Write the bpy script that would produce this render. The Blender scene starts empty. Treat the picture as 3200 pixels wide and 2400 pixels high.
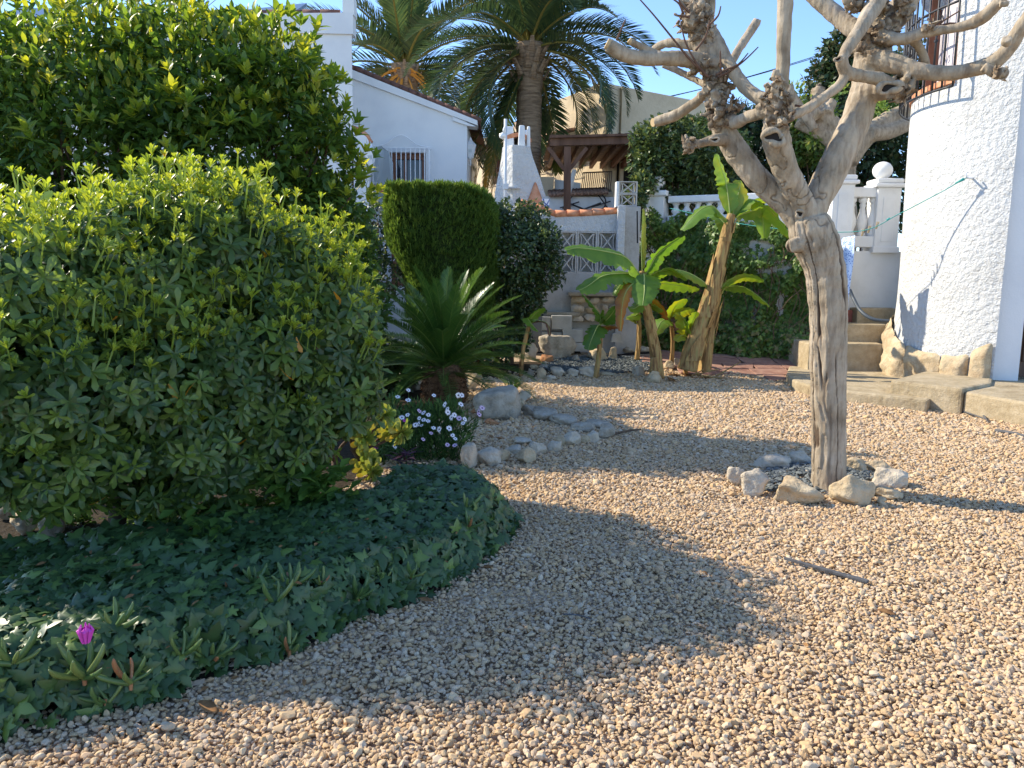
import bpy, bmesh, math, random
import numpy as np
from mathutils import Vector, Matrix, Quaternion

# ------------------------------------------------------------------ camera, sky, sun, exposure
scene = bpy.context.scene
COL = scene.collection
CAM_H, PITCH, ROLL, FPX = 1.5, math.radians(7.83), math.radians(0.75), 2400.0
cam_data = bpy.data.cameras.new('camera'); cam = bpy.data.objects.new('camera', cam_data); COL.objects.link(cam)
cam_data.sensor_width = 36.0; cam_data.lens = 36.0 * FPX / 3200.0
cam_data.clip_start = 0.05; cam_data.clip_end = 2000.0
_F = Vector((0, math.cos(PITCH), -math.sin(PITCH))); _R0 = Vector((1, 0, 0)); _U0 = Vector((0, math.sin(PITCH), math.cos(PITCH)))
_R = _R0 * math.cos(ROLL) + _U0 * math.sin(ROLL); _U = _U0 * math.cos(ROLL) - _R0 * math.sin(ROLL)
_m = Matrix((_R, _U, -_F)).transposed().to_4x4(); _m.translation = (0, 0, CAM_H)
cam.matrix_world = _m
scene.camera = cam

SUN_EL = math.radians(36.5); SUN_AZ = math.radians(-70.0)          # azimuth from +Y towards +X
SUN = Vector((math.sin(SUN_AZ) * math.cos(SUN_EL), math.cos(SUN_AZ) * math.cos(SUN_EL), math.sin(SUN_EL)))
world = bpy.data.worlds.new('World'); scene.world = world; world.use_nodes = True
wn = world.node_tree.nodes; wl = world.node_tree.links
bg = wn['Background']; sky = wn.new('ShaderNodeTexSky'); sky.sky_type = 'NISHITA'; sky.sun_disc = False
sky.sun_elevation = SUN_EL; sky.sun_rotation = SUN_AZ; sky.air_density = 0.8; sky.dust_density = 0.0; sky.ozone_density = 4.2; sky.altitude = 200
wl.new(sky.outputs[0], bg.inputs[0]); bg.inputs[1].default_value = 0.13
sl = bpy.data.lights.new('sun', 'SUN'); sl.energy = 2.85; sl.angle = math.radians(0.55); sl.color = (1.0, 0.9, 0.72)
sun = bpy.data.objects.new('sun', sl); COL.objects.link(sun); sun.location = SUN * 60
sun.rotation_mode = 'QUATERNION'; sun.rotation_quaternion = SUN.to_track_quat('Z', 'Y')
scene.view_settings.view_transform = 'Standard'; scene.view_settings.look = 'None'
scene.view_settings.exposure = 1.5; scene.view_settings.gamma = 1.0
scene.render.engine = 'CYCLES'
scene.cycles.use_denoising = True
scene.cycles.max_bounces = 8; scene.cycles.transparent_max_bounces = 6
scene.cycles.sample_clamp_indirect = 6.0

# ------------------------------------------------------------------ geometry helpers
def ray(px, py):
    return _F + _R * ((px - 1600.0) / FPX) - _U * ((py - 1200.0) / FPX)
def P(px, py, y):
    d = ray(px, py); return Vector((0, 0, CAM_H)) + d * (y / d.y)
def G(px, py, z=0.0):
    d = ray(px, py); return Vector((0, 0, CAM_H)) + d * ((z - CAM_H) / d.z)
def PL(px, py, p0, n):
    d = ray(px, py); o = Vector((0, 0, CAM_H)); return o + d * ((Vector(p0) - o).dot(n) / d.dot(n))
def sst(a, b, x):
    t = np.clip((x - a) / (b - a), 0, 1); return t * t * (3 - 2 * t)
def gz(x, y):
    return float(sst(11.3, 13.4, y)) * 0.22
def GT(px, py):
    z = 0.0
    for _ in range(12):
        p = G(px, py, z); z = 0.5 * z + 0.5 * gz(p.x, min(p.y, 16))
    return p
def mpp(y):
    return y / FPX * 1.0
RNG = np.random.default_rng(7)
random.seed(7)

_tab = np.random.default_rng(99).random(4096)
def _h(ix, iy, iz):
    return _tab[((ix * 73856093) ^ (iy * 19349663) ^ (iz * 83492791)) & 4095]
def vnoise(p):
    p = np.asarray(p, float); i = np.floor(p).astype(np.int64); f = p - i; f = f * f * (3 - 2 * f)
    x, y, z = i[..., 0], i[..., 1], i[..., 2]; fx, fy, fz = f[..., 0], f[..., 1], f[..., 2]
    r = 0
    for dx in (0, 1):
        for dy in (0, 1):
            for dz in (0, 1):
                w = (fx if dx else 1 - fx) * (fy if dy else 1 - fy) * (fz if dz else 1 - fz)
                r = r + w * _h(x + dx, y + dy, z + dz)
    return r * 2 - 1
def fbm(p, o=3):
    r = 0; a = 1.0; p = np.asarray(p, float)
    for k in range(o):
        r = r + a * vnoise(p + 17.3 * k); p = p * 2.03; a *= 0.5
    return r

def np_mesh(name, V, F, tint=None, smooth=True, tname='tint'):
    V = np.ascontiguousarray(V, np.float32); F = np.ascontiguousarray(F, np.int32)
    me = bpy.data.meshes.new(name); k = F.shape[1]
    me.vertices.add(len(V)); me.vertices.foreach_set('co', V.ravel())
    me.loops.add(F.size); me.loops.foreach_set('vertex_index', F.ravel())
    me.polygons.add(len(F)); me.polygons.foreach_set('loop_start', np.arange(0, F.size, k, dtype=np.int32))
    try: me.polygons.foreach_set('loop_total', np.full(len(F), k, np.int32))
    except Exception: pass
    me.polygons.foreach_set('use_smooth', np.full(len(F), smooth, bool))
    if tint is not None:
        a = me.attributes.new(tname, 'FLOAT', 'POINT'); a.data.foreach_set('value', np.ascontiguousarray(tint, np.float32))
    me.update(calc_edges=True); me.validate()
    return me
def tag(o, label=None, cat=None, group=None, kind=None):
    if label: o['label'] = label
    if cat: o['category'] = cat
    if group: o['group'] = group
    if kind: o['kind'] = kind
    return o
def empty(name, loc, label=None, cat=None, group=None):
    o = bpy.data.objects.new(name, None); COL.objects.link(o); o.location = loc; o.empty_display_size = 0.1
    
    return tag(o, label, cat, group)
WP = {}
def ob(name, me, mat=None, parent=None, mw=None):
    o = bpy.data.objects.new(name, me); COL.objects.link(o)
    if mat is not None and len(me.materials) == 0: me.materials.append(mat)
    if mw is not None: o.matrix_basis = mw
    if parent is not None:
        o.parent = parent
        o.matrix_parent_inverse = wmat(parent).inverted()
        WP[o.name] = wmat(parent) @ o.matrix_parent_inverse @ o.matrix_basis
    return o
def wmat(o):
    if o.name in WP: return WP[o.name]
    if o.parent is None: return o.matrix_basis.copy()
    return wmat(o.parent) @ o.matrix_parent_inverse @ o.matrix_basis

class MB:
    def __init__(s): s.v = []; s.f = []
    def add(s, vs, fs):
        n = len(s.v); s.v += [tuple(v) for v in vs]; s.f += [tuple(i + n for i in f) for f in fs]; return s
    def box(s, c, d, m=None):
        x, y, z = d[0] / 2, d[1] / 2, d[2] / 2
        vs = [Vector((sx * x, sy * y, sz * z)) for sz in (-1, 1) for sy in (-1, 1) for sx in (-1, 1)]
        if m is not None: vs = [m @ v for v in vs]
        c = Vector(c)
        return s.add([v + c for v in vs], [(0, 2, 3, 1), (4, 5, 7, 6), (0, 1, 5, 4), (2, 6, 7, 3), (0, 4, 6, 2), (1, 3, 7, 5)])
    def bar(s, a, b, w, h, up=(0, 0, 1)):
        a = Vector(a); b = Vector(b); d = (b - a); L = d.length; d.normalize(); up = Vector(up)
        if abs(d.dot(up)) > .98: up = Vector((1, 0, 0))
        r = d.cross(up).normalized(); u = r.cross(d)
        return s.box((a + b) / 2, (w, L, h), Matrix((r, d, u)).transposed())
    def hexa(s, p):     # 8 points, bottom 4 ccw, top 4 ccw
        return s.add(p, [(3, 2, 1, 0), (4, 5, 6, 7), (0, 1, 5, 4), (1, 2, 6, 5), (2, 3, 7, 6), (3, 0, 4, 7)])
    def prism(s, poly, ext):
        n = len(poly); e = Vector(ext); a = [Vector(p) for p in poly]
        vs = a + [p + e for p in a]
        return s.add(vs, [tuple(range(n))[::-1], tuple(range(n, 2 * n))] + [(i, (i + 1) % n, n + (i + 1) % n, n + i) for i in range(n)])
    def tube(s, pts, rad, n=8, cap=True, flat=1.0):
        pts = [Vector(p) for p in pts]; m = len(pts)
        if not hasattr(rad, '__len__'): rad = [rad] * m
        t0 = (pts[1] - pts[0]).normalized(); a = Vector((0, 0, 1)) if abs(t0.z) < .9 else Vector((1, 0, 0))
        u = t0.cross(a).normalized(); rings = []; base = len(s.v)
        for i in range(m):
            t = (pts[min(i + 1, m - 1)] - pts[max(i - 1, 0)])
            t = t.normalized() if t.length > 1e-9 else t0
            u = (u - t * u.dot(t)); u = u.normalized() if u.length > 1e-6 else t.orthogonal().normalized(); w = t.cross(u)
            for k in range(n):
                an = 2 * math.pi * k / n
                s.v.append(tuple(pts[i] + (u * math.cos(an) + w * math.sin(an) * flat) * rad[i]))
        for i in range(m - 1):
            for k in range(n):
                s.f.append((base + i * n + k, base + i * n + (k + 1) % n, base + (i + 1) * n + (k + 1) % n, base + (i + 1) * n + k))
        if cap:
            s.f.append(tuple(base + k for k in range(n))[::-1]); s.f.append(tuple(base + (m - 1) * n + k for k in range(n)))
        return s
    def lathe(s, prof, c, n=16):
        base = len(s.v); c = Vector(c); m = len(prof)
        for r, z in prof:
            for k in range(n):
                a = 2 * math.pi * k / n; s.v.append(tuple(c + Vector((r * math.cos(a), r * math.sin(a), z))))
        for i in range(m - 1):
            for k in range(n):
                s.f.append((base + i * n + k, base + i * n + (k + 1) % n, base + (i + 1) * n + (k + 1) % n, base + (i + 1) * n + k))
        s.f.append(tuple(base + k for k in range(n))[::-1]); s.f.append(tuple(base + (m - 1) * n + k for k in range(n)))
        return s
    def mesh(s, name, smooth=False, bevel=0.0, seg=2):
        me = bpy.data.meshes.new(name); me.from_pydata(s.v, [], s.f)
        if bevel > 0:
            bm = bmesh.new(); bm.from_mesh(me)
            bmesh.ops.remove_doubles(bm, verts=bm.verts, dist=1e-5)
            es = [e for e in bm.edges if len(e.link_faces) == 2 and e.calc_face_angle(0) > .5]
            bmesh.ops.bevel(bm, geom=es, offset=bevel, segments=seg, affect='EDGES', profile=.6)
            bm.to_mesh(me); bm.free()
        me.update()
        if smooth: me.shade_smooth()
        return me
    def build(s, name, mat, parent=None, smooth=False, bevel=0.0, seg=2):
        return ob(name, s.mesh(name, smooth, bevel, seg), mat, parent)

def spline(pts, n=5):
    P_ = [np.array(p, float) for p in pts]; out = []
    for i in range(len(P_) - 1):
        p0 = P_[max(i - 1, 0)]; p1 = P_[i]; p2 = P_[i + 1]; p3 = P_[min(i + 2, len(P_) - 1)]
        for k in range(n):
            t = k / n
            out.append(0.5 * ((2 * p1) + (-p0 + p2) * t + (2 * p0 - 5 * p1 + 4 * p2 - p3) * t * t + (-p0 + 3 * p1 - 3 * p2 + p3) * t ** 3))
    out.append(P_[-1]); return out

# ------------------------------------------------------------------ materials
def nodes(name):
    m = bpy.data.materials.new(name); m.use_nodes = True; nt = m.node_tree
    return m, nt.nodes, nt.links, nt.nodes['Principled BSDF']
def ramp(N, cols):
    r = N.new('ShaderNodeValToRGB'); e = r.color_ramp.elements
    while len(e) < len(cols): e.new(0.5)
    for i, c in enumerate(cols):
        if len(c) == 2: e[i].position, c = c[0], c[1]
        else: e[i].position = i / max(1, len(cols) - 1)
        e[i].color = (c[0], c[1], c[2], 1)
    return r
def noise(N, L, scale, detail=5, rough=.55, co=None, dist=0.0):
    t = N.new('ShaderNodeTexNoise'); t.inputs['Scale'].default_value = scale; t.inputs['Detail'].default_value = detail
    t.inputs['Roughness'].default_value = rough; t.inputs['Distortion'].default_value = dist
    if co is not None: L.new(co, t.inputs['Vector'])
    return t
def mat(name, cols, scale=4, rough=.85, spec=.3, bumps=(), detail=6, stretch=None, dist=0.0, lo=.3, hi=.7, metallic=0, nr=.6):
    """noise-tinted surface; bumps = [(scale, strength, distance), ...]"""
    m, N, L, b = nodes(name)
    tc = N.new('ShaderNodeTexCoord'); co = tc.outputs['Object']
    if stretch:
        mp = N.new('ShaderNodeMapping'); mp.inputs['Scale'].default_value = stretch; L.new(co, mp.inputs['Vector']); co = mp.outputs[0]
    t = noise(N, L, scale, detail, nr, co, dist)
    n = len(cols); r = ramp(N, [(lo + (hi - lo) * i / max(1, n - 1), c) for i, c in enumerate(cols)])
    L.new(t.outputs['Fac'], r.inputs['Fac']); L.new(r.outputs['Color'], b.inputs['Base Color'])
    b.inputs['Roughness'].default_value = rough; b.inputs['Specular IOR Level'].default_value = spec; b.inputs['Metallic'].default_value = metallic
    prev = None
    for sc, st, di in bumps:
        q = noise(N, L, sc, 4, .6, co); bp = N.new('ShaderNodeBump'); bp.inputs['Strength'].default_value = st; bp.inputs['Distance'].default_value = di
        L.new(q.outputs['Fac'], bp.inputs['Height'])
        if prev: L.new(prev.outputs[0], bp.inputs['Normal'])
        prev = bp
    if prev: L.new(prev.outputs[0], b.inputs['Normal'])
    return m
def leafmat(name, cols, rough=.4, spec=.5, transl=.4, tcol=1.6, vary=12.0):
    """leaf colour chosen by each leaf's own tint attribute; light passes through the blade"""
    m, N, L, b = nodes(name)
    at = N.new('ShaderNodeAttribute'); at.attribute_name = 'tint'
    tc = N.new('ShaderNodeTexCoord'); t = noise(N, L, vary, 2, .5, tc.outputs['Object'])
    ma = N.new('ShaderNodeMath'); ma.operation = 'MULTIPLY_ADD'; ma.inputs[1].default_value = .3; ma.inputs[2].default_value = -.15
    L.new(t.outputs['Fac'], ma.inputs[0]); ad = N.new('ShaderNodeMath'); ad.operation = 'ADD'
    L.new(ma.outputs[0], ad.inputs[0]); L.new(at.outputs['Fac'], ad.inputs[1])
    r = ramp(N, cols); L.new(ad.outputs[0], r.inputs['Fac'])
    L.new(r.outputs['Color'], b.inputs['Base Color']); b.inputs['Roughness'].default_value = rough; b.inputs['Specular IOR Level'].default_value = spec
    tr = N.new('ShaderNodeBsdfTranslucent'); hs = N.new('ShaderNodeHueSaturation'); hs.inputs['Hue'].default_value = .475
    hs.inputs['Saturation'].default_value = 1.1; hs.inputs['Value'].default_value = tcol
    L.new(r.outputs['Color'], hs.inputs['Color']); L.new(hs.outputs[0], tr.inputs['Color'])
    mx = N.new('ShaderNodeMixShader'); mx.inputs[0].default_value = transl
    L.new(b.outputs[0], mx.inputs[1]); L.new(tr.outputs[0], mx.inputs[2]); L.new(mx.outputs[0], N['Material Output'].inputs['Surface'])
    return m
def plain(name, c, rough=.6, spec=.4, metallic=0):
    return mat(name, [tuple(x * .9 for x in c), tuple(min(1, x * 1.08) for x in c)], 9, rough, spec, metallic=metallic)

M = {}
M['stucco'] = mat('white_stucco', [(.5, .49, .47), (.57, .57, .56), (.6, .6, .59), (.62, .61, .6)], 1.4, .9, .2, [(16, .8, .06), (55, .5, .02)], 9, nr=.7)
M['stucco_fine'] = mat('white_render', [(.62, .63, .65), (.69, .7, .71), (.73, .73, .73)], 1.1, .9, .2, [(40, .25, .01)])
M['white_paint'] = mat('white_paint', [(.64, .64, .63), (.72, .72, .71), (.75, .75, .74)], 3, .6, .35, [(60, .1, .004)])
M['tan_render'] = mat('tan_render', [(.5, .4, .27), (.6, .49, .34), (.66, .55, .39)], 1.6, .92, .15, [(18, .3, .03)])
M['tan_trim'] = mat('tan_trim', [(.38, .24, .17), (.5, .35, .25)], 14, .9, .2)
M['terracotta'] = mat('terracotta', [(.42, .15, .075), (.58, .25, .13), (.66, .36, .22)], 7, .85, .2, [(40, .2, .005)])
M['old_tile'] = mat('old_roof_tile', [(.16, .1, .08), (.3, .18, .13), (.42, .28, .2)], 9, .9, .2, [(40, .2, .005)])
M['dark_tile'] = mat('brown_roof_tile', [(.1, .06, .05), (.2, .1, .08)], 9, .9, .2)
M['concrete'] = mat('weathered_concrete', [(.2, .165, .12), (.34, .29, .215), (.44, .38, .29)], 3.5, .92, .2, [(30, .35, .02), (120, .3, .004)], 11, nr=.78)
M['step_stone'] = mat('ochre_concrete', [(.17, .125, .075), (.33, .26, .16), (.42, .34, .225), (.52, .44, .31)], 3.2, .92, .2, [(14, .5, .03), (60, .5, .01)], 11, nr=.8)
M['grey_wall'] = mat('grey_plaster', [(.3, .28, .25), (.42, .4, .37), (.5, .48, .45), (.66, .65, .63)], 2.4, .92, .15, [(22, .35, .02)], 11, lo=.32, hi=.78, nr=.75)
M['breeze'] = mat('breeze_concrete', [(.4, .37, .33), (.55, .52, .48)], 8, .9, .2, [(60, .3, .006)])
M['blockwork'] = mat('grey_block', [(.33, .315, .28), (.43, .415, .375), (.5, .485, .44)], 5, .95, .15, [(70, .5, .008)])
M['soil'] = mat('dark_soil', [(.025, .019, .013), (.06, .045, .03)], 20, .95, .1, [(35, .7, .03)])
M['ground'] = mat('beige_gravel_bed', [(.25, .185, .12), (.5, .37, .25), (.62, .48, .34)], 48, .95, .15, [(55, .8, .03)], detail=2)
M['flag'] = mat('red_flagstone', [(.2, .1, .075), (.31, .17, .125), (.36, .225, .17)], 5, .85, .25, [(14, .3, .02), (60, .25, .006)])
M['rock'] = mat('limestone', [(.27, .22, .15), (.44, .37, .28), (.54, .47, .37), (.62, .53, .41)], 3.5, .92, .15, [(9, .6, .05), (45, .6, .015)], 11, lo=.28, hi=.74, nr=.75)
M['rock_warm'] = mat('warm_limestone', [(.28, .19, .11), (.46, .36, .23), (.56, .47, .33)], 4, .92, .15, [(9, .6, .05), (45, .6, .015)], 11, nr=.75)
M['rock_grey'] = mat('lichened_rock', [(.17, .15, .115), (.36, .31, .24), (.5, .44, .36)], 4.5, .92, .15, [(9, .6, .05), (45, .6, .015)], 11, nr=.75)
M['rock_orange'] = mat('orange_stone', [(.3, .13, .06), (.42, .22, .11)], 8, .92, .15, [(40, .4, .01)])
M['wood'] = mat('brown_timber', [(.075, .035, .02), (.15, .075, .045), (.2, .11, .07)], 6, .7, .3, [(40, .2, .004)], stretch=(1, 1, .15))
M['door'] = mat('dark_door', [(.045, .022, .013), (.09, .045, .028)], 5, .5, .4, stretch=(4, 4, .3))
M['frame_brown'] = mat('red_brown_frame', [(.16, .06, .03), (.24, .1, .055)], 8, .5, .4)
M['iron'] = plain('black_iron', (.025, .025, .028), .5, .5)
M['iron_brown'] = plain('rusty_iron', (.1, .065, .045), .7, .3)
M['white_iron'] = plain('white_iron', (.75, .76, .78), .5, .4)
M['galv'] = plain('painted_pole', (.6, .62, .64), .45, .5)
M['twig'] = mat('reddish_twig', [(.09, .05, .035), (.17, .1, .07)], 20, .8, .2)
M['branch'] = mat('brown_branch', [(.07, .045, .03), (.14, .095, .065)], 18, .9, .2, [(60, .4, .006)])
M['slate_stick'] = mat('dark_slat', [(.055, .055, .06), (.11, .11, .115), (.4, .4, .4)], 30, .7, .3, lo=.35, hi=.85)
M['panel'] = plain('solar_panel', (.06, .065, .08), .25, .6)
M['curtain'] = mat('pale_curtain', [(.5, .45, .46), (.6, .55, .56)], 3, .9, .1)
M['hose'] = plain('blue_grey_hose', (.05, .065, .085), .5, .4)
M['red_paint'] = mat('red_floor_paint', [(.3, .09, .07), (.4, .15, .12)], 8, .8, .3)
M['teal'] = plain('teal_cord', (.04, .3, .27), .6, .3)
M['wire'] = plain('black_cable', (.012, .012, .014), .7, .2)
M['peg'] = plain('wooden_peg', (.5, .36, .2), .8, .2)
M['dark_void'] = plain('painted_shade', (.03, .026, .024), .9, .1)  # near-black colour standing in for shade inside openings, flue and knots
M['dead_leaf'] = mat('dead_leaf', [(.16, .075, .03), (.34, .18, .07)], 30, .8, .2)
M['palm_trunk'] = mat('palm_trunk', [(.15, .1, .065), (.3, .21, .14), (.4, .29, .19)], 3.5, .95, .1, [(6, .6, .06), (22, .5, .02)], stretch=(1, 1, 7))
M['cycad_trunk'] = mat('fibrous_trunk', [(.05, .025, .014), (.14, .075, .04), (.22, .12, .07)], 26, .95, .1, [(40, .8, .03)])
M['orange_fruit'] = mat('palm_fruit_stalk', [(.5, .2, .03), (.65, .3, .05)], 20, .7, .3)

def glass_mat():
    m, N, L, b = nodes('window_glass'); b.inputs['Base Color'].default_value = (.03, .035, .045, 1)
    b.inputs['Roughness'].default_value = .08; b.inputs['Specular IOR Level'].default_value = .6; return m
M['glass'] = glass_mat()
def lamp_glass():
    m, N, L, b = nodes('white_globe'); b.inputs['Base Color'].default_value = (.8, .8, .8, 1); b.inputs['Roughness'].default_value = .18
    b.inputs['Specular IOR Level'].default_value = .6; return m
M['globe'] = lamp_glass()
def frosted():
    m, N, L, b = nodes('reeded_glass'); b.inputs['Base Color'].default_value = (.62, .68, .7, 1); b.inputs['Roughness'].default_value = .35
    b.inputs['Transmission Weight'].default_value = .3; return m
M['frosted'] = frosted()
def towel():
    m, N, L, b = nodes('blue_patterned_cloth'); tc = N.new('ShaderNodeTexCoord')
    v = N.new('ShaderNodeTexVoronoi'); v.inputs['Scale'].default_value = 42; L.new(tc.outputs['Object'], v.inputs['Vector'])
    r = ramp(N, [(.25, (.1, .2, .5)), (.45, (.55, .66, .85))]); L.new(v.outputs['Distance'], r.inputs['Fac']); L.new(r.outputs['Color'], b.inputs['Base Color'])
    b.inputs['Roughness'].default_value = .95; return m
M['towel'] = towel()
def tile_pat():
    m, N, L, b = nodes('blue_white_tile'); tc = N.new('ShaderNodeTexCoord')
    w = N.new('ShaderNodeTexVoronoi'); w.feature = 'DISTANCE_TO_EDGE'; w.inputs['Scale'].default_value = 9; L.new(tc.outputs['Object'], w.inputs['Vector'])
    r = ramp(N, [(.06, (.05, .1, .3)), (.12, (.7, .72, .75))]); L.new(w.outputs[0], r.inputs['Fac']); L.new(r.outputs['Color'], b.inputs['Base Color'])
    b.inputs['Roughness'].default_value = .3; return m
M['tile_pat'] = tile_pat()

# bark: pale mottled skin, dark cracks and scabs from the mesh's own 'crack' attribute
def bark_mat():
    m, N, L, b = nodes('grey_beige_bark'); tc = N.new('ShaderNodeTexCoord'); co = tc.outputs['Object']
    t = noise(N, L, 5, 6, .6, co); r = ramp(N, [(.3, (.25, .195, .135)), (.5, (.38, .31, .225)), (.7, (.47, .39, .3))]); L.new(t.outputs['Fac'], r.inputs['Fac'])
    mp = N.new('ShaderNodeMapping'); mp.inputs['Scale'].default_value = (26, 26, 5); L.new(co, mp.inputs['Vector'])
    t2 = noise(N, L, 1.0, 6, .65, mp.outputs[0]); r2 = ramp(N, [(.34, (.55, .5, .46)), (.56, (1, 1, 1))]); L.new(t2.outputs['Fac'], r2.inputs['Fac'])
    mu = N.new('ShaderNodeMix'); mu.data_type = 'RGBA'; mu.blend_type = 'MULTIPLY'; mu.inputs[0].default_value = .75
    L.new(r.outputs['Color'], mu.inputs[6]); L.new(r2.outputs['Color'], mu.inputs[7])
    at = N.new('ShaderNodeAttribute'); at.attribute_name = 'crack'
    mx = N.new('ShaderNodeMix'); mx.data_type = 'RGBA'; L.new(at.outputs['Fac'], mx.inputs[0]); L.new(mu.outputs[2], mx.inputs[6]); mx.inputs[7].default_value = (.075, .048, .032, 1)
    L.new(mx.outputs[2], b.inputs['Base Color']); b.inputs['Roughness'].default_value = .9; b.inputs['Specular IOR Level'].default_value = .15
    b1 = N.new('ShaderNodeBump'); b1.inputs['Strength'].default_value = .5; b1.inputs['Distance'].default_value = .015; L.new(t2.outputs['Fac'], b1.inputs['Height'])
    t3 = noise(N, L, 70, 4, .6, co); b2 = N.new('ShaderNodeBump'); b2.inputs['Strength'].default_value = .4; b2.inputs['Distance'].default_value = .006
    L.new(t3.outputs['Fac'], b2.inputs['Height']); L.new(b1.outputs[0], b2.inputs['Normal']); L.new(b2.outputs[0], b.inputs['Normal'])
    return m
M['bark'] = bark_mat()
def stone_mat(name, cols, rough=.9):
    m, N, L, b = nodes(name); oi = N.new('ShaderNodeObjectInfo'); r = ramp(N, cols); 
    L.new(oi.outputs['Random'], r.inputs['Fac']); tc = N.new('ShaderNodeTexCoord'); t = noise(N, L, 60, 3, .6, tc.outputs['Object'])
    r2 = ramp(N, [(.3, (.75, .72, .7)), (.7, (1.05, 1.03, 1))]); L.new(t.outputs['Fac'], r2.inputs['Fac'])
    mu = N.new('ShaderNodeMix'); mu.data_type = 'RGBA'; mu.blend_type = 'MULTIPLY'; mu.inputs[0].default_value = 1
    L.new(r.outputs['Color'], mu.inputs[6]); L.new(r2.outputs['Color'], mu.inputs[7]); L.new(mu.outputs[2], b.inputs['Base Color'])
    b.inputs['Roughness'].default_value = rough; b.inputs['Specular IOR Level'].default_value = .2; return m
M['pebble'] = stone_mat('gravel_stone', [(.5, .335, .185), (.58, .415, .24), (.64, .5, .325), (.57, .385, .23), (.66, .54, .385), (.49, .375, .27), (.61, .44, .25), (.53, .36, .19)])
M['slate_chip'] = stone_mat('slate_chip', [(.07, .085, .09), (.13, .15, .155), (.2, .22, .22), (.1, .12, .125)], .6)

# leaves
M['orange_leaf'] = leafmat('orange_tree_leaf', [(.045, .095, .022), (.08, .155, .03), (.15, .24, .035), (.4, .41, .05)], .38, .5, .48, 1.8)
M['pitt_leaf'] = leafmat('pittosporum_leaf', [(0, (.05, .1, .034)), (.25, (.08, .145, .042)), (.5, (.17, .26, .045)), (.72, (.27, .36, .05)), (.93, (.36, .42, .06)), (1, (.55, .27, .03))], .35, .5, .45, 1.6)
M['ivy_leaf'] = leafmat('ivy_leaf', [(.035, .075, .026), (.055, .115, .036), (.095, .165, .042), (.17, .26, .055)], .4, .5, .25, 1.4)
M['cypress'] = leafmat('cypress_sprig', [(.05, .1, .02), (.085, .16, .03), (.14, .23, .042), (.22, .27, .065)], .7, .2, .4, 1.5)
M['dark_leaf'] = leafmat('dark_bush_leaf', [(.035, .06, .026), (.06, .1, .034), (.1, .15, .042), (.2, .24, .07)], .35, .5, .3, 1.4)
M['vine_leaf'] = leafmat('vine_leaf', [(.055, .11, .028), (.1, .18, .038), (.17, .27, .055), (.24, .22, .09)], .42, .4, .38, 1.5)
M['cycad_leaf'] = leafmat('cycad_frond', [(.035, .085, .018), (.055, .125, .024), (.1, .18, .034), (.22, .26, .07)], .28, .6, .35, 1.6)
M['palm_leaf'] = leafmat('palm_frond', [(.03, .06, .032), (.05, .095, .038), (.09, .135, .045), (.22, .19, .045), (.46, .27, .035)], .38, .45, .25, 1.4)
M['daisy_green'] = leafmat('daisy_leaf', [(.035, .075, .025), (.06, .13, .035), (.11, .19, .05)], .6, .3, .35, 1.4)
M['weed_leaf'] = leafmat('weed_leaf', [(.05, .11, .025), (.1, .2, .04), (.16, .28, .05)], .45, .4, .42, 1.5)
M['tree_leaf'] = leafmat('far_tree_leaf', [(.025, .05, .024), (.045, .08, .03), (.08, .115, .04), (.17, .13, .07)], .5, .3, .25, 1.3)
M['banana_leaf'] = leafmat('banana_leaf', [(.05, .13, .02), (.085, .19, .028), (.15, .27, .035), (.34, .3, .03), (.36, .16, .03), (.13, .07, .04)], .38, .5, .42, 1.7, 5)
M['banana_rib'] = plain('banana_midrib', (.32, .38, .11), .5, .4)
M['banana_stem'] = mat('banana_stem', [(.09, .05, .025), (.28, .16, .06), (.42, .28, .11), (.3, .27, .09)], 5, .75, .25, [(14, .5, .02)], stretch=(5, 5, .7))
M['succulent'] = leafmat('succulent_leaf', [(.06, .12, .035), (.09, .16, .045), (.17, .22, .06), (.34, .13, .06)], .4, .5, .12, 1.3)
M['aeonium'] = leafmat('aeonium_leaf', [(.1, .18, .035), (.19, .27, .05), (.32, .34, .06), (.45, .36, .06)], .45, .4, .3, 1.4)
M['purple_leaf'] = leafmat('purple_leaf', [(.03, .01, .02), (.06, .015, .04)], .5, .4, .15, 1.2)
M['petal_white'] = plain('white_petal', (.8, .78, .82), .6, .3)
M['petal_pink'] = plain('lilac_petal', (.62, .45, .6), .6, .3)
M['petal_magenta'] = plain('magenta_petal', (.55, .06, .42), .5, .3)
M['flower_eye'] = plain('purple_eye', (.03, .015, .06), .6, .3)

# ------------------------------------------------------------------ foliage helpers
def leaf_tmpl(rows, fold=.25, curl=.2, quad=True):
    """rows = [(t along, half width)], unit length along +Y, normal +Z"""
    V = []; F = []
    for t, w in rows:
        z = -curl * t * t
        V += [(-w, t, z + fold * w), (0, t, z), (w, t, z + fold * w)]
    for i in range(len(rows) - 1):
        a = i * 3; F += [(a, a + 1, a + 4, a + 3), (a + 1, a + 2, a + 5, a + 4)]
    return np.array(V, float), np.array(F, int)
T_LANCE = leaf_tmpl([(0, .03), (.3, .2), (.65, .19), (1, .01)])
T_OBOV = leaf_tmpl([(0, .03), (.4, .1), (.78, .18), (1, .06)], .2, .25)
T_NARROW = leaf_tmpl([(0, .02), (.55, .085), (1, .01)], .2, .15)
T_SMALL = leaf_tmpl([(0, .08), (.5, .32), (1, .02)], .3, .2)
T_SPRIG = leaf_tmpl([(0, .06), (.6, .1), (1, .01)], .4, .05)
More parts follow.
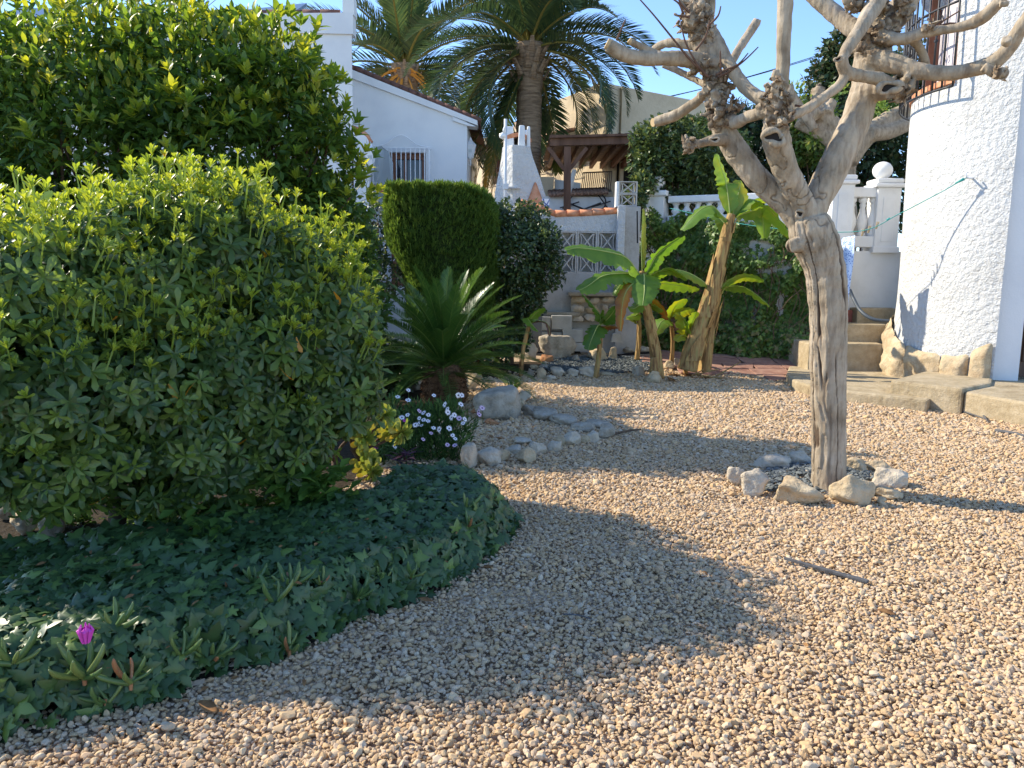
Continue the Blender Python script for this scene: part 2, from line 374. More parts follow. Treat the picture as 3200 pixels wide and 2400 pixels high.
def ivy_tmpl():
    pts = [(0, .03), (.24, -.16), (.36, -.06), (.27, .1), (.6, .26), (.5, .34), (.24, .4), (.22, .6), (0, 1.0)]
    out = [(x, y) for x, y in pts] + [(-x, y) for x, y in pts[-2:0:-1]]
    V = [(0, .3, .07)] + [(x, y, -.25 * (x * x) - .28 * max(0, y - .3) ** 2 + .0) for x, y in out]
    n = len(out); F = [(0, 1 + i, 1 + (i + 1) % n) for i in range(n)]
    return np.array(V, float), np.array(F, int)
T_IVY = ivy_tmpl(); IVY_T = np.array([.16] + [0.] * (len(T_IVY[0]) - 1))
def rosette(tm, n, a0, a1, seed, lmin=.75, lmax=1.0, stem=0):
    """leaves round +Z; polar angle a0..a1 (degrees)"""
    r = np.random.default_rng(seed); Vs = []; Fs = []; off = 0
    for k in range(n):
        f = k / max(1, n - 1); az = k * 2.399 + r.normal() * .15; po = math.radians(a0 + (a1 - a0) * f + r.normal() * 6); ln = (lmin + (lmax - lmin) * f) * (1 + r.normal() * .08)
        d = np.array([math.sin(po) * math.cos(az), math.sin(po) * math.sin(az), math.cos(po)])
        up = np.array([-math.cos(po) * math.cos(az), -math.cos(po) * math.sin(az), math.sin(po)])
        rt = np.cross(d, up); B = np.stack([rt, d, up], 1)
        V = (tm[0] * ln) @ B.T + np.array([0, 0, (1 - f) * .25 * (1 if stem == 0 else stem)])
        Vs.append(V); Fs.append(tm[1] + off); off += len(V)
    return np.concatenate(Vs), np.concatenate(Fs)
def norm(a): return a / np.maximum(np.linalg.norm(a, axis=-1, keepdims=True), 1e-9)
def scatter(tm, pos, ydir, zdir, size, tint, toff=None):
    V, F = tm; n = len(pos); y = norm(ydir); x = norm(np.cross(y, zdir)); z = np.cross(x, y)
    B = np.stack([x, y, z], 2)                                   # columns
    S = np.broadcast_to(np.asarray(size, float).reshape(n, -1), (n, 3)) if np.ndim(size) else np.full((n, 3), size)
    W = np.einsum('nij,nkj->nki', B, V[None] * S[:, None, :]) + pos[:, None, :]
    Fo = (F[None] + (np.arange(n) * len(V))[:, None, None]).reshape(-1, F.shape[1])
    T = np.repeat(tint, len(V))
    if toff is not None: T = T + np.tile(toff, n)
    return W.reshape(-1, 3), Fo, T
def merge(parts):
    Vs, Fs, Ts = [], [], []; off = 0
    for V, F, T in parts:
        Vs.append(V); Fs.append(F + off); Ts.append(T); off += len(V)
    return np.concatenate(Vs), np.concatenate(Fs), np.concatenate(Ts)
def rdir(r, n):
    return norm(r.normal(size=(n, 3)))
def blob_points(blobs, n, r, shell=.4, sq=(1, 1, 1), deep=.72):
    C = np.array([b[:3] for b in blobs], float); Rr = np.array([b[3] for b in blobs], float); sq = np.array(sq)
    out = []; nor = []; tot = 0
    while tot < n:
        k = r.choice(len(blobs), n, p=Rr ** 2 / (Rr ** 2).sum()); d = rdir(r, n)
        rad = 1 - shell * r.random(n) ** 1.6
        rad = rad * (1 + .18 * vnoise(d * 2.6 + C[k]))
        p = C[k] + d * (Rr[k] * rad)[:, None] * sq
        q = np.linalg.norm((p[:, None, :] - C[None]) / (Rr[None, :, None] * sq), axis=2); q[np.arange(n), k] = 9
        ok = q.min(1) > deep
        out.append(p[ok]); nor.append(d[ok]); tot += ok.sum()
    return np.concatenate(out)[:n], np.concatenate(nor)[:n]
def px_blobs(lst):
    return [(*P(a, b, y), r * y / FPX) for a, b, y, r in lst]

def rock_mesh(name, seed, size, sub=3, planes=14, rough=.06, sharp=1.0):
    r = np.random.default_rng(seed); bm = bmesh.new(); bmesh.ops.create_icosphere(bm, subdivisions=sub, radius=1)
    me = bpy.data.meshes.new(name); bm.to_mesh(me); bm.free()
    n = len(me.vertices); V = np.empty(n * 3, np.float32); me.vertices.foreach_get('co', V); V = V.reshape(-1, 3).astype(float)
    N_ = rdir(r, planes); h = r.uniform(.62, 1.0, planes)
    dd = np.maximum(V @ N_.T, 1e-3) / h; k = 36
    rad = 1 / ((dd ** k).sum(1) ** (1 / k)); rad = np.minimum(rad, 1.25)
    V = V * rad[:, None]
    if rough: V = V * (1 + rough * fbm(V * 2.3 + seed, 4))[:, None]
    mn = V.min(0); mx = V.max(0); V = (V - (mn + mx) / 2) / (mx - mn) * np.array(size)
    me.vertices.foreach_set('co', V.astype(np.float32).ravel()); me.update()
    if sub >= 3:
        me.shade_smooth()
    return me

# ------------------------------------------------------------------ the ground
def ground_sheet():
    xs = np.concatenate([np.linspace(-60, -12, 7), np.linspace(-11, 14, 51), np.linspace(16, 60, 6)])
    ys = np.concatenate([np.linspace(-6, 18, 61), np.linspace(22, 90, 8)])
    X, Y = np.meshgrid(xs, ys); Z = sst(11.3, 13.4, Y) * .22 - .006
    V = np.stack([X, Y, Z], 2).reshape(-1, 3); nx = len(xs)
    F = [(j * nx + i, j * nx + i + 1, (j + 1) * nx + i + 1, (j + 1) * nx + i) for j in range(len(ys) - 1) for i in range(nx - 1)]
    o = ob('ground', np_mesh('ground', V, np.array(F)), M['ground']); return tag(o, kind='structure')
ground_sheet()

def in_poly(x, y, poly):
    ins = np.zeros(len(x), bool); n = len(poly)
    for i in range(n):
        x1, y1 = poly[i][:2]; x2, y2 = poly[(i + 1) % n][:2]
        c = ((y1 > y) != (y2 > y)) & (x < (x2 - x1) * (y - y1) / (y2 - y1 + 1e-12) + x1); ins ^= c
    return ins
def edge_dist(x, y, poly):
    d = np.full(len(x), 1e9); n = len(poly)
    for i in range(n):
        a = np.array(poly[i][:2], float); b = np.array(poly[(i + 1) % n][:2], float); ab = b - a
        t = np.clip(((x - a[0]) * ab[0] + (y - a[1]) * ab[1]) / (ab @ ab + 1e-12), 0, 1)
        d = np.minimum(d, np.hypot(x - a[0] - t * ab[0], y - a[1] - t * ab[1]))
    return d
IVY = [G(*p)[:2] for p in [(-1000, 2440), (-420, 2420), (0, 2322), (246, 2257), (477, 2213), (694, 2112), (868, 2069), (1157, 1924), (1345, 1866), (1519, 1765), (1591, 1707), (1622, 1640)]]
IVY += [G(a, b, .18)[:2] for a, b in [(1600, 1540), (1500, 1470), (1330, 1455), (1180, 1490), (1100, 1550), (800, 1590), (560, 1630), (300, 1660), (0, 1690), (-500, 1740), (-1100, 1790)]]
PAVE = [tuple(GT(*p)[:2]) for p in [(2040, 1140), (2110, 1172), (2230, 1162), (2330, 1172), (2440, 1192), (2520, 1170), (2600, 1130), (2600, 1080), (2060, 1082)]]
PLAT = [GT(*p)[:2] for p in [(2457, 1190), (2540, 1232), (2768, 1262)]] + [(9.0, 8.0), (12, 12), (6.5, 13.5), (4.6, 13.2)]

GN = {}
def instancer(name, pts, rot, scl, variants, material, kind='stuff'):
    """one object: a point mesh whose node group sets a stone on every point"""
    colc = bpy.data.collections.new(name + '_stones')
    for me in variants:
        me.materials.append(material); o = bpy.data.objects.new(me.name, me); colc.objects.link(o)
    me = bpy.data.meshes.new(name); me.vertices.add(len(pts)); me.vertices.foreach_set('co', np.ascontiguousarray(pts, np.float32).ravel())
    a = me.attributes.new('rot', 'FLOAT_VECTOR', 'POINT'); a.data.foreach_set('vector', np.ascontiguousarray(rot, np.float32).ravel())
    a = me.attributes.new('scl', 'FLOAT_VECTOR', 'POINT'); a.data.foreach_set('vector', np.ascontiguousarray(scl, np.float32).ravel())
    o = bpy.data.objects.new(name, me); COL.objects.link(o); me.materials.append(material)
    ng = bpy.data.node_groups.new(name + '_scatter', 'GeometryNodeTree')
    ng.interface.new_socket('Geometry', in_out='INPUT', socket_type='NodeSocketGeometry'); ng.interface.new_socket('Geometry', in_out='OUTPUT', socket_type='NodeSocketGeometry')
    N, L = ng.nodes, ng.links; gi = N.new('NodeGroupInput'); go = N.new('NodeGroupOutput')
    ip = N.new('GeometryNodeInstanceOnPoints'); ci = N.new('GeometryNodeCollectionInfo'); ci.inputs['Collection'].default_value = colc
    ci.inputs['Separate Children'].default_value = True; ci.inputs['Reset Children'].default_value = True
    ip.inputs['Pick Instance'].default_value = True
    ra = N.new('GeometryNodeInputNamedAttribute'); ra.data_type = 'FLOAT_VECTOR'; ra.inputs['Name'].default_value = 'rot'
    sa = N.new('GeometryNodeInputNamedAttribute'); sa.data_type = 'FLOAT_VECTOR'; sa.inputs['Name'].default_value = 'scl'
    L.new(gi.outputs[0], ip.inputs['Points']); L.new(ci.outputs[0], ip.inputs['Instance'])
    L.new(ra.outputs['Attribute'], ip.inputs['Rotation']); L.new(sa.outputs['Attribute'], ip.inputs['Scale']); L.new(ip.outputs[0], go.inputs[0])
    md = o.modifiers.new('scatter', 'NODES'); md.node_group = ng
    return o

def gravel():
    r = np.random.default_rng(3); P_ = []
    for y0, y1, s in ((1.9, 3.6, .0158), (3.6, 5.2, .0172), (5.2, 7.5, .0205), (7.5, 12.9, .026)):
        xs = np.arange(-9, 11, s); ys = np.arange(y0, y1, s); X, Y = np.meshgrid(xs, ys); X = X.ravel(); Y = Y.ravel()
        X = X + r.uniform(-.6, .6, len(X)) * s; Y = Y + r.uniform(-.6, .6, len(Y)) * s
        ok = (X < Y * .70 + 1.3) & (X > -Y * .70 - .6) & (X < 7.5); X, Y = X[ok], Y[ok]
        P_.append(np.stack([X, Y, np.full(len(X), s)], 1))
    A = np.concatenate(P_); X, Y, S = A.T
    iv = in_poly(X, Y, IVY) & (edge_dist(X, Y, IVY) > .12)
    pl = in_poly(X, Y, PLAT)
    left = (X < -1.25 + np.minimum(Y - 5, 2.5) * .2) & (Y > 3.3)
    back = (Y > 11.9) & (X < 2.2)
    pav = (in_poly(X, Y, PAVE) & (edge_dist(X, Y, PAVE) > .1)) | ((Y > 12.9) & (X > 2.2))
    ok = ~(iv | pl | left | back | pav); X, Y, S = X[ok], Y[ok], S[ok]; n = len(X)
    size = S * r.lognormal(-.02, .33, n) * 1.02
    Z = sst(11.3, 13.4, Y) * .22 + size * .18 + r.random(n) ** 2 * .012 + .013 * fbm(np.stack([X * 2.6, Y * 2.6, X * 0], 1), 3)
    scl = np.stack([size * r.uniform(.8, 1.3, n), size * r.uniform(.75, 1.1, n), size * r.uniform(.55, .9, n)], 1)
    rot = np.stack([r.normal(0, .45, n), r.normal(0, .45, n), r.uniform(0, 6.28, n)], 1)
    vs = [rock_mesh('gravel_stone', 50 + k, (1.15, 1, .85), 2, 9, .05) for k in range(7)]
    o = instancer('gravel', np.stack([X, Y, Z], 1), rot, scl, vs, M['pebble'])
    tag(o, 'loose beige and pinkish gravel covering the garden ground', 'gravel', kind='stuff')
gravel()

def chippings(name, label, poly, n, size, z0=0.0, seed=1, hump=0.0):
    r = np.random.default_rng(seed); a = np.array([p[:2] for p in poly]); mn, mx = a.min(0), a.max(0)
    q = r.uniform(mn, mx, (n * 4, 2)); q = q[in_poly(q[:, 0], q[:, 1], poly)][:n]; m = len(q)
    z = np.array([gz(*p) for p in q]) + z0 + hump * np.minimum(edge_dist(q[:, 0], q[:, 1], poly) * 3, 1) + r.random(m) * size * .6
    s = size * r.uniform(.5, 1.2, m); scl = np.stack([s * 1.25, s * .8, s * .4], 1)
    rot = np.stack([r.normal(0, .4, m), r.normal(0, .4, m), r.uniform(0, 6.28, m)], 1)
    vs = [rock_mesh('slate_chip', 80 + k, (1, 1, 1), 1, 8, 0) for k in range(4)]
    tag(instancer(name, np.column_stack([q, z]), rot, scl, vs, M['slate_chip']), label, 'slate', kind='stuff')

# dark soil under the planting on the left
def sheet(name, poly, z, m, parent=None):
    mb = MB(); mb.add([(p[0], p[1], (p[2] if len(p) > 2 else 0) + z) for p in poly], [tuple(range(len(poly)))]); return mb.build(name, m, parent)
M['scab'] = mat('dry_scab', [(.1, .065, .04), (.2, .14, .09), (.36, .28, .2)], 25, .95, .1, [(50, .5, .01)])
tag(sheet('bed_soil', [(-2.5, 11.0, 0), (.9, 11.35, 0), (1.2, 11.7, gz(0, 11.7)), (1.2, 12.3, gz(0, 12.3)), (-3, 12.3, gz(0, 12.3))], .006, M['soil']), kind='structure')
tag(sheet('bed_soil', [(-3, 12.3, gz(0, 12.3)), (1.2, 12.3, gz(0, 12.3)), (1.2, 13.6, .22), (-3, 13.6, .22)], .012, M['soil']), kind='structure')
tag(sheet('planting_soil', [(-8, 2.6), (-2.6, 3.0), (-1.2, 4.9), (-1.0, 6.2), (-.8, 7.6), (-.35, 8.7), (-.5, 11.2), (-8, 11.2)], .003, M['soil']), kind='structure')

# ------------------------------------------------------------------ walls and houses
def facade(mb, o, u, v, n, W, H, holes, th):
    """wall W x H at origin o, axes u (along), v (up), outward normal n, rectangular holes (u0,u1,v0,v1)"""
    o, u, v, n = Vector(o), Vector(u), Vector(v), Vector(n)
    us = sorted({0, W, *[h[0] for h in holes], *[h[1] for h in holes]}); vs = sorted({0, H, *[h[2] for h in holes], *[h[3] for h in holes]})
    us = [a for a in us if 0 <= a <= W]; vs = [a for a in vs if 0 <= a <= H]
    def solid(i, j):
        if i < 0 or j < 0 or i >= len(us) - 1 or j >= len(vs) - 1: return False
        cu, cv = (us[i] + us[i + 1]) / 2, (vs[j] + vs[j + 1]) / 2
        return not any(h[0] < cu < h[1] and h[2] < cv < h[3] for h in holes)
    pt = lambda a, b, d: o + u * a + v * b - n * d
    for i in range(len(us) - 1):
        for j in range(len(vs) - 1):
            if not solid(i, j): continue
            a, b, c, d = us[i], us[i + 1], vs[j], vs[j + 1]
            q = [pt(a, c, 0), pt(b, c, 0), pt(b, d, 0), pt(a, d, 0), pt(a, c, th), pt(b, c, th), pt(b, d, th), pt(a, d, th)]
            fs = [(0, 1, 2, 3), (7, 6, 5, 4)]
            if not solid(i, j - 1): fs.append((0, 4, 5, 1))
            if not solid(i + 1, j): fs.append((1, 5, 6, 2))
            if not solid(i, j + 1): fs.append((2, 6, 7, 3))
            if not solid(i - 1, j): fs.append((3, 7, 4, 0))
            mb.add(q, fs)
    return mb

# white house on the left: tall wing in front, lower gabled wing with the barred window behind
def white_house():
    YA, YB = 16.0, 17.2
    t = empty('white_house', (-6, 17, 0), 'white rendered house with tiled gable roof and barred window behind the hedges', 'house')
    tr = P(1098, 45, YA); xr = tr.x
    # tall wing: roof edge falls gently to the left
    a = P(1098, 62, YA); b = P(560, 96, YA); c = P(-120, 90, YA)
    mb = MB(); mb.prism([(c.x, YA, -.3), (xr, YA, -.3), (xr, YA, a.z), (b.x, YA, b.z), (c.x, YA, b.z - .25)], (-1.75, 7, 0)); mb.build('wall', M['stucco_fine'], t)
    mb = MB(); mb.prism([(b.x - .1, YA - .05, b.z), (xr + .04, YA - .05, a.z - .28), (xr + .04, YA - .05, a.z + .12), (b.x - .1, YA - .05, b.z + .3)], (0, .3, 0)); mb.build('gable_band', M['stucco_fine'], t)
    pk = MB(); pk.box((xr - .05, YA + .1, a.z + .25), (.22, .3, .35)).build('ridge_block', M['white_paint'], t)
    # roof tiles along the gable edge
    for k in range(9):
        f = k / 9; p = Vector((xr - .25, YA + .12, a.z + .15)).lerp(Vector((b.x, YA + .12, b.z + .34)), f); q = Vector((xr - .25, YA + .12, a.z + .15)).lerp(Vector((b.x, YA + .12, b.z + .34)), f + .12)
        MB().tube([p, q], [.075, .09], 8).build('roof_tile', M['dark_tile'], t, True)
    fl = MB(); fl.tube([P(1088, 25, YA + .6), P(1090, -60, YA + .6)], .06, 8).build('flue', M['terracotta'], t)
    # solar panels
    for (x0, y0, x1, y1) in ((640, 74, 905, 46), (-60, 60, 70, 66)):
        p, q = P(x0, y0, YA + .8), P(x1, y1, YA + .8)
        mb = MB(); mb.prism([p, q, q + Vector((0, 1.4, .7)), p + Vector((0, 1.4, .7))], (0, .02, -.06)); mb.build('solar_panel', M['panel'], t)
    # lower wing with sloping roof
    e0 = P(1098, 236, YB); e1 = P(1462, 384, YB); x0, x1 = P(1050, 500, YB).x, P(1459, 500, YB).x
    zt = e1.z
    wu0, wu1 = P(1218, 530, YB).x - x0, P(1330, 530, YB).x - x0; v0, v1 = 1.6, P(1270, 476, YB).z + .3
    mb = MB(); facade(mb, (x0, YB, -.3), (1, 0, 0), (0, 0, 1), (0, -1, 0), x1 - x0, zt + .3, [(wu0, wu1, v0, v1)], .3)
    mb.prism([(x0, YB, zt), (x1, YB, zt), (x1, YB, zt + .02), (x0, YB, e0.z + (e0.z - e1.z) * .12)], (0, .3, 0))
    mb.box((x1 - .15, YB + 2.4, zt / 2 - .15), (.3, 4.2, zt + .3)); mb.build('wall', M['stucco_fine'], t)
    # sloping white verge and brown tiles over it
    d = (e1 - e0).normalized(); ext = P(1492, 393, YB)
    mb = MB(); mb.prism([e0 + Vector((-.4, -.06, .08)), ext + Vector((0, -.06, 0)), ext + Vector((0, -.06, .1)), e0 + Vector((-.4, -.06, .27))], (0, .4, 0)); mb.build('verge', M['stucco_fine'], t)
    mb = MB(); mb.prism([P(1415, 378, YB) + Vector((0, -.05, 0)), P(1462, 394, YB) + Vector((0, -.05, 0)), P(1490, 397, YB) + Vector((0, -.05, .0)), P(1415, 365, YB) + Vector((0, -.05, 0))], (0, .4, 0)); mb.build('eave_bracket', M['stucco_fine'], t)
    n = 16
    for k in range(n):
        p = (e0 + Vector((-.3, .0, .3))).lerp(ext + Vector((.05, 0, .12)), k / n); q = (e0 + Vector((-.3, 0, .3))).lerp(ext + Vector((.05, 0, .12)), (k + 1.15) / n)
        MB().tube([p, q], [.055, .045], 8).build('roof_tile', M['dark_tile'], t, True)
    mb = MB(); a_, b_ = e0 + Vector((-.3, .15, .3)), ext + Vector((.05, .15, .12)); mb.prism([a_, b_, b_ + Vector((0, 5, 0)), a_ + Vector((0, 5, 0))], (0, 0, -.06)); mb.build('roof', M['dark_tile'], t)
    # window: brown frame, dark glass, white plant ornament, white bars
    wl_, wr_ = x0 + wu0, x0 + wu1; wb, wt = -.3 + v0, -.3 + v1
    fr = MB(); fw = .09
    cx, cz = (wl_ + wr_) / 2, (wb + wt) / 2; W, H = wr_ - wl_, wt - wb
    fr.box((wl_ + .05, YB + .2, cz), (.1, .08, H)); fr.box((wr_ - .05, YB + .2, cz), (.1, .08, H)); fr.box((cx, YB + .2, wt - .06), (W - .2, .08, .12)); fr.box((cx, YB + .2, wb + .05), (W - .2, .08, .1)); fr.box((cx - .08, YB + .21, cz), (.07, .06, H - .2))
    win = fr.build('window', M['frame_brown'], t)
    MB().box((cx, YB + .24, cz), (W - .16, .02, H - .16)).build('pane', M['glass'], win)
    MB().box((cx, YB + .5, cz), (W + .3, .1, H + .3)).build('room_shade', M['dark_void'], win)  # dark panel: shade of the room put into its colour
    # bars
    gl, gr = P(1170, 530, YB).x, P(1344, 530, YB).x; zt_, zb_ = P(1260, 465, YB).z, P(1260, 600, YB).z - .35
    g = MB()
    for z in (zt_, zt_ - .75, zb_): g.bar((gl, YB - .16, z), (gr, YB - .16, z), .025, .02)
    for x in (gl, gr): g.bar((x, YB - .16, zb_), (x, YB - .16, zt_), .026, .026)
    ga = MB(); ga.tube(spline([(gl, YB - .16, zt_ + .02), (gl + .25, YB - .16, zt_ + .06), ((gl + gr) / 2, YB - .16, zt_ + .26), (gr - .25, YB - .16, zt_ + .06), (gr, YB - .16, zt_ + .02)], 5), .012, 5)
    for x in (gl, gr): g.bar((x, YB - .16, zt_), (x, YB, zt_), .02, .02)
    cage = g.build('window_cage', M['white_iron'], t); ga.build('arch', M['white_iron'], cage)
    for k in range(1, 12):
        x = gl + (gr - gl) * k / 12; MB().bar((x, YB - .16, zb_), (x, YB - .16, zt_), .018, .018).build('bar', M['white_iron'], cage)
    s = MB()
    for k in range(5):
        xx = cx - .3 + k * .15; s.tube(spline([(xx, YB - .17, cz - .9), (xx + .07, YB - .17, cz - .75), (xx, YB - .17, cz - .62), (xx - .06, YB - .17, cz - .75)], 4), .01, 5)
    s.build('scrollwork', M['white_iron'], cage)
    sh = MB(); sh.prism([(P(1172, 600, YB).x, YB - .1, zb_), (P(1238, 600, YB).x, YB - .35, zb_), (P(1236, 520, YB).x, YB - .35, zt_ - .35), (P(1222, 480, YB).x, YB - .33, zt_ - .12), (P(1200, 470, YB).x, YB - .28, zt_), (P(1172, 470, YB).x, YB - .1, zt_)], (0, -.03, 0)); sh.build('reeded_glass_screen', M['frosted'], t)
    # curved porch wall with red coping, and lanterns
    c = [P(1098, 400, YA), P(1125, 412, YA), P(1145, 428, YA), P(1152, 440, YA)]
    mb = MB(); mb.prism([(c[0].x, YA, 0), (c[3].x, YA, 0), c[3], c[2], c[1], c[0]], (0, .18, 0)); mb.build('porch_wall', M['stucco_fine'], t)
    MB().tube([p + Vector((0, .09, .03)) for p in spline(c + [P(1158, 448, YA)], 4)], .09, 8, True, .5).build('coping', M['terracotta'], t, True)
    MB().tube([P(1165, 583, YA) , P(1200, 598, YA)], .09, 8, True, .5).build('coping', M['terracotta'], t, True)
    for (x, y, yy) in ((1158, 490, YA - .12), (1470, 470, YB + .4)):
        p = P(x, y, yy)
        lm = MB(); lm.lathe([(.03, -.2), (.07, -.16), (.1, .0), (.13, .12), (.05, .2), (.02, .26), (.0, .3)], p, 6); la = lm.build('wall_lantern', M['white_iron'], t)
        MB().tube(spline([p + Vector((0, 0, -.2)), p + Vector((0, .02, -.32)), p + Vector((-.14, .06, -.26)), p + Vector((-.16, .08, -.12))], 3), .015, 6).build('bracket', M['white_iron'], la)
        MB().lathe([(.062, -.13), (.09, 0), (.105, .1)], p + Vector((0, -.01, 0)), 6).build('glass', M['frosted'], la)
    return t
white_house()

# tan house behind the palms
def tan_house():
    cor = P(1902, 420, 20.5); far = P(1440, 420, 27.0); cor.z = far.z = 0
    u = (cor - far).normalized(); n = Vector((u.y, -u.x, 0)); n = n if n.y < 0 else -n
    L = (cor - far).length; p0 = cor
    def uv(x, y):
        q = PL(x, y, p0, n); return (q - far).dot(u), q.z
    t = empty('tan_house', far, 'tan stuccoed house with barred windows and curved iron railing behind pergola', 'house')
    wins = [(1700, 1724, 484, 532), (1760, 1790, 478, 512), (1541, 1566, 486, 572)]
    holes = []
    for a, b, c, d in wins:
        (u0, z1), (u1, z0) = uv(a, c), uv(b, d); holes.append((u0, u1, z0 + .3, z1 + .3))
    zpar = uv(1668, 388)[1]
    mb = MB(); facade(mb, far + Vector((0, 0, -.3)), u, (0, 0, 1), n, L, zpar + .3, holes, .35)
    r_ = Vector((-n.x, -n.y, 0))
    mb.build('wall', M['tan_render'], t)
    # upper block with a sloping shoulder and the shaded face to the right
    s = [uv(1735, 375), uv(1746, 310), uv(1800, 290), uv(1873, 258), uv(1902, 262)]
    poly = [far + u * a + Vector((0, 0, z)) - n * .02 for a, z in [(s[0][0], zpar), *s[1:], (L, zpar)]]
    up = MB(); up.prism(poly, -n * 5); up.build('upper_wall', M['tan_render'], t)
    rgt = Vector((-n.y, n.x, 0)); rgt = rgt if rgt.x > 0 else -rgt
    # side face running back to the right, in shade
    mb = MB(); ztop = s[-1][1]
    e = PL(2050, 300, cor, Vector((0, -1, .0)))
    vdir = Vector((.93, .36, 0)); W = 4.6
    a0 = cor + vdir * .36 ; q = [a0, a0 + vdir * W, a0 + vdir * W + Vector((-.36, .93, 0)) * 4, a0 + Vector((-.36, .93, 0)) * 4]
    mb.hexa([p + Vector((0, 0, -.3)) for p in q] + [q[0] + Vector((0, 0, ztop - .05)), q[1] + Vector((0, 0, ztop - .35)), q[2] + Vector((0, 0, ztop - .35)), q[3] + Vector((0, 0, ztop - .05))]); mb.build('side_wall', M['tan_render'], t)
    # parapet lattice band
    uL = uv(1600, 380)[0]
    for k in range(14):
        a = uL + k * (s[0][0] - uL) / 14
        MB().box(far + u * (a + .1) + Vector((0, 0, zpar + .12)) - n * .1, (.17, .12, .22), Matrix((u, -n, Vector((0, 0, 1)))).transposed()).build('parapet_brick', M['tan_trim'], t)
    MB().lathe([(.35, 0), (.36, .4), (.28, .62), (.1, .75), (0, .78)], far + u * (s[0][0] - .9) - n * .8 + Vector((0, 0, zpar)), 14).build('domed_flue', M['tan_render'], t, True)
    B = Matrix((u, -n, Vector((0, 0, 1)))).transposed()
    for (a, b, c, d), h in zip(wins, holes):
        ctr = far + u * (h[0] + h[1]) / 2 + Vector((0, 0, (h[2] + h[3]) / 2 - .3)); w_, h_ = h[1] - h[0], h[3] - h[2]
        f = MB()
        for sx in (-1, 1): f.box(ctr + u * sx * (w_ / 2 - .04) - n * .2, (.08, .06, h_), B)
        for sz in (-1, 1): f.box(ctr + Vector((0, 0, sz * (h_ / 2 - .04))) - n * .2, (w_ - .16, .06, .08), B)
        f.box(ctr - n * .2, (.05, .05, h_ - .16), B)
        wn_ = f.build('window', M['frame_brown'], t)
        MB().box(ctr - n * .26, (w_ - .1, .02, h_ - .1), B).build('pane', M['glass'], wn_)
        MB().box(ctr - n * .33, (w_ - .02, .04, h_ - .02), B).build('room_shade', M['dark_void'], wn_)  # dark slab painted as the unlit interior behind the pane
        g = MB(); gw = w_ * .85
        for k in range(7):
            q = ctr + u * (gw * (k / 6 - .5) * 1.5) + n * .12; hh = h_ / 2 + .1
            g.tube([q + Vector((0, 0, hh)), q + Vector((0, 0, -hh * .2)), q + n * .22 + Vector((0, 0, -hh * .7)), q + n * .15 + Vector((0, 0, -hh))], .014, 5)
        for z in (h_ / 2 + .1, 0, -h_ / 2 - .1): g.bar(ctr + u * gw * .75 + n * .12 + Vector((0, 0, z)), ctr - u * gw * .75 + n * .12 + Vector((0, 0, z)), .02, .025)
        for sx in (-1, 1): g.bar(ctr + u * gw * .75 * sx + n * .12 + Vector((0, 0, h_ / 2)), ctr + u * gw * .75 * sx - n * .02 + Vector((0, 0, h_ / 2)), .02, .02)
        g.build('window_grille', M['iron_brown'], wn_)
    # tiled hoods
    for (a, b, y) in ((1680, 1802, 440), (1524, 1568, 468)):
        u0, z = uv(a, y); u1, _ = uv(b, y)
        c0, c1 = far + u * u0 + Vector((0, 0, z)), far + u * u1 + Vector((0, 0, z))
        hd = MB(); hd.prism([c0 + n * .02, c0 + n * .55 + Vector((0, 0, -.16)), c0 + n * .55 + Vector((0, 0, -.3)), c0 + n * .02 + Vector((0, 0, -.3))], u * (u1 - u0)); h_ = hd.build('hood', M['tan_render'], t)
        m_ = max(6, int((u1 - u0) / .2))
        for k in range(m_):
            q = c0 + u * (u1 - u0) * (k + .5) / m_; MB().tube([q + Vector((0, 0, .06)) + n * .01, q + n * .62 + Vector((0, 0, -.1))], [.09, .1], 8, True, .6).build('roof_tile', M['old_tile'], h_, True)
        MB().tube(spline([c0 + n * .5 + u * .2 + Vector((0, 0, -.32)), c0 + n * .35 + u * .2 + Vector((0, 0, -.6)), c0 + n * .05 + u * .2 + Vector((0, 0, -.75))], 4), .03, 6).build('bracket', M['iron_brown'], h_)
    # tiled roof edge on the right
    p = P(2040, 330, 24); q = P(2225, 402, 24)
    rf = MB(); rf.prism([p, q, q + Vector((0, 4, .95)), p + Vector((0, 4, .95))], (0, 0, -.1)); rfo = rf.build('roof', M['old_tile'], t)
    for k in range(22):
        a = p.lerp(q, (k + .5) / 22); MB().tube([a + Vector((0, -.05, .05)), a + Vector((0, 3.9, .98))], .085, 7).build('roof_tile', M['old_tile'], rfo, True)
    MB().prism([p + Vector((.0, .1, -.1)), q + Vector((0, .1, -.1)), q + Vector((0, .1, -3)), p + Vector((0, .1, -3))], (0, 3.5, 0)).build('rear_wall', M['tan_render'], t)
    # curved iron railing on the terrace
    a, b = P(1822, 540, 19.2), P(1912, 536, 18.6)
    g = MB(); n_ = 15
    for k in range(n_ + 1):
        top = a.lerp(b, k / n_); bo = top + Vector((0, 0, -.47)); f = Vector((-.25, -.9, 0)).normalized()
        g.tube(spline([top, top + f * .02 + Vector((0, 0, -.15)), bo + f * .14 + Vector((0, 0, .12)), bo], 4), .011, 5)
    g.tube([a, b], .018, 6); g.tube([a + Vector((0, 0, -.46)), b + Vector((0, 0, -.46))], .015, 6)
    g.build('railing', M['iron_brown'], t)
    # tan terrace parapet, planter and dark porch opening
    mb = MB(); z = P(1850, 603, 18.4).z
    l0, l1 = P(1716, 603, 18.4).x, P(1915, 603, 18.4).x
    mb.prism([(l0, 18.4, z - .1), (l1, 18.4, z + .02), (l1, 19.4, z + .25), (l0, 19.4, z + .2)], (0, 0, -.2)); mb.build('parapet_slope', M['tan_render'], t)
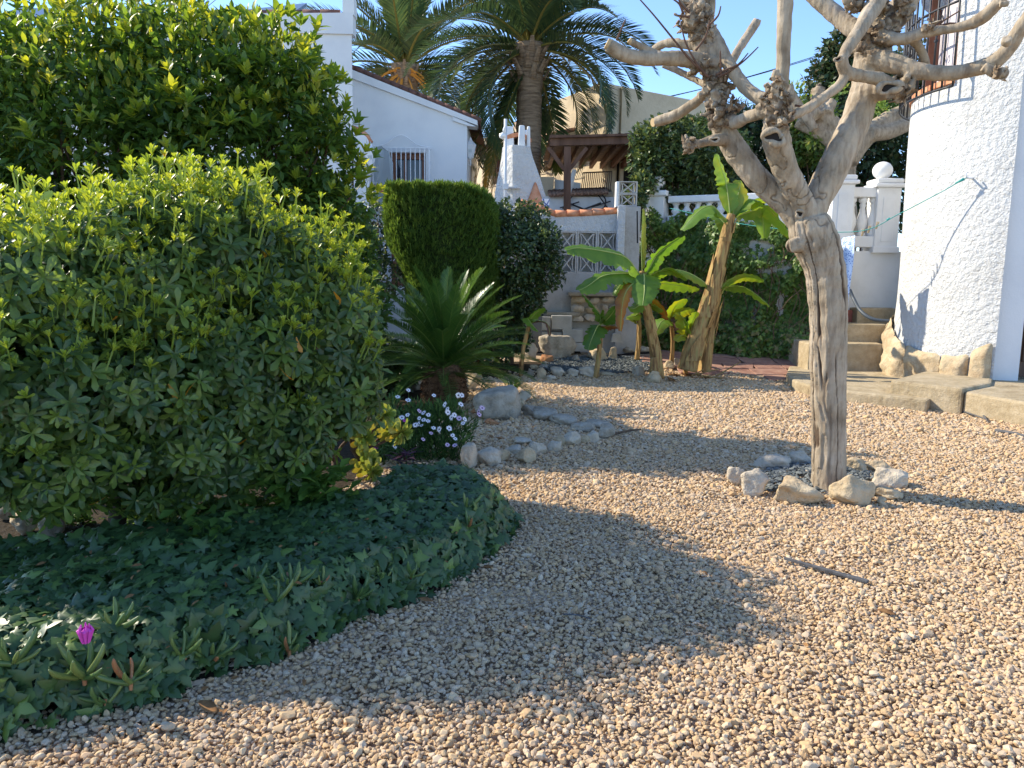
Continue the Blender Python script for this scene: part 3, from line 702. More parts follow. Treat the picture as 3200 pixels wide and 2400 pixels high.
    MB().box((P(1690, 590, 19).x, 19, P(1690, 590, 19).z - .2), (.6, .5, .9)).build('parapet_end', M['tan_render'], t)
    pw = MB(); pa, pb = P(1734, 560, 18.9), P(1815, 572, 18.9); pw.prism([(pa.x, 18.9, pa.z), (pb.x, 18.9, pb.z), (pb.x, 18.9, z), (pa.x, 18.9, z)], (0, .15, 0)); pw.build('planter_wall', M['white_paint'], t)
    k0, k1 = P(1908, 480, 20.7), P(2010, 600, 20.7)
    MB().box(((k0.x + k1.x) / 2, 20.72, (k0.z + k1.z) / 2 - .2), (k1.x - k0.x, .1, 2.4)).build('porch_shade', M['dark_void'], t)  # dark panel standing in for the shaded porch recess, not a door leaf
    # white terrace wall with scalloped tile coping and wall ornaments
    x0, x1 = P(1700, 630, 18.2).x, P(1935, 630, 18.2).x; zw = P(1800, 614, 18.2).z
    MB().box(((x0 + x1) / 2, 18.35, zw / 2), (x1 - x0, .25, zw)).build('terrace_wall', M['white_paint'], t)
    m_ = 17; xa, xb = P(1716, 610, 18.2).x, P(1898, 604, 18.2).x; za, zb = P(1716, 612, 18.2).z, P(1898, 603, 18.2).z
    for k in range(m_):
        f = (k + .5) / m_; MB().tube([(xa + (xb - xa) * f, 18.1, za + (zb - za) * f), (xa + (xb - xa) * f, 18.75, za + (zb - za) * f + .16)], [.06, .055], 8, True, .8).build('coping_tile', M['old_tile'], t, True)
    for (cx, cy, fl) in ((1780, 636, 1), (1878, 634, -1)):
        c = P(cx, cy, 18.15); g = MB()
        g.tube(spline([c + Vector((0, 0, .2)), c + Vector((-.1 * fl, 0, .08)), c + Vector((-.08 * fl, 0, -.1)), c + Vector((.05 * fl, 0, -.16))], 4), .018, 5)
        g.tube([c + Vector((.12 * fl, 0, .25)), c + Vector((-.16 * fl, 0, -.12))], .014, 5); g.tube([c + Vector((-.22, 0, -.1)), c + Vector((.22, 0, .04))], .014, 5)
        g.tube([c, c + Vector((.42 * fl, 0, -.16))], .02, 5); g.build('wall_ornament', M['iron'], t)
tan_house()

def pergola():
    Y = 17.2; a, b = P(1718, 446, Y), P(2075, 436, Y); t = empty('pergola', P(1773, 660, Y), 'brown timber pergola with flat roof and braced post', 'pergola')
    MB().bar(a + Vector((0, 0, 0)), b, .14, .15).build('beam', M['wood'], t)
    MB().bar(a + Vector((0, 0, .1)), b + Vector((0, 0, .1)), .3, .05).build('fascia', M['wood'], t)
    c = P(1773, 457, Y + .02); d = P(1774, 657, Y); d.z -= .6
    MB().bar(c + Vector((0, 0, -.02)), d, .15, .15, (0, 1, 0)).build('post', M['wood'], t)
    for sx, e in ((-1, .42), (1, .42)):
        MB().bar(c + Vector((sx * e, .0, -.03)), c + Vector((sx * .05, .0, -.5)), .08, .1, (0, 1, 0)).build('brace', M['wood'], t)
    for k in range(9):
        x = a.x + .15 + (b.x - a.x - .3) * k / 8; MB().box((x, Y + 1.8, a.z + .02), (.08, 3.4, .14)).build('rafter', M['wood'], t)
    MB().box(((a.x + b.x) / 2, Y + 1.8, a.z + .16), (b.x - a.x, 3.5, .04)).build('roof_board', M['wood'], t)
    p2 = P(2040, 470, Y + 3); MB().bar(p2, p2 + Vector((0, 0, -2.4)), .14, .14, (0, 1, 0)).build('post', M['wood'], t)
    q = P(1795, 530, Y + .5); tag(MB().tube([q, q + Vector((-.12, 0, -.55))], .05, 10).build('white_pipe', M['white_paint']), 'short slanting white pipe beside the pergola post', 'pipe')
pergola()

def chimney():
    Y = 14.4; t = empty('barbecue_chimney', P(1628, 640, Y), 'white sculpted barbecue chimney with flared base and tile hat', 'chimney')
    prof = [(640, 1541, 1716), (600, 1546, 1702), (560, 1553, 1690), (520, 1561, 1676), (490, 1566, 1665), (462, 1569, 1658), (456, 1570, 1657)]
    mb = MB(); rings = []
    for (y, l, r) in [(760, 1530, 1722)] + prof:
        a, b = P(l, y, Y), P(r, y, Y); w = b.x - a.x; d = w * .62; z = (a.z + b.z) / 2; fr = a.x + w * .36
        # plan: front-left rough face, main face, sides
        rings.append([(a.x, Y + .12, z), (fr, Y - .16, z), (b.x, Y + .0, z), (b.x, Y + d, z), (a.x + .05, Y + d, z)])
    vs = [p for r in rings for p in r]; fs = []
    for i in range(len(rings) - 1):
        for k in range(5): fs.append((i * 5 + k, i * 5 + (k + 1) % 5, (i + 1) * 5 + (k + 1) % 5, (i + 1) * 5 + k))
    fs.append(tuple(range((len(rings) - 1) * 5, len(rings) * 5)))
    mb.add(vs, fs); mb.build('hood', M['stucco'], t, False, .02)
    top = rings[-1]; z = top[0][2]; hh = .37
    for (x0, x1, dy) in ((1573, 1608, .1), (1618, 1642, -.02), (1645, 1658, .06), (1590, 1604, .42), (1630, 1655, .42)):
        a, b = P(x0, 458, Y), P(x1, 458, Y); m_ = MB()
        w = b.x - a.x; q = [(a.x, Y + dy, z - .05), (b.x, Y + dy, z - .05), (b.x, Y + dy + .12, z - .05), (a.x, Y + dy + .12, z - .05)]
        cx = (a.x + b.x) / 2
        m_.hexa([Vector(p) for p in q] + [Vector((cx + (p[0] - cx) * .72, p[1] + .03, z + hh)) for p in q]); m_.build('flue_pillar', M['white_paint'], t, True, .025)
    MB().box(((P(1590, 430, Y).x + P(1640, 430, Y).x) / 2, Y + .3, z + .14), (.3, .1, .3)).build('flue_core', M['dark_void'], t)
    c = P(1618, 420, Y); MB().prism([c + Vector((-.26, .1, -.02)), c + Vector((-.1, .1, .04)), c + Vector((.08, .1, .06)), c + Vector((.25, .1, -.05)), c + Vector((.25, .1, -.12)), c + Vector((0, .1, -.02)), c + Vector((-.26, .1, -.08))], (0, .45, 0)).build('tile_hat', M['terracotta'], t, False, .01)
    # small terracotta cone, mantel ledge, patterned tiles
    cc = P(1672, 615, Y); co = MB(); co.lathe([(.2, -.28), (.19, -.25), (.02, .18), (0, .2)], cc + Vector((0, -.05, .06)), 12); co.build('cone_vent', M['terracotta'], t, True)
    a, b = P(1574, 590, Y), P(1622, 588, Y); MB().box(((a.x + b.x) / 2 + .02, Y - .1, a.z), (b.x - a.x, .24, .03)).build('ledge', M['stucco'], t)
    a, b = P(1668, 640, Y), P(1716, 640, Y)
    MB().box(((a.x + b.x) / 2, Y - .05, a.z + .02), (b.x - a.x, .12, .16)).build('tile_band', M['tile_pat'], t)
    pb, pt = P(1580, 642, Y - .25), P(1580, 372, Y - .25)
    po = empty('antenna_pole', pb, 'pale metal pole standing in front of the white chimney', 'pole')
    MB().tube([pb + Vector((0, 0, -.8)), pt], .03, 10).build('tube', M['galv'], po, True)
    MB().box(pb + Vector((0, -.02, .33)), (.1, .07, .1)).build('clamp', M['galv'], po, False, .01)
    MB().tube(spline([P(1579, 395, Y - .27), P(1574, 408, Y - .3), P(1578, 420, Y - .27)], 4), .02, 6).build('cleat', M['white_paint'], po)
    q = P(1571, 425, Y - .25); MB().lathe([(.0, -.06), (.06, -.03), (.065, .03), (.02, .06), (0, .065)], q, 10).build('lamp', M['globe'], po, True)
chimney()

# boundary wall with coping tiles, breeze blocks, pillar
def breeze(mb, c, w, d):
    fw = w * .075
    for sx in (-1, 1): mb.box(c + Vector((sx * (w / 2 - fw / 2), 0, 0)), (fw, d, w))
    for sz in (-1, 1): mb.box(c + Vector((0, 0, sz * (w / 2 - fw / 2))), (w - 2 * fw, d, fw))
    i = w / 2 - fw
    for s in (-1, 1): mb.bar(c + Vector((-i * .72, 0, -i * s * .92)), c + Vector((i * .72, 0, i * s * .92)), fw * .9, d * (.8 if s > 0 else .74), (0, 1, 0))
    for s in (-1, 1):
        pts = [c + Vector((s * (i - .32 * i * math.cos(a)), 0, i * math.sin(a))) for a in np.linspace(-1.5, 1.5, 9)]
        for a, b in zip(pts[:-1], pts[1:]): mb.bar(a, b, fw * .8, d * .7, (0, 1, 0))
def boundary():
    Y = 13.6
    t = empty('tiled_garden_wall', (1.2, Y, .2), 'white garden wall with terracotta coping over breeze block rows', 'wall')
    px = [(1620, 632), (1650, 640), (1690, 652), (1740, 664), (1800, 664), (1860, 661), (1930, 656)]
    top = [P(a, b + 8, Y) for a, b in px]; zl = P(1800, 722, Y).z
    mb = MB(); mb.prism([(top[0].x, Y, zl), (top[-1].x, Y, zl)] + [(p.x, Y, p.z) for p in reversed(top)], (0, .22, 0)); mb.build('wall', M['stucco'], t)
    ts = spline([p + Vector((0, .05, .07)) for p in top], 2); k = 0
    cs = [P(a, b, Y) for a, b in [(1629, 626), (1675, 640), (1703, 651), (1738, 661), (1775, 660), (1815, 659), (1855, 657), (1893, 654), (1931, 651)]]
    for a, b in zip(cs[:-1], cs[1:]):
        d = (b - a); MB().tube([a + Vector((0, .1, -.04)) - d * .06, b + Vector((0, .1, -.05)) + d * .02], [.155, .135], 12, True, .5).build('coping_tile', M['terracotta'], t, True)
    # breeze rows: big clean units in front of a white back wall
    w = 62 * Y / FPX; x1 = P(1930, 745, Y).x; z = zl - w / 2
    for row in range(2):
        for k in range(5):
            m_ = MB(); breeze(m_, Vector((x1 - w * (k + .5), Y + .06, z - row * (w + .03))), w * .985, .12); m_.build('breeze_block', M['breeze'], t)
    MB().box((x1 - 2.6 * w, Y + .3, z - .1), (6 * w, .06, 2.4 * w)).build('back_wall', M['white_paint'], t)
    # low plastered retaining wall
    zt = z - w * 1.5 - .03
    xr = P(1975, 850, Y).x; xl = P(1450, 850, Y).x
    mb = MB(); mb.box(((xl + xr) / 2, Y + .2, zt / 2 - .05), (xr - xl, .4, zt + .1)); mb.build('retaining_wall', M['grey_wall'], t)
    # pillar, grey on its right face
    pl, pr = P(1932, 700, Y - .12), P(2000, 700, Y - .12); zp = P(1960, 645, Y - .12).z
    p_ = MB().box(((pl.x + pr.x) / 2, Y + .02, zp / 2), (pr.x - pl.x, .36, zp)).build('pillar', M['grey_wall'], t, False, .012)
    MB().box(((pl.x + P(1946, 700, Y).x) / 2, Y - .0, zp / 2 + .5), ((P(1946, 700, Y).x - pl.x) * 1.3, .42, zp - 1.0 + .02)).build('white_edge', M['stucco'], t, False, .012)
    wb = 37 * Y / FPX * 1.0; bx = P(1961, 605, Y).x; w2 = 58 * Y / FPX
    for k in range(2):
        m_ = MB(); breeze(m_, Vector((bx, Y + .02, zp + wb * (k + .5) + .01)), wb * .98, .16)
        for i, v in enumerate(m_.v): m_.v[i] = (bx + (v[0] - bx) * w2 / wb, v[1], v[2])
        m_.build('breeze_block', M['breeze'], t)
    MB().box((bx - w2 / 2 - .02, Y + .02, zp + wb), (.04, .2, wb * 2.02)).build('edge_strip', M['white_paint'], t)
    MB().bar(P(1991, 660, Y - .32), P(1992, 760, Y - .32), .02, .02).build('cable', M['wire'], t)
    # rough stone panel and concrete blocks at its foot
    r = random.Random(5); s0 = P(1785, 930, Y - .12); s1 = P(1935, 1008, Y - .12)
    MB().box(((s0.x + s1.x) / 2, Y - .06, (s0.z + s1.z) / 2), (s1.x - s0.x, .16, s0.z - s1.z)).build('stone_backing', M['concrete'], t)
    k = 0; z = s1.z
    for row, hgt in enumerate((.15, .17, .14)):
        x = s0.x
        while x < s1.x - .05:
            wd = r.uniform(.13, .28); wd = min(wd, s1.x - x)
            me = rock_mesh('stone', 300 + k, (wd * 1.02, .16, hgt * 1.02), 2, 8, .04); k += 1
            ob('stone', me, M['rock'] if k % 3 else M['rock_warm'], t, Matrix.Translation((x + wd / 2, Y - .15, z + hgt / 2))); x += wd
        z += hgt
    MB().box(((s0.x + s1.x) / 2, Y - .15, z + .03), (s1.x - s0.x + .1, .34, .07)).build('stone_capping', M['concrete'], t, False, .02)
    MB().box((P(1760, 980, Y - .2).x, Y - .13, P(1760, 980, Y).z), (P(1795, 980, Y).x - P(1690, 980, Y).x, .24, .07)).build('ledge', M['concrete'], t, False, .02)
    blocks = [(1691, 1722, 989, 1034), (1723, 1789, 985, 1031), (1692, 1756, 1036, 1074), (1757, 1822, 1027, 1071), (1763, 1790, 1073, 1100), (1791, 1832, 1070, 1100), (1868, 1886, 1020, 1080)]
    for i, (a, b, c, d) in enumerate(blocks):
        y = Y - .42 - .03 * (i % 2); p, q = P(a, c, y), P(b, d, y)
        o = MB().box(((p.x + q.x) / 2, y + .1, (p.z + q.z) / 2), (q.x - p.x - .016, .2, p.z - q.z - .014)).build('concrete_block', M['blockwork'], None, False, .008)
        tag(o, 'grey hollow concrete block laid in the low stack against the plastered retaining wall', 'concrete block', 'concrete blocks stacked by the retaining wall')
    p, q = P(1664, 985, Y - .5), P(1692, 1100, Y - .5)
    tag(MB().box(((p.x + q.x) / 2, Y - .45, (p.z + q.z) / 2), (q.x - p.x, .08, p.z - q.z)).build('dark_board', M['panel'], None, False, .005), 'dark upright board leaning beside the concrete blocks', 'board')
boundary()

# vine-covered wall with balustrade behind the bananas
BAL = [(.07, 0), (.07, .05), (.045, .07), (.05, .1), (.085, .2), (.08, .27), (.05, .38), (.04, .46), (.055, .5), (.04, .53), (.07, .56), (.07, .62)]
def baluster(parent, p, h=.62, n=12):
    mb = MB(); mb.lathe([(r, z * h / .62) for r, z in BAL], p, n); return mb.build('baluster', M['white_paint'], parent, True)
VA, VB = P(1985, 800, 14.5), P(2600, 800, 12.95); VA.z = VB.z = 0
VU = (VB - VA).normalized(); VN = Vector((VU.y, -VU.x, 0)); VN = VN if VN.y < 0 else -VN
def VP(px, py, off=0.0):
    """point where a sight line meets the vine wall's face (off metres in front of it)"""
    return PL(px, py, VA + VN * off, VN)
def vine_wall():
    t = empty('balustraded_wall', VA.lerp(VB, .5), 'white terrace wall topped by balustrade and hung with vines', 'wall')
    L = (VB - VA).length; zt = VP(2100, 688).z; zr = VP(2150, 610).z; B = Matrix((VU, -VN, Vector((0, 0, 1)))).transposed()
    at = lambda s, d, z: VA + VU * s - VN * d + Vector((0, 0, z))
    MB().box(at(L / 2, .15, zt / 2), (L, .3, zt), B).build('wall', M['stucco'], t)
    s0 = (VP(2085, 650) - VA).dot(VU)
    MB().box(at((s0 + L) / 2, .15, zr - .06), (L - s0, .26, .12), B).build('top_rail', M['white_paint'], t, False, .02)
    MB().box(at((s0 + L) / 2, .15, zt + .04), (L - s0, .24, .08), B).build('bottom_rail', M['white_paint'], t, False, .01)
    x = s0 + .12
    while x < L - .1:
        baluster(t, at(x, .15, zt + .08), zr - .12 - zt - .08, 10); x += .2
    a, b = (VP(2014, 650) - VA).dot(VU), (VP(2083, 650) - VA).dot(VU); zc = VP(2050, 614).z; w = (b - a) * .8
    MB().box(at((a + b) / 2, .12, zc / 2), (w, w, zc), B).build('pillar', M['white_paint'], t, False, .01)
    MB().box(at((a + b) / 2, .12, zc + .05), (w + .12, w + .12, .1), B).build('pillar_cap', M['white_paint'], t, False, .03)
    c = at((a + b) / 2, .12, zc + .1); r = 21 * c.y / FPX
    gl = empty('globe_lamp', c, 'white glass globe lamp on the balustrade pillar among climbing leaves', 'lamp')
    MB().lathe([(.07, 0), (.07, .03), (.05, .06)], c, 12).build('collar', M['white_paint'], gl)
    MB().lathe([(r * math.sin(a), -r * math.cos(a)) for a in np.linspace(.02, 3.12, 16)], c + Vector((0, 0, .04 + r)), 24).build('globe', M['globe'], gl, True)
vine_wall()

def right_balustrade():
    Y = 13.0; t = empty('stair_balustrade', (6.5, Y, 0), 'white turned balustrade above the steps with panelled pillars', 'balustrade')
    zc = P(2760, 586, Y).z; zb = P(2760, 785, Y).z
    x0, x1 = P(2560, 800, Y).x, P(2812, 800, Y).x
    MB().box(((x0 + x1) / 2 + .15, Y + .2, zb / 2), (x1 - x0 + .3, .3, zb)).build('base_wall', M['white_paint'], t)
    for (pl, pr, top, dy) in ((2733, 2806, 586, 0), (2596, 2662, 575, -.25)):
        a, b = P(pl, 700, Y + dy), P(pr, 700, Y + dy); z = P(pl, top, Y + dy).z; cx = (a.x + b.x) / 2; w = b.x - a.x
        pp = MB().box((cx, Y + dy + .15, z / 2 + zb / 2), (w, w, z - zb)).build('pillar', M['white_paint'], t, False, .012)
        MB().box((cx, Y + dy + .15 - w / 2 - .004, (z + zb) / 2), (w * .5, .012, (z - zb) * .7)).build('panel', M['white_paint'], pp, False, .005)
        MB().box((cx, Y + dy + .15, z + .035), (w + .12, w + .12, .07)).build('cap', M['white_paint'], pp, False, .03)
        MB().box((cx, Y + dy + .15, z + .11), (w + .06, w + .06, .08)).build('cap', M['white_paint'], pp, False, .035)
        MB().box((cx, Y + dy + .15, zb + .02), (w + .05, w + .05, .1)).build('plinth', M['white_paint'], pp, False, .01)
    r = 29 * Y / FPX; c = P(2763, 527, Y + .1); a = P(2763, 552, Y)
    MB().lathe([(r * math.sin(q), -r * math.cos(q) * .92) for q in np.linspace(.02, 3.12, 18)], (c.x, Y + .15, zc + .15 + r * .9), 28).build('ball_finial', M['white_paint'], t, True)
    zr = P(2700, 590, Y).z
    xa, xb = P(2655, 700, Y).x, P(2740, 700, Y).x
    MB().box(((xa + xb) / 2, Y + .12, zr - .05), (xb - xa, .22, .16)).build('top_rail', M['white_paint'], t, False, .015)
    MB().box(((xa + xb) / 2, Y + .12, P(2700, 755, Y).z), (xb - xa, .24, .18)).build('bottom_rail', M['white_paint'], t, False, .015)
    h = zr - .13 - P(2700, 755, Y).z - .09
    for px in (2668, 2702, 2736):
        baluster(t, Vector((P(px, 700, Y).x, Y + .12, P(2700, 755, Y).z + .09)), h, 16)
    # far run of the same balustrade seen behind
    MB().box((P(2570, 640, Y + .6).x, Y + .6, P(2570, 600, Y + .6).z), (1.2, .2, .14)).build('top_rail', M['white_paint'], t, False, .015)
    for k in range(4): baluster(t, Vector((P(2545 + k * 26, 700, Y + .6).x, Y + .6, zb)), P(2570, 600, Y + .6).z - zb - .07, 10)
    # red painted foot and blue-grey hose
    MB().box((P(2690, 970, Y - .05).x, Y - .02, P(2690, 985, Y - .05).z - .1), (.75, .12, .36)).build('red_plinth', M['red_paint'], t)
right_balustrade()
hp = spline([P(2655, 905, 12.6), P(2668, 935, 12.5), P(2690, 972, 12.2), P(2730, 998, 12.0), P(2790, 1004, 11.9)], 6)
tag(MB().tube(hp, .028, 8).build('garden_hose', M['hose'], None, True), 'dark blue-grey hose curving down the white wall onto the steps', 'hose')

# steps and landings in worn ochre concrete
def steps():
    t = empty('concrete_steps', (5.5, 11, 0), 'worn ochre concrete steps and landing at the foot of the white tower', 'steps')
    def slab(name, pts, z0, z1, bev=.02):
        mb = MB(); mb.prism([(p[0], p[1], z0) for p in pts], (0, 0, z1 - z0)); me = mb.mesh(name, False, bev)
        return ob(name, me, M['step_stone'], t)
    zl = .15
    slab('landing', [G(2457, 1168, zl), G(2480, 1188, zl), G(2545, 1207, zl), G(2650, 1222, zl), G(2770, 1236, zl), G(2900, 1250, zl), G(3000, 1180, zl), (6.6, 12.4, 0), (5.2, 12.6, 0), G(2535, 1110, zl), G(2470, 1130, zl)], -.05, zl, .03)
    zs = .31
    c = [G(2785, 1193, zs), G(3040, 1228, zs), G(3120, 1188, zs), G(3060, 1160, zs), G(2930, 1172, zs)]
    slab('front_step', [G(2782, 1188, zs), G(3008, 1214, zs), G(3098, 1196, zs), G(3110, 1150, zs), G(2925, 1150, zs)], -.05, zs, .035)
    zt = .3
    slab('door_sill', [G(3010, 1216, zt) + Vector((.02, .0, 0)), G(3400, 1280, zt), G(3500, 1150, zt), G(3101, 1170, zt)], -.05, zt - .03, .03)
    for k, (xa, xb, yf, zz, dep) in enumerate(((2529, 2760, 1072, .42, 1.6), (2620, 2780, 1012, .72, 1.2), (2680, 2800, 962, 1.02, .9))):
        y = 11.9 + k * .42; d = 1500
        a, b = P(xa, yf, y), P(xb, yf, y)
        slab('step', [(a.x, y, 0), (b.x, y, 0), (b.x + .3, y + dep, 0), (a.x + .02, y + dep, 0)], -.05 if k == 0 else zz - .32, a.z, .025)
    return t
steps()

# red flagstone paving behind the bananas: slabs a child each
def paving():
    poly = PAVE
    base = tag(sheet('path', [(p[0], p[1], gz(*p)) for p in poly], .004, M['ground']), kind='structure')
    r = np.random.default_rng(11); a = np.array(poly); mn, mx = a.min(0), a.max(0)
    # voronoi-ish slabs: jittered rows
    y = mn[1]; k = 0
    while y < mx[1]:
        dy = r.uniform(.32, .5); x = mn[0] - r.uniform(0, .4)
        while x < mx[0]:
            dx = r.uniform(.35, .75); q = np.array([[x + .01, y + .01], [x + dx - .01, y + .01], [x + dx - .01, y + dy - .01], [x + .01, y + dy - .01]])
            m_ = []
            for i in range(4):
                p0, p1 = q[i], q[(i + 1) % 4]; m_.append(p0 + r.normal(0, .02, 2)); m_.append((p0 + p1) / 2 + r.normal(0, .015, 2))
            c = q.mean(0)
            if in_poly(np.array([c[0]]), np.array([c[1]]), poly)[0]:
                tl = r.normal(0, .008, 2); mb = MB(); z = gz(*c)
                mb.prism([(p[0], p[1], gz(p[0], p[1]) + .008 + (p[0] - c[0]) * tl[0] + (p[1] - c[1]) * tl[1]) for p in m_], (0, 0, .022 + r.uniform(0, .012))); me = mb.mesh('flagstone', False, .006, 1)
                ob('flagstone', me, M['flag'], base); k += 1
            x += dx
        y += dy
paving()

# round white tower on the right
TC = Vector((7.51, 11.1, 0)); TR = 1.8
def tower():
    t = empty('white_tower', (TC.x, TC.y, .3), 'round white stuccoed tower with barred upper window and rock footing', 'building')
    toC = math.atan2(-TC.y, -TC.x)                               # direction back to the camera
    def ang(px, py=870):
        """angle on the cylinder of the near hit along a pixel column"""
        d = ray(px, py); d2 = Vector((d.x, d.y)).normalized(); c = Vector((TC.x, TC.y)); b = c.dot(d2); disc = TR * TR - (c.length_squared - b * b)
        if disc < 0: disc = 0
        h = d2 * (b - math.sqrt(disc)) - c; return math.atan2(h.y, h.x)
    aR = ang(3112, 1100); aL = aR - math.radians(175)
    zw0 = 4.15; wa0, wa1 = ang(2990, 200) - 1.15, ang(2990, 200)          # window band
    zwt = 5.6
    n = 96; zs = list(np.linspace(-.1, zw0, 40)) + list(np.linspace(zw0 + .02, zwt, 12)) + list(np.linspace(zwt + .02, 7.2, 12))
    angs = np.linspace(aL, aR, n); V = []; F = []
    for z in zs:
        for a in angs:
            rr = TR + .012 * math.sin(z * 1.7 + a * 3) + .045 * max(0, 1 - z / 1.2)
            V.append((TC.x + rr * math.cos(a), TC.y + rr * math.sin(a), z))
    def hole(i, j): return zw0 < (zs[j] + zs[j + 1]) / 2 < zwt and wa0 < (angs[i] + angs[i + 1]) / 2 < wa1
    for j in range(len(zs) - 1):
        for i in range(n - 1):
            if not hole(i, j): F.append((j * n + i, j * n + i + 1, (j + 1) * n + i + 1, (j + 1) * n + i))
    ob('wall', np_mesh('wall', np.array(V), np.array(F)), M['stucco'], t)
    # reveal of the window opening, sill, frame, curtain
    def cyl(a, r, z): return Vector((TC.x + r * math.cos(a), TC.y + r * math.sin(a), z))
    def band(name, a0, a1, r0, r1, z0, z1, m, par, k=16):
        mb = MB(); A = np.linspace(a0, a1, k + 1)
        for i in range(k):
            mb.hexa([cyl(A[i], r1, z0), cyl(A[i], r0, z0), cyl(A[i + 1], r0, z0), cyl(A[i + 1], r1, z0), cyl(A[i], r1, z1), cyl(A[i], r0, z1), cyl(A[i + 1], r0, z1), cyl(A[i + 1], r1, z1)])
        return mb.build(name, m, par)
    win = band('window', wa1 - .09, wa1 - .005, TR - .2, TR - .1, zw0, zwt, M['frame_brown'], t, 3)
    for k in range(5): band('sill_tile', wa0 + (wa1 - wa0) * k / 5 + .008, wa0 + (wa1 - wa0) * (k + 1) / 5 - .008, TR - .28, TR + .035, zw0 - .02, zw0 + .05, M['terracotta'], win, 4)
    band('frame', wa0 + .005, wa0 + .07, TR - .2, TR - .1, zw0, zwt, M['frame_brown'], win, 3)
    band('frame', wa0 + .55, wa0 + .6, TR - .2, TR - .12, zw0, zwt, M['frame_brown'], win, 3)
    band('curtain', wa0 - .03, wa1 + .03, TR - .34, TR - .3, zw0 - .1, zwt + .1, M['curtain'], win)
    band('reveal', wa1 - .001, wa1 + .03, TR - .3, TR - .02, zw0 - .05, zwt, M['stucco'], win, 2)
    # bulging iron grille
    g = MB(); z0, z1 = zw0 - .1, zwt; gap = .16
    A = np.linspace(wa0 - .02, wa1 + .06, 15)
    for z in (z0, zw0 + .95): g.tube([cyl(a, TR + gap, z) for a in np.linspace(A[0], A[-1], 20)], .016, 6)
    for a in (A[-1],): g.tube([cyl(a, TR + gap, z0 + .2), cyl(a + .03, TR - .02, z0 + .2)], .016, 6); g.tube([cyl(a, TR + gap, z0 + 1.2), cyl(a + .03, TR - .02, z0 + 1.2)], .016, 6)
    grille = g.build('window_grille', M['iron'], t, True)
    for a in A: MB().tube([cyl(a, TR + gap, z0), cyl(a, TR + gap, z1)], .014, 6).build('bar', M['iron'], grille, True)
    s = MB()
    for k in range(6):
        a = A[2 + k * 2]; z = zw0 + .75
        s.tube(spline([cyl(a, TR + gap, z), cyl(a + .035, TR + gap, z + .1), cyl(a + .05, TR + gap, z + .03), cyl(a + .03, TR + gap, z)], 4), .01, 5); s.tube(spline([cyl(a, TR + gap, z), cyl(a - .035, TR + gap, z + .1), cyl(a - .05, TR + gap, z + .03), cyl(a - .03, TR + gap, z)], 4), .01, 5)
        s.box(cyl(a, TR + gap, z - .2), (.04, .04, .03))
    s.build('scrollwork', M['iron'], grille)
    # door jamb and dark door to the right
    e = cyl(aR, TR, 0); jd = Vector((.80, -.60, 0)).normalized()
    tn = Vector((-math.sin(aR), math.cos(aR), 0))
    mb = MB(); j0 = e + Vector((-.05, .1, 0)); j1 = e + Vector((.34, .02, 0))
    mb.hexa([Vector((p[0], p[1], -.1)) for p in (j0, j1, j1 + Vector((.1, 1.2, 0)), j0 + Vector((.1, 1.2, 0)))] + [Vector((p[0], p[1], 7.2)) for p in (j0, j1, j1 + Vector((.1, 1.2, 0)), j0 + Vector((.1, 1.2, 0)))]); mb.build('door_jamb', M['stucco_fine'], t, False, .02)
    d0 = j1 + Vector((.03, .25, 0))
    dr = MB().box(d0 + Vector((.55, .0, 1.4)), (1.1, .08, 2.2)).build('door', M['door'], t)
    for z in (.75, 1.5, 2.1): MB().box(d0 + Vector((.3, -.05, z)), (.36, .03, .5)).build('door_panel', M['door'], dr, False, .01)
    mb = MB(); mb.box(d0 + Vector((2.2, .3, 3.6)), (2.2, .4, 7.4)); mb.box(d0 + Vector((.55, .3, 4.9)), (1.1, .4, 4.6)); mb.build('wall', M['stucco'], t)
    # rock footing: rough fitted stones hugging the wall, plaster coming down between their tops
    cuts = [math.radians(v) for v in (-232, -198, -178, -157, -145, -136.5)]; tops = [(1.05, .95), (.88, .64), (.66, .58), (.58, .62), (.64, .78)]
    for k in range(5):
        a0, a1 = cuts[k] + .006, cuts[k + 1] - .006; na, nz = 18, 14; V = []; F = []
        for i in range(na + 1):
            f = i / na; a = a0 + (a1 - a0) * f; zt_ = tops[k][0] + (tops[k][1] - tops[k][0]) * f - .05 * math.sin(math.pi * f) * (k not in (0, 4)) - .05 * (abs(f - .5) * 2) ** 6
            for j_ in range(nz + 1):
                g_ = j_ / nz; z = .1 + (zt_ - .1) * g_; ed = (1 - (abs(f - .5) * 2) ** 5) * (1 - g_ ** 7)
                nz_ = float(fbm(np.array([[a * 9 + k, z * 7, k * 3.1]]), 3)[0]); V.append(cyl(a, TR + .05 + (.1 + .045 * nz_ + .03 * math.sin(k * 2.3)) * ed, z))
        for i in range(na):
            for j_ in range(nz): F.append((i * (nz + 1) + j_, (i + 1) * (nz + 1) + j_, (i + 1) * (nz + 1) + j_ + 1, i * (nz + 1) + j_ + 1))
        ob('footing_rock', np_mesh('footing_rock', np.array(V), np.array(F)), M['rock_warm'], t)
    return ang, cyl
ang, cyl = tower()

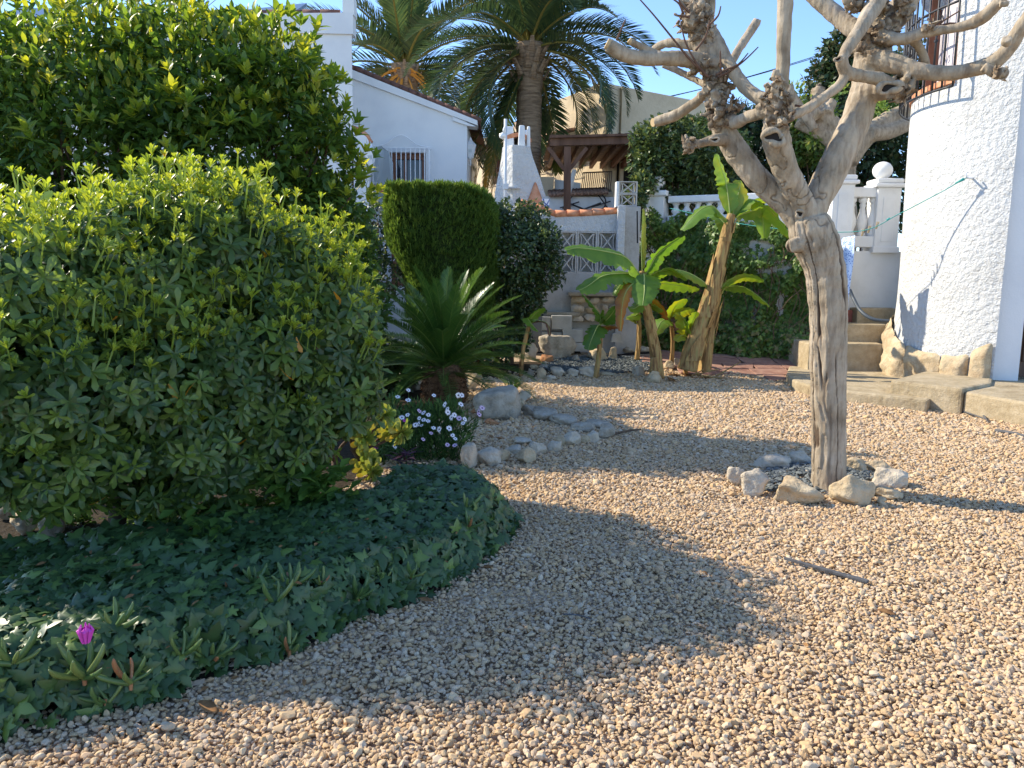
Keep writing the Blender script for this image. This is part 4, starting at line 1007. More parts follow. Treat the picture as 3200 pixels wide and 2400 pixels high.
# ------------------------------------------------------------------ the pollarded bare tree
def wood(name, paths, heads, voxel, seed, axis=None, crack_z=2.6, amp=1.0):
    """tubes along spline paths, fused by remeshing, then bark relief; returns mesh with 'crack' attribute"""
    r = random.Random(seed); mb = MB()
    for pts in paths:
        q = spline([(p[0], p[1], p[2], p[3]) for p in pts], 5)
        mb.tube([v[:3] for v in q], [float(v[3]) * (1 + .02 * math.sin(i * 1.9 + len(pts))) for i, v in enumerate(q)], 12)
    for (c, rad, k) in heads:
        for i in range(k):
            d = Vector((r.gauss(0, 1), r.gauss(0, 1), r.gauss(.1, .8))).normalized()
            a = c + d * rad * .6; b = c + d * rad * r.uniform(1.05, 1.85) + Vector((0, 0, r.uniform(-.01, .03))); w = r.uniform(.009, .026)
            mb.tube([a, b], [w * 1.3, w], 7)
        for i in range(k // 4):
            d = Vector((r.gauss(0, 1), r.gauss(0, 1), r.gauss(0, 1))).normalized(); p = c + d * rad * .7; s = rad * r.uniform(.35, .6)
            mb.lathe([(s * math.sin(a), -s * math.cos(a)) for a in np.linspace(.05, 3.09, 7)], p, 8)
    me = mb.mesh(name); o = bpy.data.objects.new('tmp', me); COL.objects.link(o)
    md = o.modifiers.new('r', 'REMESH'); md.mode = 'VOXEL'; md.voxel_size = voxel
    ms = o.modifiers.new('s', 'SMOOTH'); ms.factor = .5; ms.iterations = 1
    dg = bpy.context.evaluated_depsgraph_get(); dg.update(); m2 = bpy.data.meshes.new_from_object(o.evaluated_get(dg)); bpy.data.objects.remove(o); m2.name = name
    n = len(m2.vertices); V = np.empty(n * 3, np.float32); m2.vertices.foreach_get('co', V); V = V.reshape(-1, 3).astype(float)
    No = np.empty(n * 3, np.float32); m2.vertices.foreach_get('normal', No); No = No.reshape(-1, 3).astype(float)
    # long vertical cracks low down, fine scabs on the pruned heads
    lowf = 1 - sst(crack_z - .5, crack_z + .5, V[:, 2])
    w = V + .05 * np.stack([fbm(V * 4, 2), fbm(V * 4 + 9, 2), 0 * V[:, 0]], 1)
    if axis is not None:      # long wandering fissures running up the trunk, broken here and there
        zz = V[:, 2]; ax = np.interp(zz, axis[:, 2], axis[:, 0]); ay = np.interp(zz, axis[:, 2], axis[:, 1])
        th = np.arctan2(V[:, 1] - ay, V[:, 0] - ax); cyc = np.stack([np.cos(th) * 1.3, np.sin(th) * 1.3, zz * 2.1], 1)
        ph = th * 10 / (2 * math.pi) + .55 * fbm(cyc, 3) + .05 * fbm(V * np.array([30, 30, 14]), 2); ln = np.abs(ph - np.floor(ph) - .5); wd = .095 + .06 * vnoise(cyc * 2.1 + 5)
        gate = sst(-.45, .05, fbm(np.stack([np.floor(ph) * 3.7, zz * 1.6, zz * 0], 1), 2))
        cr = (1 - sst(wd * .4, wd * 1.5, ln)) * gate * (1 - sst(1.75, 2.1, zz))
        a = fbm(w * np.array([11, 11, 3.2]), 2); cr = np.maximum(cr, sst(.9, .99, 1 - np.abs(a) * 1.9) * sst(1.6, 1.9, zz) * (1 - sst(2.2, 2.7, zz)) * .6)
        plate = .006 * np.sign(np.sin(np.floor(ph) * 2.1)) * gate * (1 - sst(1.75, 2.1, zz))
    else:
        a = fbm(w * np.array([12, 12, .8]), 2); cr = sst(.8, .95, 1 - np.abs(a) * 1.9) * lowf; plate = 0
    hd = np.zeros(n)
    for (c, rad, k) in heads:
        d = np.linalg.norm(V - np.array(c), axis=1); hd = np.maximum(hd, 1 - sst(rad * .9, rad * 1.9, d))
    hn = fbm(V * 34, 3); crack = np.clip(cr + hd * sst(-.15, .5, hn) * .85, 0, 1)
    disp = plate - .014 * cr * amp + .004 * fbm(V * 7, 2) * amp + hd * .02 * hn + .0025 * fbm(V * np.array([45, 45, 12]), 2)
    V = V + No * disp[:, None]
    m2.vertices.foreach_set('co', V.astype(np.float32).ravel())
    at = m2.attributes.new('crack', 'FLOAT', 'POINT'); at.data.foreach_set('value', crack.astype(np.float32)); m2.update(); m2.shade_smooth()
    return m2
def bare_tree():
    D = 5.42; k3 = .6329
    def c3(lst, dy0=0., dy1=0.):
        out = []; n = len(lst)
        for i, q in enumerate(lst):
            dy = q[3] if len(q) > 3 else dy0 + (dy1 - dy0) * i / max(1, n - 1)
            p = P(1800 + k3 * q[0], k3 * q[1], D + dy); out.append((p.x, p.y, p.z, q[2] * k3 * .92 * (D + dy) / FPX))
        return out
    def px(lst):
        out = []
        for a, b, r in lst:
            p = P(a, b, D); out.append((p.x, p.y, p.z, r * D / FPX))
        return out
    g = G(2592, 1528)
    paths = [
        px([(2592, 1560, 62), (2592, 1520, 56), (2592, 1400, 52), (2590, 1250, 52), (2590, 1100, 54), (2590, 1000, 56), (2586, 900, 58), (2578, 840, 60), (2560, 780, 66), (2535, 715, 66), (2528, 680, 55)]),
        c3([(1150, 1150, 68), (1040, 1020, 58), (950, 935, 62), (870, 850, 64), (800, 760, 64), (750, 680, 60), (712, 600, 54), (692, 520, 56), (690, 440, 50), (665, 340, 55), (632, 230, 58), (600, 120, 56), (600, 40, 52), (600, -70, 46)], 0, .35),
        c3([(690, 320, 40), (600, 300, 42), (480, 288, 38), (350, 290, 36), (240, 272, 38), (160, 222, 32)], .2, .05),
        c3([(480, 290, 18), (370, 255, 18), (272, 205, 17)], .15, .1),
        c3([(640, 240, 26), (520, 215, 24), (440, 214, 22), (385, 245, 20)], .25, .5),
        c3([(640, 420, 18), (600, 400, 17), (540, 368, 16), (430, 318, 16)], .3, .5),
        c3([(650, 440, 26), (620, 480, 26), (560, 525, 27), (480, 575, 27), (390, 602, 26)], .3, .6),
        c3([(760, 700, 30), (690, 690, 32), (610, 710, 22), (570, 706, 26)], .1, -.1),
        c3([(690, 420, 24), (760, 320, 22), (800, 250, 23), (845, 180, 24), (893, 108, 22)], .3, .55),
        c3([(650, 140, 40), (700, 220, 36), (755, 320, 34), (830, 425, 34), (900, 480, 36), (980, 500, 36)], .3, -.1),
        c3([(620, 200, 24), (660, 100, 22), (668, 0, 20), (668, -70, 20)], .3, .3),
        c3([(1170, 1120, 66), (1120, 1010, 64), (1080, 930, 66), (1040, 850, 68), (1005, 750, 70), (985, 670, 72), (985, 590, 58), (988, 520, 48)], 0, -.3),
        c3([(990, 540, 40), (1012, 480, 35), (1020, 350, 35), (1025, 200, 36), (1030, 60, 37), (1032, -80, 36)], -.28, -.3),
        c3([(990, 540, 20), (982, 450, 18), (988, 345, 17)], -.33, -.38),
        c3([(980, 540, 30), (900, 562, 30), (840, 580, 30), (790, 605, 32), (740, 590, 34)], -.3, .1),
        c3([(985, 560, 30), (1050, 572, 28), (1130, 542, 27), (1220, 482, 25), (1310, 410, 26), (1340, 330, 28)], -.3, -.2),
        c3([(1140, 1120, 70), (1190, 990, 72), (1240, 890, 78), (1290, 785, 79), (1340, 685, 77), (1388, 585, 76), (1410, 500, 72), (1425, 420, 66), (1440, 330, 72), (1465, 250, 80), (1500, 170, 76), (1560, 95, 70), (1620, 20, 58), (1680, -70, 50)], 0, .25),
        c3([(1420, 460, 60), (1500, 440, 62), (1560, 440, 56)], .1, -.05),
        c3([(1310, 285, 28), (1335, 355, 34), (1420, 376, 32), (1500, 392, 36), (1540, 420, 40)], -.25, -.1),
        c3([(1312, 300, 24), (1345, 230, 32), (1400, 150, 36), (1440, 80, 42), (1480, 20, 48), (1500, -60, 50)], -.25, .1),
        c3([(1460, 290, 60), (1530, 305, 52), (1620, 330, 47), (1700, 352, 42), (1830, 363, 39), (1950, 345, 37), (2060, 308, 40), (2135, 240, 37), (2185, 155, 36), (2250, 60, 34), (2290, -30, 32)], .1, -.55),
        c3([(1490, 180, 40), (1560, 192, 32), (1640, 188, 29), (1720, 160, 29), (1850, 143, 23), (1950, 118, 28), (2020, 78, 33), (2085, 15, 30), (2150, -60, 28)], .05, -.4),
        c3([(1420, 180, 46), (1360, 135, 46), (1300, 88, 44), (1200, 0, 42), (1120, -75, 40)], .2, .5),
        c3([(1660, 190, 26), (1700, 240, 22), (1725, 310, 20), (1735, 350, 20)], .0, .1),
        c3([(2010, 330, 22), (2080, 365, 26), (2125, 372, 24)], -.35, -.4), c3([(2090, 20, 18), (2140, 18, 18)], -.4, -.42),
        c3([(2125, 215, 26), (2128, 190, 24)], -.5, -.53),
        c3([(1400, 40, 34), (1350, 10, 30), (1335, -40, 30)], .1, .05),
        c3([(1180, 1200, 50), (1085, 1210, 38), (1070, 1215, 30)], -.02, -.12),
    ]
    def hp(a, b, dy, r, k): return (P(1800 + k3 * a, k3 * b, D + dy), .82 * r * k3 * D / FPX, k)
    heads = [hp(585, 110, .25, 78, 26), hp(600, 20, .3, 60, 12), hp(690, 440, .2, 66, 22), hp(720, 560, .1, 78, 22), hp(985, 500, -.28, 62, 16), hp(1000, 580, -.3, 60, 10),
             hp(1480, 210, .1, 85, 12), hp(1560, 60, .15, 80, 14), hp(1390, 10, .1, 55, 12), hp(1600, 440, -.02, 55, 14), hp(620, 340, .2, 60, 10), hp(985, 400, -.36, 24, 6), hp(560, 715, -.1, 30, 8), hp(640, 200, .25, 50, 8), hp(2090, 365, -.4, 26, 5), hp(1740, 140, -.15, 24, 4)]
    t = empty('bare_tree', g, 'bare pollarded tree with cracked bark, cut stubs and knotted limbs ringed by stones', 'tree')
    me = wood('trunk', paths, heads, .0068, 4, np.array([p[:3] for p in paths[0]]), 2.35); ob('trunk', me, M['bark'], t)
    # hollow knots: solid plugs coloured dark as the cavity's shade, ringed by callus
    for (a, b, dy, r) in ((975, 678, -.42, 36), (1545, 432, -.3, 34), (685, 690, -.14, 15), (1105, 1055, -.2, 17), (1295, 292, -.28, 12)):
        c = P(1800 + k3 * a, k3 * b, D + dy); s = r * k3 * D / FPX; to = (Vector((0, 0, CAM_H)) - c).normalized(); q = to.to_track_quat('Z', 'Y').to_matrix()
        ir = random.Random(int(a)); k1, k2 = ir.uniform(0, 6), ir.uniform(0, 6); lp = lambda x: 1 + .2 * math.sin(2 * x + k1) + .13 * math.sin(3 * x + k2); e_ = ir.uniform(.62, .8)
        pts = [c + q @ Vector((s * 1.1 * lp(x) * math.cos(x), s * 1.1 * e_ * lp(x) * math.sin(x), s * (.1 * math.sin(2 * x + k2) - .25))) for x in np.linspace(0, 6.283, 30)]
        mb = MB(); mb.tube(pts, [s * (.34 + .13 * math.sin(2.3 * x + k1)) for x in np.linspace(0, 6.283, 30)], 8, False)
        kn = mb.build('knot', M['bark'], t, True)
        mb = MB(); n_ = 20; mb.prism([c - to * .05 + q @ Vector((s * .98 * lp(x) * math.cos(x), s * .98 * e_ * lp(x) * math.sin(x), 0)) for x in np.linspace(0, 6.283, n_ + 1)[:-1]], to * .035); mb.build('hollow', M['dark_void'], kn, False)
    # cut faces
    for (a, b, dy, r, dr) in ((893, 105, .55, 20, (.3, -.2, 1)), (385, 604, .6, 22, (-1, -.4, -.2)), (565, 700, -.1, 22, (-.6, -.8, .3)), (158, 218, .05, 26, (-1, -.1, .5)), (268, 203, .1, 14, (-.8, -.2, .6))):
        c = P(1800 + k3 * a, k3 * b, D + dy); d = Vector(dr).normalized(); s = r * k3 * D / FPX
        MB().tube([c - d * .02, c + d * .012], s, 14).build('cut_face', M['peg'], t)
    # thin red-brown shoots
    for pts in (((655, 380), (560, 290), (470, 180), (380, 70), (300, -20)), ((650, 380), (600, 320), (545, 220), (520, 130)), ((700, 380), (760, 350), (830, 300), (900, 232)), ((690, 370), (740, 345), (800, 318), (850, 262)), ((715, 380), (715, 330), (712, 250)), ((560, 60), (520, 20), (490, -40)), ((530, 70), (510, 20), (470, -10)), ((650, 130), (700, 80), (715, 30)),
                ((590, 250), (640, 180), (660, 100)), ((1760, 125), (1800, 110), (1900, 50)), ((1790, 130), (1850, 115), (1905, 120)), ((1770, 110), (1772, 60)), ((200, 200), (225, 140), (245, 95)), ((560, 85), (500, 75)), ((1080, 520), (1140, 530))):
        q = spline([P(1800 + k3 * a, k3 * b, D + .1 - .02 * i) for i, (a, b) in enumerate(pts)], 4); m_ = len(q)
        MB().tube(q, [.009 * (1 - .6 * i / m_) for i in range(m_)], 6).build('shoot', M['twig'], t, True)
    # peeling scabs on the pruned heads
    r = random.Random(8)
    for (c, rad, k) in heads:
        for i in range(max(6, int(k * 2.2))):
            d = Vector((r.gauss(0, 1), -abs(r.gauss(0, 1)), r.gauss(0, 1))).normalized(); p = c + d * rad * r.uniform(.8, 1.3); s = r.uniform(.015, .05)
            e1 = d.orthogonal().normalized(); e2 = d.cross(e1); an = r.uniform(0, 6.28); f1 = e1 * math.cos(an) + e2 * math.sin(an); f2 = d.cross(f1)
            mb = MB(); mb.prism([p - f1 * s * .5, p + f2 * s * .5 + d * .012, p + f1 * s * .7 + d * s * r.uniform(.2, 1.0), p - f2 * s * .35], d * .006); mb.build('bark_flake', M['scab'] if r.random() < .7 else M['bark'], t)
bare_tree()

def second_tree():
    D = 14.6; k3 = .6329
    def c3(l): 
        o = []
        for i, (a, b, r) in enumerate(l):
            p = P(1800 + k3 * a, k3 * b, D + .1 * i); o.append((p.x, p.y, p.z, r * k3 * D / FPX))
        return o
    b = P(1800 + k3 * 1345, k3 * 1000, D)
    paths = [c3([(1345, 1150, 40), (1345, 1000, 36), (1345, 860, 34), (1350, 760, 42)]), c3([(1350, 800, 40), (1420, 690, 44), (1520, 605, 44), (1640, 540, 36), (1740, 470, 30)]), c3([(1350, 780, 36), (1260, 690, 38), (1180, 640, 34), (1090, 600, 30)]),
             c3([(1350, 760, 34), (1290, 640, 38), (1205, 540, 40), (1195, 440, 32)]), c3([(1205, 540, 30), (1150, 580, 32), (1110, 590, 30)]), c3([(1240, 560, 26), (1265, 500, 24)]), c3([(1450, 660, 36), (1540, 650, 38), (1640, 610, 34), (1740, 560, 30)]), c3([(1180, 640, 22), (1060, 470, 26), (1050, 430, 26)])]
    heads = [(P(1800 + k3 * x, k3 * y, D + .3), .1, 6) for x, y in ((1130, 590), (1260, 500), (1195, 440), (1060, 450))]
    b.z = gz(b.x, b.y)
    t = empty('pruned_tree', b, 'smaller pruned tree with pale stubs behind the big bare trunk', 'tree')
    paths[0] = [(paths[0][0][0], paths[0][0][1], 0.0, .2)] + paths[0]
    ob('trunk', wood('trunk', paths, heads, .022, 9, amp=.6), M['bark'], t)
    r = np.random.default_rng(4); bl = [(*P(1800 + k3 * x, k3 * y, D + .2), .16) for x, y in ((1110, 500), (1080, 440), (1270, 550), (1500, 540), (1180, 690), (1290, 450))]
    p, n = blob_points(bl, 260, r, .8); y = norm(n + rdir(r, 260) * .8); T = scatter(T_SMALL, p, y, rdir(r, 260), r.uniform(.07, .13, 260), r.uniform(.4, .9, 260))
    ob('crown', np_mesh('crown', *T), M['vine_leaf'], t)
second_tree()

# ------------------------------------------------------------------ orange trees: the tall hedge on the left
def stems(t, roots, tops, r0, seed, m=M['branch'], name='stem'):
    r = random.Random(seed)
    for i, b in enumerate(tops):
        a = roots[i % len(roots)]; a, b = Vector(a), Vector(b); mid = a.lerp(b, .5) + Vector((r.gauss(0, .08), r.gauss(0, .08), .05))
        q = spline([a, a.lerp(mid, .5) + Vector((r.gauss(0, .04), r.gauss(0, .04), 0)), mid, b], 4); n = len(q)
        MB().tube(q, [r0 * (1 - .75 * k / n) for k in range(n)], 7).build(name, m, t, True)
def orange_trees():
    specs = [([(-260, 330, 8.2, 270), (-120, 180, 8.4, 200), (-200, 560, 8.0, 260), (40, 260, 8.2, 190), (20, 470, 8.0, 200), (100, 600, 8.0, 170)], 'broad orange tree at the end of the hedge beneath the solar panels', 11, (-60, 1330)),
             ([(230, 240, 8.2, 215), (160, 330, 7.9, 230), (330, 190, 8.4, 165), (240, 480, 7.9, 230), (380, 400, 7.9, 200), (330, 600, 7.9, 200), (120, 620, 8, 160)], 'tall dense orange tree rising from the middle of the hedge', 12, (260, 1330)),
             ([(560, 230, 8.2, 200), (520, 150, 8.4, 145), (650, 300, 8.0, 210), (480, 420, 8.0, 200), (640, 500, 7.9, 220), (560, 640, 8, 180)], 'orange tree with pale blossom at its top in the hedge', 13, (560, 1330)),
             ([(810, 260, 8.2, 190), (890, 250, 8.4, 140), (900, 390, 8.1, 185), (780, 480, 8.0, 200), (960, 520, 8.2, 150), (990, 420, 8.3, 105), (900, 640, 8.2, 170), (1030, 640, 8.4, 130)], 'orange tree beside the white gable wall with ragged outer edge', 14, (850, 1330))]
    for bl, label, sd, base in specs:
        r = np.random.default_rng(sd); b = G(*base); b = Vector((P(base[0], 900, 8.1).x, 8.1, 0))
        t = empty('orange_tree', b, label, 'tree', 'orange trees forming the tall hedge')
        B = px_blobs(bl); n = 8500; p, nn = blob_points(B, n, r, .75, (1, .85, 1), .5)
        keep = vnoise(p * 2.6 + sd) > -.5; p, nn = p[keep], nn[keep]; n = len(p)
        y = norm(nn * .6 + rdir(r, n) * .8 + np.array([0, 0, .15])); z = norm(rdir(r, n) * .7 + np.array([0, -.2, .9]))
        topm = sst(.25, 1.0, nn[:, 2]); young = (r.random(n) < .65 * topm)
        tint = np.where(young, r.uniform(.6, 1.0, n), r.uniform(.0, .5, n))
        y[young] = norm(y[young] * .4 + np.array([0, 0, .9]))
        s = r.uniform(.075, .13, n)
        V = scatter(T_LANCE, p, y, z, s, tint)
        # tufts of young growth breaking the outline
        m = 260; q, qn = blob_points(B, m, r, .04, (1, .85, 1), .9); up = qn[:, 2] > -.1; q, qn = q[up], qn[up]; q = q + qn * (r.random(len(q)) ** 2 * .16)[:, None]; tm = rosette(T_LANCE, 7, 10, 55, sd)
        W = scatter((tm[0][:, [0, 2, 1]], tm[1]), q, norm(qn * .5 + np.array([0, 0, .8])), rdir(r, len(q)), r.uniform(.1, .17, len(q)), r.uniform(.5, .95, len(q)))
        ob('crown', np_mesh('crown', *merge([V, W])), M['orange_leaf'], t)
        MB().tube(spline([b, b + Vector((.03, 0, .6)), b + Vector((-.02, 0, 1.2))], 4), [.09] * 4 + [.08] * 5, 9).build('trunk', M['branch'], t, True)
        rr = random.Random(sd); stems(t, [b + Vector((0, 0, 1.0))], [Vector(c[:3]) + Vector((rr.uniform(-.3, .3), 0, .1)) for c in B for _ in range(2)], .035, sd, name='limb')
    # low shaded leaves closing the hedge foot
orange_trees()

# ------------------------------------------------------------------ pittosporum shrub
def shrub():
    base = G(570, 1640); t = empty('pittosporum_shrub', base, 'large rounded shrub with glossy leaf rosettes and pale yellow-green new tips', 'shrub')
    LB = [(620, 800, 245), (700, 720, 175), (370, 860, 240), (110, 860, 230), (-160, 900, 260), (-450, 950, 280), (890, 900, 225), (980, 1010, 195), (700, 1100, 270), (400, 1150, 270), (100, 1180, 260), (-180, 1200, 250), (560, 1340, 215), (250, 1370, 200), (830, 1330, 200), (1000, 1180, 190), (480, 690, 120), (60, 1400, 180), (700, 1430, 140), (400, 1450, 150), (150, 1470, 150), (900, 1440, 110), (550, 1480, 120)]
    B = px_blobs([(a, b, 3.4 + .00125 * (max(a, 60) - 100) + .12 * (b < 1000) + (.2 if a < 0 else 0), q) for a, b, q in LB] + [(a, b + 40, 4.2 + .0011 * (max(a, 60) - 100), q * .92) for a, b, q in LB if b < 1250])
    r = np.random.default_rng(21)
    old = [rosette(T_OBOV, 11, 35, 112, 30 + k, .7, 1.05) for k in range(5)]
    new = [rosette(T_OBOV, 9, 5, 36, 40 + k, .6, .95) for k in range(5)]
    def yz(tm): return tm[0][:, [0, 2, 1]] * np.array([1, 1, -1]), tm[1]
    parts = []; near = []
    n = 10500; p, nn = blob_points(B, n, r, .5, (1, .9, 1), .62)
    keep = (vnoise(p * 4.2) > -.7) & (p[:, 2] > .22); p, nn = p[keep], nn[keep]
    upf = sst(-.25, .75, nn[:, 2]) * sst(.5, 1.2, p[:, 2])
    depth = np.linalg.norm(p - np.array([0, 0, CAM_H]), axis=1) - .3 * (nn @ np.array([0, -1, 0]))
    isnew = r.random(len(p)) < upf * .85  # real young growth, increased towards the top to stand for backlight and glare
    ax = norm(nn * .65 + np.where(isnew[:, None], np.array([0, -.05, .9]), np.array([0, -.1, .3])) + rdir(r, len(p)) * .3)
    for k in range(5):
        for flag in (False, True):
            ii = np.where((np.arange(len(p)) % 5 == k) & (isnew == flag))[0]
            if flag: s = r.uniform(.04, .075, len(ii)); tn = r.uniform(.55, .9, len(ii))
            else: s = r.uniform(.06, .105, len(ii)); tn = r.uniform(.0, .45, len(ii))
            tm = yz((new if flag else old)[k])
            # the rosettes in plain view at the front stay separate parts
            near.append((k, flag, ii, s, tn))
    fr = (nn[:, 1] < -.35) & (p[:, 0] > -2.6)
    order = np.where(fr)[0][np.argsort(depth[fr])][:280]; sel = set(order.tolist())
    meshes = {}
    for k, flag, ii, s, tn in near:
        tm = yz((new if flag else old)[k]); inn = np.array([i in sel for i in ii], bool)
        if (~inn).any(): parts.append(scatter(tm, p[ii[~inn]], ax[ii[~inn]], rdir(r, (~inn).sum()), s[~inn], tn[~inn]))
        for i, ss in zip(ii[inn], s[inn]):
            v = int(r.integers(0, 3)); key = (k, flag, v)
            if key not in meshes:
                tt = (.52 + .12 * v) if flag else (.06 + .17 * v); meshes[key] = np_mesh('leaf_rosette', tm[0], tm[1], np.clip(tt + r.normal(0, .05, len(tm[0])), 0, 1))
                meshes[key].materials.append(M['pitt_leaf'])
            q = Vector(ax[i]).to_track_quat('Y', 'Z').to_matrix().to_4x4()
            ob('leaf_rosette', meshes[key], None, t, Matrix.Translation(p[i]) @ q @ Matrix.Rotation(r.uniform(0, 6.28), 4, 'Y') @ Matrix.Scale(ss, 4))
    # new shoots standing clear of the outline
    m = 3600; q, qn = blob_points(B, m, r, .08, (1, .9, 1), .95); kk = (qn[:, 2] > .0) & (q[:, 2] > 1.0); q, qn = q[kk], qn[kk]; m = len(q)
    axs = norm(qn * .35 + np.array([0, 0, .9]) + rdir(r, m) * .25); L = r.uniform(.03, .13, m); tips = q + axs * L[:, None]
    for k in range(5):
        ii = np.arange(k, m, 5); parts.append(scatter(yz(new[k]), tips[ii], axs[ii], rdir(r, len(ii)), r.uniform(.035, .068, len(ii)), r.uniform(.62, .92, len(ii))))
    stm = leaf_tmpl([(0, .03), (.5, .025), (1, .02)], 0, 0); parts.append(scatter((stm[0], stm[1]), q, axs, np.tile(np.array([0, -1., .1]), (m, 1)), np.stack([L * 1.6, L, L], 1), np.full(m, .5)))
    # yellowed leaves
    m = 90; q, qn = blob_points(B, m, r, .15, (1, .9, 1), .9); parts.append(scatter(T_OBOV, q, norm(rdir(r, m) * .5 + np.array([0, -.3, -.6])), rdir(r, m), r.uniform(.07, .11, m), np.full(m, 1.25)))
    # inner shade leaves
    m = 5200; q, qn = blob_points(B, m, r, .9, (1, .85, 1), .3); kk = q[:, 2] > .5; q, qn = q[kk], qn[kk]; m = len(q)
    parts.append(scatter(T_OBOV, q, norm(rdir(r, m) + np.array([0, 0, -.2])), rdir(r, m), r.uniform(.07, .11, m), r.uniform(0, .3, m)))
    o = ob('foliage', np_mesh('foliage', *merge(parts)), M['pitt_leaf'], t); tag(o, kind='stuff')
    # trunks and visible branches
    for (bx, by, tops) in ((580, 1640, [(560, 1200), (700, 1050), (850, 1150), (620, 900), (1000, 1080), (820, 900)]), (355, 1690, [(340, 1250), (200, 1050), (420, 1000), (80, 1200), (300, 900)]), (1035, 1500, [(1060, 1330), (1130, 1290), (1000, 1320)]), (60, 1560, [(60, 1300), (150, 1150), (-50, 1100)])):
        b = G(bx, by); y = b.y; hub = P(bx + 10, by - 170 if bx < 900 else by - 60, y + .05); w = .05 if bx < 900 and bx > 100 else .028
        MB().tube(spline([b + Vector((0, 0, -.03)), b.lerp(hub, .5) + Vector((.015, 0, 0)), hub], 4), [w * (1.1 - .04 * k) for k in range(9)], 10).build('stem', M['branch'], t, True)
        stems(t, [hub], [P(a, c, y + (.0 if i % 2 else -.25)) for i, (a, c) in enumerate(tops)], w * .6, bx, name='branch')
shrub()

# ------------------------------------------------------------------ ivy ground cover
def ivy_h(x, y):
    x = np.atleast_1d(np.asarray(x, float)); y = np.atleast_1d(np.asarray(y, float)); d = edge_dist(x, y, IVY) * np.where(in_poly(x, y, IVY), 1, -1)
    return .06 + .19 * sst(-.02, .16, d) + .05 * fbm(np.stack([x * 2.4, y * 2.4, x * 0], 1), 2) * sst(0, .3, d)
def ivy_bed():
    r = np.random.default_rng(31); a = np.array([p[:2] for p in IVY]); mn, mx = a.min(0), a.max(0)
    def height(x, y, d): return .06 + .19 * sst(-.02, .16, d) + .05 * fbm(np.stack([x * 2.4, y * 2.4, x * 0], 1), 2) * sst(0, .3, d)
    N_ = 15000; q = r.uniform(mn - .05, mx + .05, (N_ * 2, 2)); ins = in_poly(q[:, 0], q[:, 1], IVY); q = q[ins][:N_]; d = edge_dist(q[:, 0], q[:, 1], IVY)
    h = height(q[:, 0], q[:, 1], d); e = .03
    hx = height(q[:, 0] + e, q[:, 1], edge_dist(q[:, 0] + e, q[:, 1], IVY)); hy = height(q[:, 0], q[:, 1] + e, edge_dist(q[:, 0], q[:, 1] + e, IVY))
    nr = norm(np.stack([-(hx - h) / e, -(hy - h) / e, np.ones(len(h))], 1)); n = len(q)
    z = h - r.random(n) ** 1.5 * .09; pos = np.column_stack([q, np.maximum(z, .01)])
    zd = norm(nr + rdir(r, n) * .5 + np.array([0, -.25, 0])); yd = rdir(r, n); yd = norm(yd - zd * (yd * zd).sum(1, keepdims=True) + np.array([0, -.3, -.15]))
    s = r.uniform(.045, .08, n) * np.where(r.random(n) < .12, 1.25, 1); big = r.random(n)
    T = scatter(T_IVY, pos, yd, zd, s, np.where(big < .12, r.uniform(.5, .85, n), r.uniform(0, .45, n)), IVY_T)
    o = ob('ivy_ground_cover', np_mesh('ivy_ground_cover', *T), M['ivy_leaf']); tag(o, 'dark green ivy mat spreading under the shrub to the gravel edge', 'ivy', kind='stuff')
    tag(sheet('ivy_soil', [(p[0], p[1]) for p in IVY], .008, M['soil']), kind='structure')
ivy_bed()

